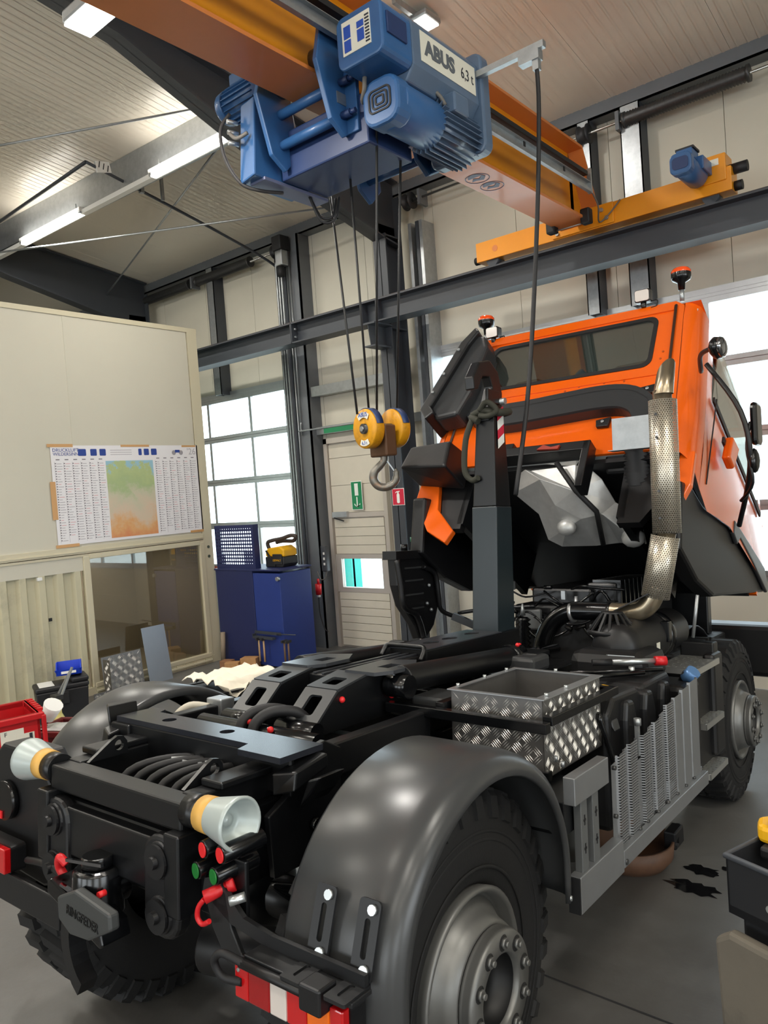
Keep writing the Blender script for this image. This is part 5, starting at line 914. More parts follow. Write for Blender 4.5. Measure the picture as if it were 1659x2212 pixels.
# cab underside: floor, tunnel heat shield, bellow
G().prism([(0.03, -0.02), (0.03, -0.05), (1.0, -0.06), (1.95, -0.02), (1.95, 0.0)], 'x', -0.90, 0.90).done('cab_floor', m_tp, cab)
for s in (-1, 1):
    G().prism([(u, s * x) for x, u in ([(0.985, 0.0), (0.985, -0.24), (0.80, -0.50), (0.62, -0.60), (0.58, -0.50), (0.76, -0.32), (0.84, 0.0)] if s < 0 else [(0.985, 0.0), (0.985, -0.24), (0.95, -0.34), (0.91, -0.36), (0.90, -0.2), (0.88, 0.0)])], 'y', 0.05, 0.10).done('lower_corner_panel', m_or, cab, bevel=0.008)
    G().prism([(u, s * x) for x, u in [(0.86, 0.02), (0.80, -0.30), (0.70, -0.46), (0.56, -0.46), (0.60, 0.02)]], 'y', 0.10, 0.16).done('corner_liner', m_tp, cab)
    G().box((min(s * 0.55, s * 0.60), 0.10, -0.42), (max(s * 0.55, s * 0.60), 1.2, -0.02)).done('floor_beam', m_tb, cab)
hv_ = dict(a=(-0.195, 2.7, 2.412), b=(0.245, 2.68, 2.435), c=(0.388, 2.74, 2.276), d=(0.451, 2.8, 2.123), e=(0.592, 2.86, 2.013), f=(0.61, 2.9, 1.848), g=(0.427, 2.92, 1.86), h=(0.267, 2.92, 1.844), i=(0.016, 2.92, 1.842), j=(-0.077, 2.9, 1.892), k=(-0.112, 2.84, 2.072), l=(-0.262, 2.76, 2.225),
    m=(0.021, 2.60, 2.296), n=(0.246, 2.62, 2.205), o=(0.096, 2.66, 2.123), p=(0.253, 2.70, 2.025), q=(0.387, 2.72, 2.05), r=(0.127, 2.76, 1.968), s=(0.483, 2.78, 1.957))
keys = list(hv_); ix = {k: i for i, k in enumerate(keys)}
hsG = G().add([Vector(hv_[k]) for k in keys], [[ix[c] for c in q] for q in ('abnm', 'bcn', 'cdqn', 'deq', 'eqs', 'efs', 'fgs', 'gqs', 'ghpq', 'hir', 'hpr', 'ijr', 'jkor', 'klmo', 'lam', 'mno', 'nop', 'npq', 'orp')], 0, False)
hsm = hsG.done('tunnel_heat_shield', m_heat, tr, solid=0.012, bevel=0.03, seg=3)
G().tube([(0.141, 2.60, 2.395), (0.279, 2.57, 2.202), (0.38, 2.65, 2.065), (0.333, 2.86, 1.853)], 0.018, n=8, smooth_path=False).done('shield_strap', m_black, hsm)
G().sphere((0.14, 2.72, 1.97), 0.07, sc=(1, 0.6, 0.8)).done('foil_bulge', m_heat, hsm); G().sphere((0.55, 2.82, 1.89), 0.08, sc=(1, 0.6, 0.8)).done('foil_bulge', m_heat, hsm)
bl = G(); bl.lathe([(0.085 if k % 2 else 0.072, 2.205 + 0.012 * k) for k in range(21)], (0.63, 2.72, 0), 'z', 24); bl.done('intake_bellow', m_black, cab, X=CX.inverted())
G().box((0.42, 2.72, 2.30), (0.56, 2.9, 2.44)).done('hose_connector', m_tp, cab, X=CX.inverted(), bevel=0.02)
# dark cavity structure under the cab
tb('pivot_crossbeam', (-0.60, 4.3, 1.1), (0.60, 4.4, 1.5), m_tb, 0.01)
ff = G().prism([(2.50, 2.22), (2.44, 1.82), (2.75, 1.62), (3.1, 1.50), (3.9, 1.46), (4.62, 1.42), (4.50, 1.60), (4.1, 1.76), (3.55, 1.96), (2.95, 2.08), (2.7, 2.2)], 'x', 0.84, 0.955).done('front_fender', m_tp, tr, bevel=0.02)
G().prism([(3.62, 1.99), (3.56, 1.90), (3.66, 1.82), (3.75, 1.86), (4.1, 1.68), (4.55, 1.42), (4.62, 1.44), (4.5, 1.62), (4.1, 1.79)], 'x', 0.955, 0.985).done('fender_flare', m_fend, ff, bevel=0.01)
G().prism([(2.50, 2.22), (2.44, 1.82), (2.75, 1.62), (3.1, 1.50), (3.9, 1.46), (4.62, 1.42), (4.50, 1.60), (4.1, 1.76), (3.55, 1.96), (2.95, 2.08), (2.7, 2.2)], 'x', -0.955, -0.84).done('front_fender', m_tp, tr, bevel=0.02)
G().box((0.85, 2.425, 1.94), (0.93, 2.44, 1.99)).done('side_marker', mat('marker_grey', (120, 122, 118), 0.4), ff)
# beacons, work lamps, mirrors
m_bea = mat('beacon_orange', (238, 78, 16), 0.12, coat=0.8)
for s, x, z in ((1, 0.77, 3.52), (-1, -0.765, 3.50)):
    X = CX.inverted() @ Matrix.Translation((x, 3.34, z))
    G().cyl((0, 0, -0.02), (0, 0, 0.07), 0.016, n=12).done('beacon_pole', m_galv, cab, X=X); G().lathe([(0.0, 0.06), (0.022, 0.06), (0.026, 0.11), (0.06, 0.13), (0.066, 0.15), (0.066, 0.175)], (0, 0, 0), 'z', 24).done('beacon_base', m_tg, cab, X=X); G().lathe([(0.066, 0.175), (0.066, 0.19), (0.052, 0.208), (0.0, 0.216)], (0, 0, 0), 'z', 24).done('beacon_lens', m_bea, cab, X=X)
for s, x, z in ((1, 0.52, 3.56), (-1, -0.68, 3.53)):
    X = CX.inverted() @ Matrix.Translation((x, 3.30, z))
    G().prism([(z_, x_) for x_, z_ in rrect(-0.055, -0.025, 0.055, 0.065, 0.016)], 'y', -0.03, 0.04).cyl((0, 0, -0.06), (0, 0, -0.02), 0.02, n=12).done('work_lamp', m_tg, cab, X=X, bevel=0.006); G().prism([(z_, x_) for x_, z_ in rrect(-0.048, -0.018, 0.048, 0.058, 0.013)], 'y', -0.036, -0.028).done('work_lamp_lens', m_clr, cab, X=X); G().tube([(0.04, 0.02, -0.02), (0.09, 0.01, -0.02), (0.09, 0.0, -0.06), (0.05, 0.0, -0.07)], 0.005, n=6).done('lamp_cable', m_black, cab, X=X)
mr = G().sphere((0, 0, 0), 0.10, sc=(0.42, 0.95, 0.62)).done('mirror_head', m_tg, cab, X=CX.inverted() @ Matrix.Translation((1.20, 2.42, 2.93)))
G().sphere((0, 0, 0), 0.095, sc=(0.3, 0.95, 0.60)).done('mirror_glass', m_chrome, cab, X=CX.inverted() @ Matrix.Translation((1.225, 2.41, 2.93)))
G().tube([(1.17, 2.44, 2.94), (1.06, 2.62, 2.95), (1.0, 2.85, 2.90)], 0.014).tube([(1.02, 2.9, 2.95), (1.22, 2.82, 2.62), (1.25, 2.86, 2.30), (1.10, 3.2, 1.95)], 0.016).done('mirror_arm', m_tp, cab, X=CX.inverted())
G().prism(rrect(2.84, 2.42, 3.0, 2.68, 0.04), 'x', 1.26, 1.30).done('mirror_head', m_tg, cab, X=CX.inverted(), bevel=0.02); G().sphere((1.27, 2.88, 2.33), 0.075, sc=(0.4, 0.9, 1.0)).done('mirror_head', m_tg, cab, X=CX.inverted())
G().tube([(1.26, 2.86, 2.56), (1.24, 2.84, 2.4), (1.26, 2.86, 2.2), (1.16, 3.0, 2.1)], 0.010).done('mirror_arm', m_tp, cab, X=CX.inverted())
# ---------------------------------------------------------------- engine
random.seed(11)
en = tb('engine', (-0.42, 3.0, 0.85), (0.36, 4.2, 1.42), m_tp, 0.02); tb('rocker_cover', (-0.30, 3.05, 1.42), (0.16, 4.0, 1.54), m_tb, 0.02, en); tb('intake_manifold', (0.10, 3.1, 1.36), (0.32, 3.9, 1.58), m_tb, 0.02, en)
for k in range(9): tb('manifold_rib', (0.14, 3.12 + 0.085 * k, 1.38), (0.345, 3.14 + 0.085 * k, 1.60), m_tg, 0.004, en)
for k in range(16):
    x = random.uniform(-0.45, 0.2); y = random.uniform(2.9, 3.02); z = random.uniform(1.2, 1.58)
    G().cyl((x, y, z), (x + random.uniform(0.02, 0.1), y, z + random.uniform(-0.03, 0.03)), random.uniform(0.008, 0.02), n=8).done('fitting', random.choice([m_galv, m_tg, m_tg, m_tp]), en)
for k in range(12):
    x = -0.5 + 0.07 * k; z = random.uniform(1.25, 1.55); G().tube([(x, 2.95, z), (x + 0.1, 2.90, z + random.uniform(-0.08, 0.08)), (x + 0.22, 2.92, z + random.uniform(-0.1, 0.06)), (x + 0.36, 2.98, z)], random.uniform(0.006, 0.013), n=6).done('wiring_hose', m_tg, en)
for x, z in ((-0.46, 1.50), (-0.40, 1.56), (0.0, 1.50)): G().cb((x, 2.95, z), (0.03, 0.03, 0.06)).done('lug', m_galv, en)
G().cyl((0.12, 2.88, 1.38), (0.12, 2.88, 1.50), 0.022, 0.012, n=14).done('filler_neck', m_alu, en); G().cyl((-0.36, 2.94, 1.22), (-0.27, 2.94, 1.22), 0.025, n=14).done('bright_sleeve', m_alu, en)
G().box((-0.30, 2.9, 1.25), (-0.16, 2.94, 1.40)).done('cover_plate', mat('cast_grey', (96, 98, 98), 0.5, 0.4), en, bevel=0.015)
G().prism([(2.15, 1.10), (2.20, 1.10), (2.62, 1.42), (2.66, 1.50), (2.60, 1.50)], 'x', 0.44, 0.50).done('support_stay', m_tp, tr, bevel=0.006)
tb('guard_shelf', (0.30, 1.50, 1.22), (0.48, 1.70, 1.30), m_fend, 0.02); tb('tool_plate', (0.20, 1.62, 1.28), (0.44, 1.78, 1.305), m_tb, 0.006)
G().cyl((0.95, 2.62, 1.30), (0.99, 2.60, 1.55), 0.010, n=8).done('stay_rod', m_galv, tr)
# front left: expansion tank carrier, coil spring, rods
el = G().prism([(2.20, 1.82), (2.62, 1.82), (2.70, 1.68), (2.74, 1.45), (2.66, 1.28), (2.50, 1.15), (2.42, 1.30), (2.28, 1.45), (2.22, 1.60)], 'x', -0.98, -0.90).done('cooler_carrier', m_tp, tr, bevel=0.015)
for z in (1.42, 1.52, 1.62, 1.71): G().box((-0.898, 2.30, z), (-0.892, 2.52, z + 0.012)).done('carrier_rib', m_fend, el)
G().box((-1.0, 2.18, 1.78), (-0.88, 2.66, 1.84)).box((-0.888, 2.24, 1.795), (-0.884, 2.30, 1.82), 1).done('carrier_top', [m_tp, m_white], el, bevel=0.006)
G().tube([(-0.89, 2.20, 1.78), (-0.88, 2.23, 1.60), (-0.88, 2.26, 1.45), (-0.88, 2.40, 1.38), (-0.88, 2.48, 1.22), (-0.86, 2.46, 1.05)], 0.022, n=8).done('coolant_pipe', m_tp, el); G().tube([(-0.88, 2.50, 1.72), (-0.87, 2.64, 1.66), (-0.87, 2.68, 1.50), (-0.87, 2.72, 1.38), (-0.80, 2.85, 1.32)], 0.018, n=8).done('coolant_pipe', m_tp, el)
G().cyl((-0.94, 2.52, 1.84), (-0.94, 2.52, 1.90), 0.042, n=18).done('expansion_neck', m_white, el); G().cyl((-0.94, 2.52, 1.90), (-0.94, 2.52, 1.935), 0.05, n=18).done('expansion_cap', mat('cap_green', (30, 92, 66), 0.45), el); G().cyl((-0.94, 2.36, 1.84), (-0.94, 2.36, 1.885), 0.025, n=12).done('bleed_cap', m_tg, el)
for y, z in ((2.56, 1.70), (2.58, 1.58), (2.55, 1.45), (2.44, 1.36), (2.60, 1.40)): G().sphere((-0.885, y, z), 0.014).done('clip', m_galv, el)
G().tube([(-0.84, 2.40, 1.18), (-0.4, 2.55, 1.14), (-0.06, 2.66, 1.12)], 0.026, n=10).done('torsion_rod', m_tb, tr); G().bar((-0.70, 2.6, 1.36), (-0.2, 2.75, 1.15), 0.04, 0.05).done('stay', m_tb, tr); G().tube([(-0.78, 2.8, 1.36), (-0.5, 2.85, 1.40), (-0.2, 2.9, 1.42)], 0.014).done('hose', m_tb, tr)
G().lathe([(0.055 if k % 2 else 0.035, 1.10 + 0.016 * k) for k in range(17)], (-0.22, 2.75, 0), 'z', 18).done('coil_spring', m_tg, tr); G().cyl((-0.22, 2.75, 1.37), (-0.22, 2.75, 1.45), 0.02, 0.006, n=10).done('spring_pin', m_galv, tr)
tb('left_step', (-1.0, 2.2, 0.6), (-0.7, 2.8, 1.1), m_tp, 0.03); tb('left_tank', (-0.98, 1.1, 0.62), (-0.52, 2.1, 1.12), m_tp, 0.03); tb('hydraulic_tank', (-0.46, 1.2, 1.06), (-0.42, 2.0, 1.2), m_tp, 0.01)
tb('left_bracket', (-0.80, 1.95, 1.18), (-0.66, 2.02, 1.26), m_tp, 0.02); tb('left_marker', (-0.40, 0.95, 1.22), (-0.36, 1.0, 1.33), m_tb, 0.004)
G().box((-0.48, 0.20, 1.15), (-0.38, 0.28, 1.24)).done('solenoid', m_galv, tr, bevel=0.006); G().tube([(-0.46, 0.2, 1.2), (-0.52, 0.14, 1.21), (-0.55, 0.08, 1.16), (-0.53, 0.05, 1.08)], 0.018, n=8).done('white_cable', mat('cable_cream', (190, 184, 168), 0.5), tr)
# shut-off cock lying at the front of the tank
G().cyl((0.62, 1.62, 1.22), (0.98, 1.95, 1.22), 0.012, n=8).cyl((0.60, 1.45, 1.21), (0.92, 1.85, 1.215), 0.012, n=8).done('tank_stay', m_tg, tr)
bv = G().cyl((0.78, 1.78, 1.265), (0.96, 1.92, 1.265), 0.014, n=10).done('ball_valve', m_zinc, tr); G().cyl((0.955, 1.915, 1.265), (1.0, 1.95, 1.265), 0.024, n=14).done('red_cap', m_redp, bv); G().cyl((0.70, 1.72, 1.265), (0.78, 1.78, 1.265), 0.017, n=10).done('hose_end', m_black, bv); G().cyl((0.86, 1.84, 1.24), (0.86, 1.84, 1.20), 0.016, n=8).done('valve_body', m_zinc, bv); G().bar((0.87, 1.85, 1.29), (0.78, 1.72, 1.31), 0.014, 0.004).done('valve_lever', m_zinc, bv)
# ================================================================ SITE OFFICE
m_off = mat('office_panel_cream', (196, 192, 176), 0.55, var=0.02, vscale=1.2); m_offt = mat('office_trim_cream', (198, 190, 164), 0.5); m_corr = mat('corrugated_cream', (190, 184, 156), 0.42, var=0.05, vscale=2, dirt=(104, 100, 92), dscale=1.1, damt=0.55)
of = thing('site_office', 'cream panel site office with corrugated base and window on the left', 'office', (-9.2, 0, 0))
cu = [3.0, 3.72, 4.97, 6.86]
for a, b in zip([1.2, 2.47] + cu[1:-1], [2.47, 3.72] + cu[2:]): G().box((-0.08, a + 0.004, 1.93), (0.0, b - 0.004, 4.90)).done('wall_panel', m_off, of); 
for y in (2.47, 3.72, 4.97): G().box((0.0, y - 0.004, 1.93), (0.004, y + 0.03, 4.90)).done('joint_strip', m_off, of)
G().box((-2.6, 1.2, 1.93), (-0.09, 7.0, 4.85)).done('core', m_joint, of)
G().box((-0.06, 1.2, 4.90), (0.012, 7.04, 4.965)).done('top_trim', m_offt, of); G().box((-0.12, 6.87, 0.0), (0.012, 7.035, 4.90)).done('corner_post', m_offt, of); G().box((-2.6, 6.96, 0.0), (-0.1, 7.03, 4.9)).done('end_wall', m_off, of)
for z0, z1, d in ((1.84, 1.93, 0.02), (1.86, 1.875, 0.03), (1.80, 1.83, 0.012)): G().box((-0.08, 1.2, z0), (d, 6.87, z1)).done('transom_rail', m_offt, of)
G().box((-0.06, 1.2, 1.62), (0.0, 4.98, 1.80)).done('fascia', m_off, of)
# corrugated sheet: folded trapezoid profile
prof = []; y = 1.2
while y < 4.88:
    prof += [(y, 0.0), (y + 0.09, 0.0), (y + 0.125, 0.05), (y + 0.20, 0.05), (y + 0.235, 0.0)]; y += 0.235
g = G(); g.grid([[(x - 0.05, y_, z) for z in (0.10, 0.9, 1.62)] for y_, x in prof], 0, False); g.done('corrugated_sheet', m_corr, of)
G().box((0.0, 4.46, 1.05), (0.012, 4.50, 1.09)).done('cable_socket', m_black, of); G().box((-0.02, 4.36, 1.57), (0.012, 4.42, 1.61)).done('clip', m_white, of); G().box((-0.045, 4.84, 1.30), (-0.03, 4.90, 1.62)).done('yellow_tape', mat('tape_yellow', (206, 186, 96), 0.5), of)
G().box((-0.06, 1.2, 0.0), (0.02, 6.9, 0.10)).done('base_rail', m_offt, of)
k = 0; y = 5.0
while y < 6.85: G().box((0.02, y, 0.012), (0.032, y + (0.1 if k % 2 else 0.14), 0.085)).done('base_plate', m_offt if k % 2 else m_corr, of); y += 0.155 if k % 2 else 0.19; k += 1
# window: frame, pane, room behind
for nm, lo, hi in (('window_frame', (-0.05, 4.97, 0.1), (0.02, 5.06, 1.80)), ('window_frame', (-0.05, 6.80, 0.1), (0.02, 6.88, 1.80)), ('window_frame', (-0.05, 5.06, 1.76), (0.02, 6.80, 1.82)), ('window_sill', (-0.05, 5.0, 0.09), (0.03, 6.85, 0.15)), ('window_sill', (-0.05, 5.0, 0.03), (0.045, 6.85, 0.06))): G().box(lo, hi).done(nm, m_offt, of, bevel=0.006)
G().box((-0.03, 5.06, 0.15), (-0.024, 6.80, 1.76)).done('window_pane', glass_mat('office_glass', (215, 214, 206), 0.24), of)
m_in = mat('office_interior_beige', (150, 138, 118), 0.6)
G().box((-2.0, 4.9, 0.05), (-1.95, 6.95, 1.9)).box((-2.0, 4.9, 0.05), (-0.1, 4.95, 1.9)).box((-2.0, 6.90, 0.05), (-0.1, 6.95, 1.9)).box((-2.0, 4.9, 0.04), (-0.08, 6.95, 0.06)).done('interior_wall', m_in, of)
area('office_fill_light', (-10.2, 5.95, 1.85), (0, 0, 0), 1.0, 0.2, 16, (1, 0.95, 0.88))  # added light that brightens the room behind the office window
G().box((-1.5, 6.75, 1.86), (-0.5, 6.95, 1.9)).done('fill_light_body', m_white, of)  # body that goes with the added fill light
for y in (5.35, 5.5): G().box((-1.9, y, 0.1), (-1.5, y + 0.12, 1.2)).done('binder_shelf', m_white, of)
for z in (1.58, 1.72): G().cyl((0.012, 6.95, z), (0.02, 6.95, z), 0.022, n=12).done('round_plug', mat('plug_grey_green', (70, 78, 66), 0.5), of)
# wall planner
pl = thing('wall_planner', 'large year planner with a map taped to the cream office wall', 'poster', (-9.19, 5.76, 2.60))
m_pap = mat('planner_paper', (226, 224, 226), 0.6, var=0.01); m_pt = mat('packing_tape', (196, 150, 96), 0.4)
G().box((-0.002, -1.10, -0.635), (0.002, 1.13, 0.635)).done('sheet', m_pap, pl)
def mapmat():
    m = bpy.data.materials.new('map_print'); m.use_nodes = True; N = m.node_tree.nodes; L = m.node_tree.links; b = N['Principled BSDF']; b.inputs['Roughness'].default_value = 0.5
    tc = N.new('ShaderNodeTexCoord'); sp = N.new('ShaderNodeSeparateXYZ'); L.new(tc.outputs['Object'], sp.inputs[0]); n = N.new('ShaderNodeTexNoise'); n.inputs['Scale'].default_value = 3.2; n.inputs['Detail'].default_value = 9; n.inputs['Roughness'].default_value = 0.7; L.new(tc.outputs['Object'], n.inputs['Vector'])
    a = N.new('ShaderNodeMath'); a.operation = 'MULTIPLY_ADD'; L.new(n.outputs[0], a.inputs[0]); a.inputs[1].default_value = 0.75; zz = N.new('ShaderNodeMath'); zz.operation = 'MULTIPLY_ADD'; L.new(sp.outputs[2], zz.inputs[0]); zz.inputs[1].default_value = 0.86; zz.inputs[2].default_value = 0.18; L.new(zz.outputs[0], a.inputs[2])
    r = N.new('ShaderNodeValToRGB'); L.new(a.outputs[0], r.inputs[0]); e = r.color_ramp.elements; e[0].position = -0.0; e[0].color = lin((206, 130, 84)) + (1,); e[1].position = 1.0; e[1].color = lin((150, 190, 204)) + (1,)
    for p, c in ((0.16, (212, 160, 104)), (0.32, (204, 184, 160)), (0.52, (190, 186, 160)), (0.66, (160, 178, 128)), (0.82, (172, 186, 130)), (0.86, (146, 186, 202))): q = e.new(p); q.color = lin(c) + (1,)
    L.new(r.outputs[0], b.inputs['Base Color']); return m
G().box((0.002, -0.36, -0.60), (0.0032, 0.36, 0.43)).done('map', mapmat(), pl)
m_gl = mat('planner_grey_print', (150, 146, 150), 0.6); m_gr = mat('planner_red_print', (206, 140, 146), 0.6); m_gb = mat('planner_column_tint', (210, 208, 214), 0.6)
random.seed(5); gk = G(); gr = G(); gd = G()
for side, y0 in ((0, -1.06), (1, 0.40)):
    for c in range(6):
        ya = y0 + c * 0.117
        for r in range(31):
            z = 0.40 - r * 0.0325
            if c in (1,) and r > 28: continue
            (gr if random.random() < 0.16 else gk).box((0.002, ya + 0.028, z), (0.0026, ya + 0.028 + random.uniform(0.03, 0.075), z + 0.006)); gd.box((0.002, ya + 0.004, z), (0.0026, ya + 0.02, z + 0.014))
        gk.box((0.002, ya, -0.60), (0.0026, ya + 0.002, 0.43)); gd.box((0.002, ya + 0.02, 0.45), (0.0026, ya + 0.07, 0.462))
tag(gk.done('date_lines', m_gl, pl), kind='stuff'); tag(gr.done('holiday_lines', m_gr, pl), kind='stuff'); tag(gd.done('date_numbers', mat('planner_dark_print', (112, 108, 114), 0.6), pl), kind='stuff')
TXF = lambda y, z: frame((0.0035, y, z), (0, 1, 0), (0, 0, 1))
m_nb = mat('planner_navy_print', (34, 62, 140), 0.6)
text('heading', 'DRUCKLUFT', 0.062, m_nb, pl, TXF(-0.90, 0.575), 0.0005); text('heading', 'WILDERSINN', 0.058, m_nb, pl, TXF(-0.90, 0.525), 0.0005); text('year', "'26", 0.13, mat('planner_year_grey', (176, 174, 178), 0.6), pl, TXF(1.02, 0.54), 0.0005)
for y, w in ((-0.68, 0.11), (-0.52, 0.09), (-0.39, 0.09), (0.17, 0.05), (0.27, 0.08), (0.39, 0.09)): G().prism(rrect(y - w / 2, 0.50, y + w / 2, 0.59, 0.012), 'x', 0.002, 0.0028).done('product_picture', m_nb, pl)
G().box((0.002, 0.74, 0.53), (0.0028, 0.82, 0.57)).prism(circ(0.72, 0.53, 0.035, 12), 'x', 0.002, 0.0027, 1).prism(circ(0.84, 0.53, 0.035, 12), 'x', 0.002, 0.0027, 1).done('emblem', [m_nb, m_gl], pl)
for k in range(3): G().box((0.002, -0.28, 0.57 - 0.03 * k), (0.0026, 0.04, 0.576 - 0.03 * k)).done('print_line', m_gl, pl)
for lo, hi in (((0.002, -1.14, 0.615), (0.004, -0.80, 0.655)), ((0.002, -0.12, 0.615), (0.004, 0.32, 0.645)), ((0.002, 0.86, 0.61), (0.004, 1.1, 0.635)), ((0.002, -1.14, -0.30), (0.004, -1.07, 0.18)), ((0.002, -1.13, -0.66), (0.004, -0.82, -0.62)), ((0.002, 0.90, -0.645), (0.004, 1.13, -0.61))): G().box(lo, hi).done('tape_strip', m_pt, pl)
# ================================================================ BLUE CABINET AND VACUUM
m_bc = mat('cabinet_blue', (38, 58, 128), 0.42, var=0.05); m_bcd = mat('cabinet_blue_dark', (34, 42, 86), 0.45, var=0.05)
bc = thing('tool_cabinet', 'blue steel tool cabinet with perforated back panel beside the office corner', 'cabinet', (-8.35, 7.25, 0))
G().box((-0.78, -0.25, 0.02), (0.05, 0.35, 1.36)).done('body', m_bcd, bc, bevel=0.006); G().box((0.06, -0.25, 0.02), (0.62, 0.35, 1.33)).done('side_door', m_bc, bc, bevel=0.006); G().box((-0.80, -0.26, 1.36), (0.64, 0.36, 1.385)).done('worktop', m_bcd, bc, bevel=0.004)
g = G(); random.seed(4)
for r in range(11):
    for c in range(17):
        x = -0.755 + 0.048 * c; z = 1.46 + 0.0505 * r; hx, hz = 0.024, 0.02525; rad = 0.016 if r < 10 and not (r < 3 and 2 <= c <= 3) and not (r < 4 and c > 12) else 0.007
        sq = [(hx, 0), (hx, hz), (0, hz), (-hx, hz), (-hx, 0), (-hx, -hz), (0, -hz), (hx, -hz)]
        V = [(x + a, -0.195, z + b) for a, b in sq] + [(x + rad * math.cos(R_(45 * k)), -0.195, z + rad * math.sin(R_(45 * k))) for k in range(8)]
        g.add(V, [(k, (k + 1) % 8, 8 + (k + 1) % 8, 8 + k) for k in range(8)])
g.add([(-0.779, -0.195, 1.385), (0.037, -0.195, 1.385), (0.037, -0.195, 1.435), (-0.779, -0.195, 1.435)], [(0, 1, 2, 3)]); g.add([(0.037, -0.195, 1.385), (0.07, -0.195, 1.385), (0.07, -0.195, 2.02), (0.037, -0.195, 2.02)], [(0, 1, 2, 3)]); g.add([(-0.779, -0.195, 1.99), (0.037, -0.195, 1.99), (0.037, -0.195, 2.02), (-0.779, -0.195, 2.02)], [(0, 1, 2, 3)])
g.done('perforated_panel', m_bcd, bc, solid=0.003); G().box((0.07, -0.2, 1.385), (0.082, -0.10, 2.02)).done('panel_flange', m_bcd, bc); G().box((-0.79, -0.2, 1.385), (-0.78, -0.1, 2.02)).done('panel_flange', m_bcd, bc)
G().cyl((0.60, -0.25, 1.26), (0.60, -0.29, 1.26), 0.03, n=14).done('knob', m_galv, bc)
# rack with hand tools on the cabinet
rk = thing('tool_rack', 'small dark rack of hammers hooked on the blue cabinet', 'tool rack', (-8.05, 6.95, 0.42))
G().box((-0.22, -0.01, 0.06), (0.32, 0.0, 0.10)).box((-0.22, -0.06, 0.0), (0.20, 0.0, 0.03)).box((-0.22, -0.06, 0.03), (-0.21, 0.0, 0.06)).done('rack_frame', m_dsteel, rk); G().cyl((0.25, -0.02, 0.08), (0.65, -0.04, 0.10), 0.008, n=6).done('rack_rod', m_dsteel, rk)
for k, x in enumerate((-0.10, 0.0, 0.42, 0.50)):
    h = thing('hammer', ['hammer with pale wooden handle, leftmost in the rack by the blue cabinet', 'hammer with pale wooden handle, second in the rack by the blue cabinet', 'dark handled hammer hanging third on the rack rod', 'dark handled hammer hanging last on the rack rod'][k], 'hammer', (-8.05 + x, 6.90, 0.36), group='hammers on the rack')
    G().cyl((0, 0, -0.26), (0, 0, 0.05), 0.014, 0.012, n=8).done('handle', mat('pale_wood', (196, 160, 120), 0.6) if k < 2 else mat('dark_wood', (110, 84, 62), 0.6), h); G().cb((0, 0, 0.06), (0.03, 0.10, 0.035)).done('head', m_dark, h)
m_vy = mat('power_tool_yellow', (224, 168, 20), 0.42); m_vb = mat('power_tool_black', (32, 32, 34), 0.5)
vc_ = thing('wet_dry_vacuum', 'yellow and black wet dry vacuum standing on the blue cabinet', 'vacuum', (-8.06, 7.37, 1.386))
G().prism([(z_, x_) for x_, z_ in [(-0.2, 0.0), (0.16, 0.0), (0.19, 0.05), (0.19, 0.15), (-0.2, 0.15)]], 'y', -0.14, 0.14).done('tank', m_vb, vc_, bevel=0.015); G().prism([(z_, x_) for x_, z_ in [(-0.2, 0.15), (0.19, 0.15), (0.19, 0.25), (0.10, 0.30), (-0.16, 0.27), (-0.2, 0.20)]], 'y', -0.13, 0.13).done('lid', m_vy, vc_, bevel=0.02)
G().box((-0.03, -0.155, 0.04), (0.16, -0.14, 0.19)).done('front_latch', m_vb, vc_, bevel=0.01); text('maker_lettering', 'DEWALT', 0.042, m_vy, vc_, frame((0.065, -0.158, 0.10), (1, 0, 0), (0, 0, 1)), 0.001)
G().tube([(-0.16, -0.05, 0.20), (-0.19, -0.08, 0.34), (-0.10, -0.06, 0.38), (0.05, -0.02, 0.40), (0.22, 0.0, 0.44), (0.30, 0.02, 0.42), (0.22, 0.04, 0.36), (0.0, 0.06, 0.36), (-0.14, 0.05, 0.34)], 0.028, n=10).done('hose', mat('hose_brown_black', (58, 48, 42), 0.6), vc_); G().bar((-0.16, -0.15, 0.24), (0.02, -0.15, 0.02), 0.02, 0.02).done('strap', m_vb, vc_)
m_wd = mat('pine_block', (186, 140, 92), 0.6, var=0.15, vscale=8)
for k, (x, y, z, w, d, h, a, lb) in enumerate(((-8.66, 6.72, 0.0, 0.17, 0.14, 0.11, 20, 'short brown timber block nearest the office corner post'), (-8.47, 6.66, 0.0, 0.2, 0.12, 0.115, 35, 'light timber block in the middle of the three by the cabinet'), (-8.32, 6.86, 0.0, 0.24, 0.16, 0.15, 25, 'larger timber block against the blue cabinet'))):
    tag(G().box((-w / 2, -d / 2, 0), (w / 2, d / 2, h)).done('timber_block', mat('pine_block_dark', (150, 108, 76), 0.6, var=0.15, vscale=8) if k == 0 else m_wd, None, X=Matrix.Translation((x, y, z)) @ Matrix.Rotation(R_(a), 4, 'Z'), bevel=0.005), lb, 'wood block', 'timber blocks by the cabinet')
tag(G().cyl((-8.98, 6.9, 0.0), (-8.98, 6.93, 0.45), 0.035, n=12).done('timber_post', mat('grey_wood', (140, 126, 108), 0.7), None), 'grey round timber offcut standing between office corner and cabinet', 'wood')
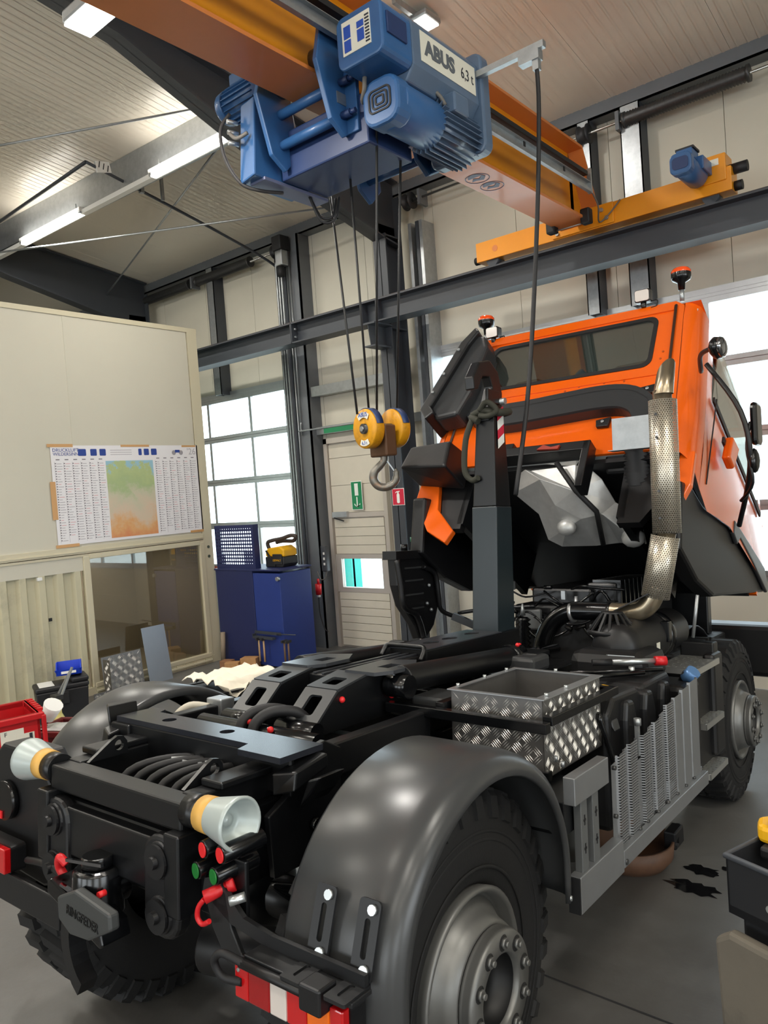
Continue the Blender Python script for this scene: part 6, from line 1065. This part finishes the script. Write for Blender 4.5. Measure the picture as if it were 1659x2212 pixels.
# control box, plug, switch on the posts
cs = thing('door_switch', 'dark push button box on the post left of the exit door', 'switch', (-7.99, 8.2, 1.40)); G().box((-0.06, -0.05, -0.2), (0.05, 0.04, 0.2)).done('case', mat('switch_grey', (64, 66, 70), 0.5), cs, bevel=0.02)
for z in (0.08, 0.0, -0.08): G().box((0.0, -0.056, z - 0.018), (0.03, -0.05, z + 0.018)).done('button', m_white, cs)
G().tube([(0, 0, -0.2), (-0.02, -0.02, -0.3), (-0.12, -0.02, -0.32), (-0.2, 0.0, -0.2)], 0.008).done('cable', m_cable, cs)
pg = thing('power_plug', 'red industrial plug hanging below the switch by the exit door', 'plug', (-8.10, 8.10, 0.96)); G().cyl((0, 0, -0.1), (0.01, 0, 0.06), 0.045, 0.05, n=14).cyl((0.01, 0, 0.06), (0.012, 0, 0.14), 0.02, n=10).done('plug_body', m_redp, pg); G().cyl((0, 0, -0.14), (0, 0, -0.1), 0.03, n=12).done('plug_pins', m_white, pg); G().tube([(0.0, 0, -0.14), (0.0, 0, -0.4), (0.08, 0, -0.62), (0.14, 0, -0.66)], 0.008).done('cable', m_black, pg)
ch_ = thing('hand_chain', 'long thin door hand chain hanging beside the left sectional door', 'chain', (-8.72, 8.34, 0.3)); G().tube([(0, 0, 0), (0.005, 0, 0.8), (0, 0, 1.2)], 0.012, n=6).done('chain_strand', m_dark, ch_)
# ================================================================ THINGS ALONG THE OFFICE WALL
m_cr = mat('crate_red', (190, 24, 30), 0.38, var=0.05); m_crd = mat('crate_dark_red', (116, 36, 38), 0.5, var=0.06)
def crate(nm, label, X, L_, W_, H_, m, group=None):
    t = thing(nm, label, 'crate', X=X, group=group); w = 0.02
    G().box((-L_ / 2, -W_ / 2, 0), (L_ / 2, -W_ / 2 + w, H_)).box((-L_ / 2, W_ / 2 - w, 0), (L_ / 2, W_ / 2, H_)).box((-L_ / 2, -W_ / 2, 0), (-L_ / 2 + w, W_ / 2, H_)).box((L_ / 2 - w, -W_ / 2, 0), (L_ / 2, W_ / 2, H_)).box((-L_ / 2, -W_ / 2, 0), (L_ / 2, W_ / 2, w)).done('shell', m, t)
    e = 0.035; G().prism([(-L_ / 2 - e, -W_ / 2 - e), (L_ / 2 + e, -W_ / 2 - e), (L_ / 2 + e, W_ / 2 + e), (-L_ / 2 - e, W_ / 2 + e)], 'z', H_ - 0.05, H_, holes=[[(-L_ / 2 + w, -W_ / 2 + w), (L_ / 2 - w, -W_ / 2 + w), (L_ / 2 - w, W_ / 2 - w), (-L_ / 2 + w, W_ / 2 - w)]]).done('rim', m, t, bevel=0.006)
    return t
zc = fz(-6.75, 2.85)
c1 = crate('red_crate', 'bright red plastic crate with white label, upper one at the left edge', Matrix.Translation((-6.73, 2.84, 0.385)) @ Matrix.Rotation(R_(-14), 4, 'Z'), 0.56, 0.38, 0.32, m_cr)
G().box((0.281, -0.12, 0.08), (0.283, 0.06, 0.22)).box((0.281, 0.0, 0.10), (0.284, 0.14, 0.17)).done('paper_label', m_label, c1); text('label_print', 'F', 0.05, m_ink, c1, frame((0.2845, -0.08, 0.19), (0, 1, 0), (0, 0, 1)), 0.0005); G().box((0.2845, 0.10, 0.105), (0.2848, 0.125, 0.165)).done('barcode', m_ink, c1)
G().box((0.285, 0.20, 0.02), (0.325, 0.235, 0.30)).done('hinge_flap', m_cr, c1, bevel=0.006)
for k in range(6): G().box((-0.22 + 0.08 * k, 0.19, 0.32), (-0.18 + 0.08 * k, 0.235, 0.34)).done('rim_tooth', m_cr, c1)
tag(G().sphere((0, 0, 0.10), 0.12, sc=(1.0, 0.8, 0.8)).done('plastic_bag', mat('pale_pink_film', (220, 170, 176), 0.35, bump=0.8, bscale=12), None, X=Matrix.Translation((-6.80, 2.82, 0.41))), 'crumpled pale plastic bag inside the bright red crate', 'bag')
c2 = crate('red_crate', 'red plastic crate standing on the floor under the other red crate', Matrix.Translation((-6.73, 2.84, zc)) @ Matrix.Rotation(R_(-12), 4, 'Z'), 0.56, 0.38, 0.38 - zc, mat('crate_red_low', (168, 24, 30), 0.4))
zc = fz(-6.9, 3.5)
c3 = crate('dark_red_crate', 'faded dark red crate lined with clear plastic, behind the red stack', Matrix.Translation((-6.92, 3.52, zc)) @ Matrix.Rotation(R_(25), 4, 'Z'), 0.60, 0.40, 0.36, m_crd)
G().cyl((0.05, -0.205, 0.10), (0.05, -0.205, 0.32), 0.05, n=14).box((-0.28, -0.225, 0.16), (0.28, -0.20, 0.19)).done('handle_lug', m_crd, c3)
g = G(); random.seed(2); g.grid([[(-0.30 + 0.1 * i, -0.20 + 0.1 * j, 0.33 + random.uniform(-0.015, 0.05)) for i in range(7)] for j in range(5)], 0, True); g.done('plastic_liner', mat('clear_film', (196, 196, 194), 0.2, bump=0.8, bscale=10), c3, solid=0.004)
tag(G().cyl((0, 0, 0), (0.10, 0.02, 0.14), 0.06, 0.09, n=16).done('paper_roll', m_white, None, X=Matrix.Translation((-7.12, 3.36, zc + 0.44))), 'white rolled paper sticking out of the dark red crate', 'paper')
X_ = Matrix.Translation((-8.55, 4.22, 0)) @ Matrix.Rotation(R_(70), 4, 'Z')
tk_ = thing('tool_box', 'black plastic tool box on the floor by the corrugated wall', 'tool box', X=X_)
G().hexa([(-0.26, -0.14, 0.0), (0.26, -0.14, 0.0), (0.26, 0.14, 0.0), (-0.26, 0.14, 0.0), (-0.28, -0.16, 0.36), (0.28, -0.16, 0.36), (0.28, 0.16, 0.36), (-0.28, 0.16, 0.36)]).done('body', m_blackp, tk_, bevel=0.015); G().box((-0.29, -0.17, 0.36), (0.29, 0.17, 0.42)).box((0.10, -0.17, 0.42), (0.29, 0.17, 0.48)).done('lid', m_blackp, tk_, bevel=0.02); G().box((-0.24, -0.14, 0.42), (-0.08, 0.14, 0.424)).done('lid_label', m_white, tk_); G().box((-0.06, -0.185, 0.20), (0.06, -0.165, 0.34)).done('latch', m_vb, tk_, bevel=0.008)
bb = thing('parts_bin', 'small blue open parts bin on top of the black tool box', 'bin', X=Matrix.Translation((-8.52, 4.32, 0.496)) @ Matrix.Rotation(R_(60), 4, 'Z') @ Matrix.Rotation(R_(-6), 4, 'X'))
m_bb = mat('bin_blue', (24, 64, 196), 0.4); G().hexa([(-0.12, -0.10, 0), (0.12, -0.10, 0), (0.12, 0.10, 0), (-0.12, 0.10, 0), (-0.12, -0.10, 0.01), (0.12, -0.10, 0.01), (0.12, 0.10, 0.01), (-0.12, 0.10, 0.01)]).hexa([(-0.12, -0.1, 0), (0.12, -0.1, 0), (0.12, -0.095, 0), (-0.12, -0.095, 0), (-0.15, -0.14, 0.07), (0.15, -0.14, 0.07), (0.15, -0.13, 0.07), (-0.15, -0.13, 0.07)]).prism([(-0.10, 0.0), (0.10, 0.0), (0.13, 0.15), (-0.04, 0.15), (-0.14, 0.07)], 'x', -0.135, -0.125).prism([(-0.10, 0.0), (0.10, 0.0), (0.13, 0.15), (-0.04, 0.15), (-0.14, 0.07)], 'x', 0.125, 0.135).box((-0.13, 0.10, 0.0), (0.13, 0.11, 0.15)).done('shell', m_bb, bb); G().box((-0.08, -0.128, 0.02), (0.08, -0.124, 0.05)).done('label', m_white, bb)
sc_ = thing('crimping_tool', 'grey metal hand tool leaning on the black tool box', 'tool', (-8.22, 4.05, 0.36)); G().bar((-0.06, 0.0, 0.0), (-0.02, 0.16, 0.26), 0.03, 0.015).bar((0.02, 0.0, 0.0), (-0.01, 0.16, 0.27), 0.03, 0.015).done('handles', m_galv, sc_); G().cb((-0.02, -0.04, -0.02), (0.14, 0.08, 0.05)).done('jaws', m_dark, sc_)
tag(G().lathe([(0.0, 0.0), (0.07, 0.0), (0.075, 0.04), (0.03, 0.08), (0.018, 0.09), (0.018, 0.12), (0.0, 0.12)], (0, 0, 0), 'z', 18).done('spray_nozzle', mat('yellow_film', (206, 196, 120), 0.35), None, X=Matrix.Translation((-7.42, 3.62, 0.0)) @ Matrix.Diagonal((1.6, 1.6, 4.2, 1))), 'pale yellow cone shaped bottle beside the red crate', 'bottle')
# sheets leaning on the office
def leaning(nm, label, y0, y1, h, x0, lean, m, cheq):
    t = thing(nm, label, 'metal sheet', (x0, y0, 0.0)); n = math.sin(R_(lean)); c = math.cos(R_(lean)); ev = Vector((-n, 0, c)); W_ = y1 - y0
    G().hexa([(0, 0, 0), (0.004, 0, 0), (0.004, W_, 0), (0, W_, 0)] + [tuple(Vector(p) + ev * h) for p in ((0, 0, 0), (0.004, 0, 0), (0.004, W_, 0), (0, W_, 0))]).done('sheet', m, t)
    if cheq:
        g = G(); chequer(g, (0.0045, 0, 0), (0, 1, 0), ev, W_, h, 0.072, 0.004); tag(g.done('tread_bars', m_chk, t), kind='stuff')
        G().box((0.0, -0.003, 0.0), (0.16, 0.0, h * 0.97)).done('side_flange', m_chkb, t); g = G(); chequer(g, (0.0, -0.0035, 0), (1, 0, 0), (0, 0, 1), 0.16, h * 0.97, 0.072, 0.004); tag(g.done('tread_bars', m_chk, t), kind='stuff')
    return t
leaning('chequer_sheet', 'folded aluminium chequer plate leaning against the office wall', 4.98, 5.55, 0.50, -8.93, 6, m_chkb, True)
leaning('grey_sheet', 'plain grey metal sheet leaning against the office window', 5.62, 5.98, 0.76, -8.92, 9, mat('sheet_grey', (136, 142, 150), 0.4, 0.5, var=0.03), False)
st_ = thing('chequer_strip', 'small offcut of aluminium chequer plate lying by the office wall', 'metal sheet', (-8.75, 4.72, 0.0)); G().box((0, 0, 0), (0.004, 0.28, 0.12)).box((0, 0, 0), (0.12, 0.28, 0.004)).done('sheet', m_chkb, st_); g = G(); chequer(g, (0.0045, 0, 0), (0, 1, 0), (0, 0, 1), 0.28, 0.12, 0.07, 0.004); tag(g.done('tread_bars', m_chk, st_), kind='stuff')
# tray with rag on the left side of the truck
ty = thing('plastic_tray', 'black plastic tray resting on the left side of the truck', 'tray', X=TX @ Matrix.Translation((-0.98, 0.82, 1.07)) @ Matrix.Diagonal((0.85, 0.85, 0.9, 1)))
G().hexa([(-0.14, -0.22, 0.0), (0.14, -0.22, 0.0), (0.14, 0.22, 0.0), (-0.14, 0.22, 0.0), (-0.20, -0.30, 0.10), (0.20, -0.30, 0.10), (0.20, 0.30, 0.10), (-0.20, 0.30, 0.10)]).done('body', m_blackp, ty, bevel=0.01); G().prism([(-0.22, -0.32), (0.22, -0.32), (0.22, 0.32), (-0.22, 0.32)], 'z', 0.095, 0.105, holes=[[(-0.18, -0.27), (0.18, -0.27), (0.18, 0.27), (-0.18, 0.27)]]).done('rim', m_blackp, ty)
random.seed(9); g = G(); NX, NY = 14, 18
g.grid([[(-0.21 + 0.44 * i / (NX - 1), -0.28 + 0.56 * j / (NY - 1) + 0.02 * math.sin(i), 0.122 + 0.03 * abs(math.sin(i * 0.9 + j * 0.5)) + 0.02 * random.random() - (0.07 if i > NX - 3 else 0) * (1 if j % 5 else 0.4)) for i in range(NX)] for j in range(NY)], 0, True)
rg = g.done('cleaning_rag', mat('rag_cream', (226, 218, 200), 0.9, var=0.05), None, solid=0.004, X=TX @ Matrix.Translation((-0.98, 0.82, 1.07)) @ Matrix.Diagonal((0.85, 0.85, 0.9, 1))); tag(rg, 'crumpled cream rag on the black tray', 'rag')
# tools on the tank
sd = thing('screwdriver', 'yellow and black screwdriver on the fuel tank next to the chequer plate box', 'screwdriver', X=TX @ Matrix.Translation((0.93, 1.33, 1.222)) @ Matrix.Rotation(R_(150), 4, 'Z')); G().cyl((-0.05, 0, 0), (0.03, 0, 0), 0.016, n=12).done('handle', m_vy, sd); G().cyl((0.03, 0, 0), (0.05, 0, 0), 0.014, n=10).done('collar', m_vb, sd); G().cyl((0.05, 0, 0), (0.16, 0, 0), 0.004, n=8).done('shaft', m_chrome, sd)
# ================================================================ FLOOR BY THE RIGHT
dp = thing('drain_pan', 'old brown oil drain pan under the truck with a metal handle', 'drain pan', (-1.74, 4.12, fz(-1.74, 4.12)))
G().lathe([(0.0, 0.0), (0.18, 0.0), (0.23, 0.06), (0.24, 0.15), (0.225, 0.15), (0.215, 0.07), (0.0, 0.03)], (0, 0, 0), 'z', 28).done('bowl', mat('rusty_brown', (94, 66, 48), 0.6, var=0.2, vscale=6, dirt=(40, 30, 26), dscale=5), dp); G().box((0.17, 0.06, 0.10), (0.24, 0.20, 0.20)).done('lug', m_tp, dp, bevel=0.01); G().bar((0.245, 0.06, 0.14), (0.20, 0.22, 0.18), 0.02, 0.02).done('handle', m_chrome, dp)
m_oil = mat('oil_film', (16, 16, 18), 0.08)
def puddle(label, x, y, rs, seed):
    random.seed(seed); n = 22; P = [(x + rs[0] * math.cos(2 * math.pi * k / n) * (1 + 0.3 * random.uniform(-1, 1)), y + rs[1] * math.sin(2 * math.pi * k / n) * (1 + 0.3 * random.uniform(-1, 1))) for k in range(n)]
    g = G(); g.add([(a, b, fz(a, b) + 0.0025) for a, b in P] + [(x, y, fz(x, y) + 0.003)], [(k, (k + 1) % n, n) for k in range(n)], 0, True); tag(g.done('oil_puddle', m_oil, None), label, 'oil stain', 'oil stains by the drain pan')
puddle('larger ragged oil puddle on the floor beside the drain pan', -1.36, 4.0, (0.13, 0.08), 1); puddle('middle oil spot just behind the larger puddle', -1.38, 4.24, (0.09, 0.06), 4); puddle('small lone oil spot farthest right on the floor', -1.27, 4.34, (0.045, 0.03), 8)

# tool trolley at the right edge
X_ = Matrix.Translation((-0.55, 1.86, fz(-0.5, 1.8))) @ Matrix.Rotation(R_(-20), 4, 'Z') @ Matrix.Translation((0, 0.38, 0)); TH = 1.45 - fz(-0.5, 1.8)
tt = thing('tool_trolley', 'black tool trolley with open tray at the right picture edge', 'trolley', X=X_)
G().box((0.02, -0.36, 0.12), (0.62, -0.02, TH - 0.14)).done('cabinet', m_blackp, tt, bevel=0.01)
G().box((0.0, -0.38, TH - 0.14), (0.64, -0.375, TH)).box((0.0, -0.005, TH - 0.14), (0.64, 0.0, TH)).box((0.0, -0.38, TH - 0.14), (0.005, 0.0, TH)).box((0.635, -0.38, TH - 0.14), (0.64, 0.0, TH)).box((0.0, -0.38, TH - 0.14), (0.64, 0.0, TH - 0.12)).done('tray', m_blackp, tt)
G().tube([(0.0, 0.0, TH), (0.0, -0.38, TH), (0.64, -0.38, TH), (0.64, 0.0, TH), (0.0, 0.0, TH)], 0.008, n=8, smooth_path=False).done('tray_rim', mat('rim_grey_plastic', (70, 74, 80), 0.4), tt)
G().cyl((0.11, -0.385, TH - 0.085), (0.11, -0.38, TH - 0.085), 0.010, n=10).done('screw', m_zinc, tt)
for x in (0.06, 0.58):
    for y in (-0.33, -0.06): G().cyl((x, y - 0.015, 0.055), (x, y + 0.015, 0.055), 0.055, n=18).done('castor', m_black, tt)
G().tube([(0.64, 0.0, TH), (0.66, 0.03, TH + 0.06), (0.4, 0.04, TH + 0.06), (0.18, 0.03, TH + 0.05)], 0.012, n=8).done('push_handle', m_blackp, tt)
mt = tag(G().prism([(0.0, 0.02), (TH - 0.19, -0.01), (TH - 0.16, 0.03), (TH - 0.17, 0.6), (0.0, 0.6)], 'y', -0.43, -0.392).done('rubber_mat', mat('mat_grey_brown', (96, 90, 80), 0.85, var=0.1, vscale=5, dirt=(54, 52, 50), dscale=3, damt=0.7), None, X=X_, bevel=0.012), 'thick grey rubber mat leaning on the front of the tool trolley', 'mat')
bd = thing('cordless_tool', 'yellow and black cordless power tool lying in the trolley tray', 'power tool', X=X_ @ Matrix.Translation((0.10, -0.20, TH + 0.02)) @ Matrix.Rotation(R_(10), 4, 'Z'))
G().prism([(-0.10, -0.05), (0.10, -0.06), (0.13, -0.02), (0.10, 0.05), (-0.08, 0.06), (-0.12, 0.0)], 'z', -0.02, 0.025).done('lower_shell', m_vy, bd, bevel=0.012); G().prism([(-0.08, -0.045), (0.11, -0.05), (0.16, 0.0), (0.10, 0.04), (-0.07, 0.045)], 'z', 0.025, 0.055).done('upper_shell', m_vb, bd, bevel=0.012)
G().box((-0.03, -0.03, 0.055), (0.05, 0.03, 0.068)).done('battery_label', mat('label_pale', (206, 190, 130), 0.4), bd, bevel=0.003)
for k in range(5): G().box((-0.07 + 0.022 * k, -0.056, 0.035), (-0.058 + 0.022 * k, -0.05, 0.043)).done('vent_slot', m_vy, bd)
G().box((-0.09, -0.07, -0.05), (0.09, 0.05, -0.02)).done('battery', m_vb, bd, bevel=0.008)
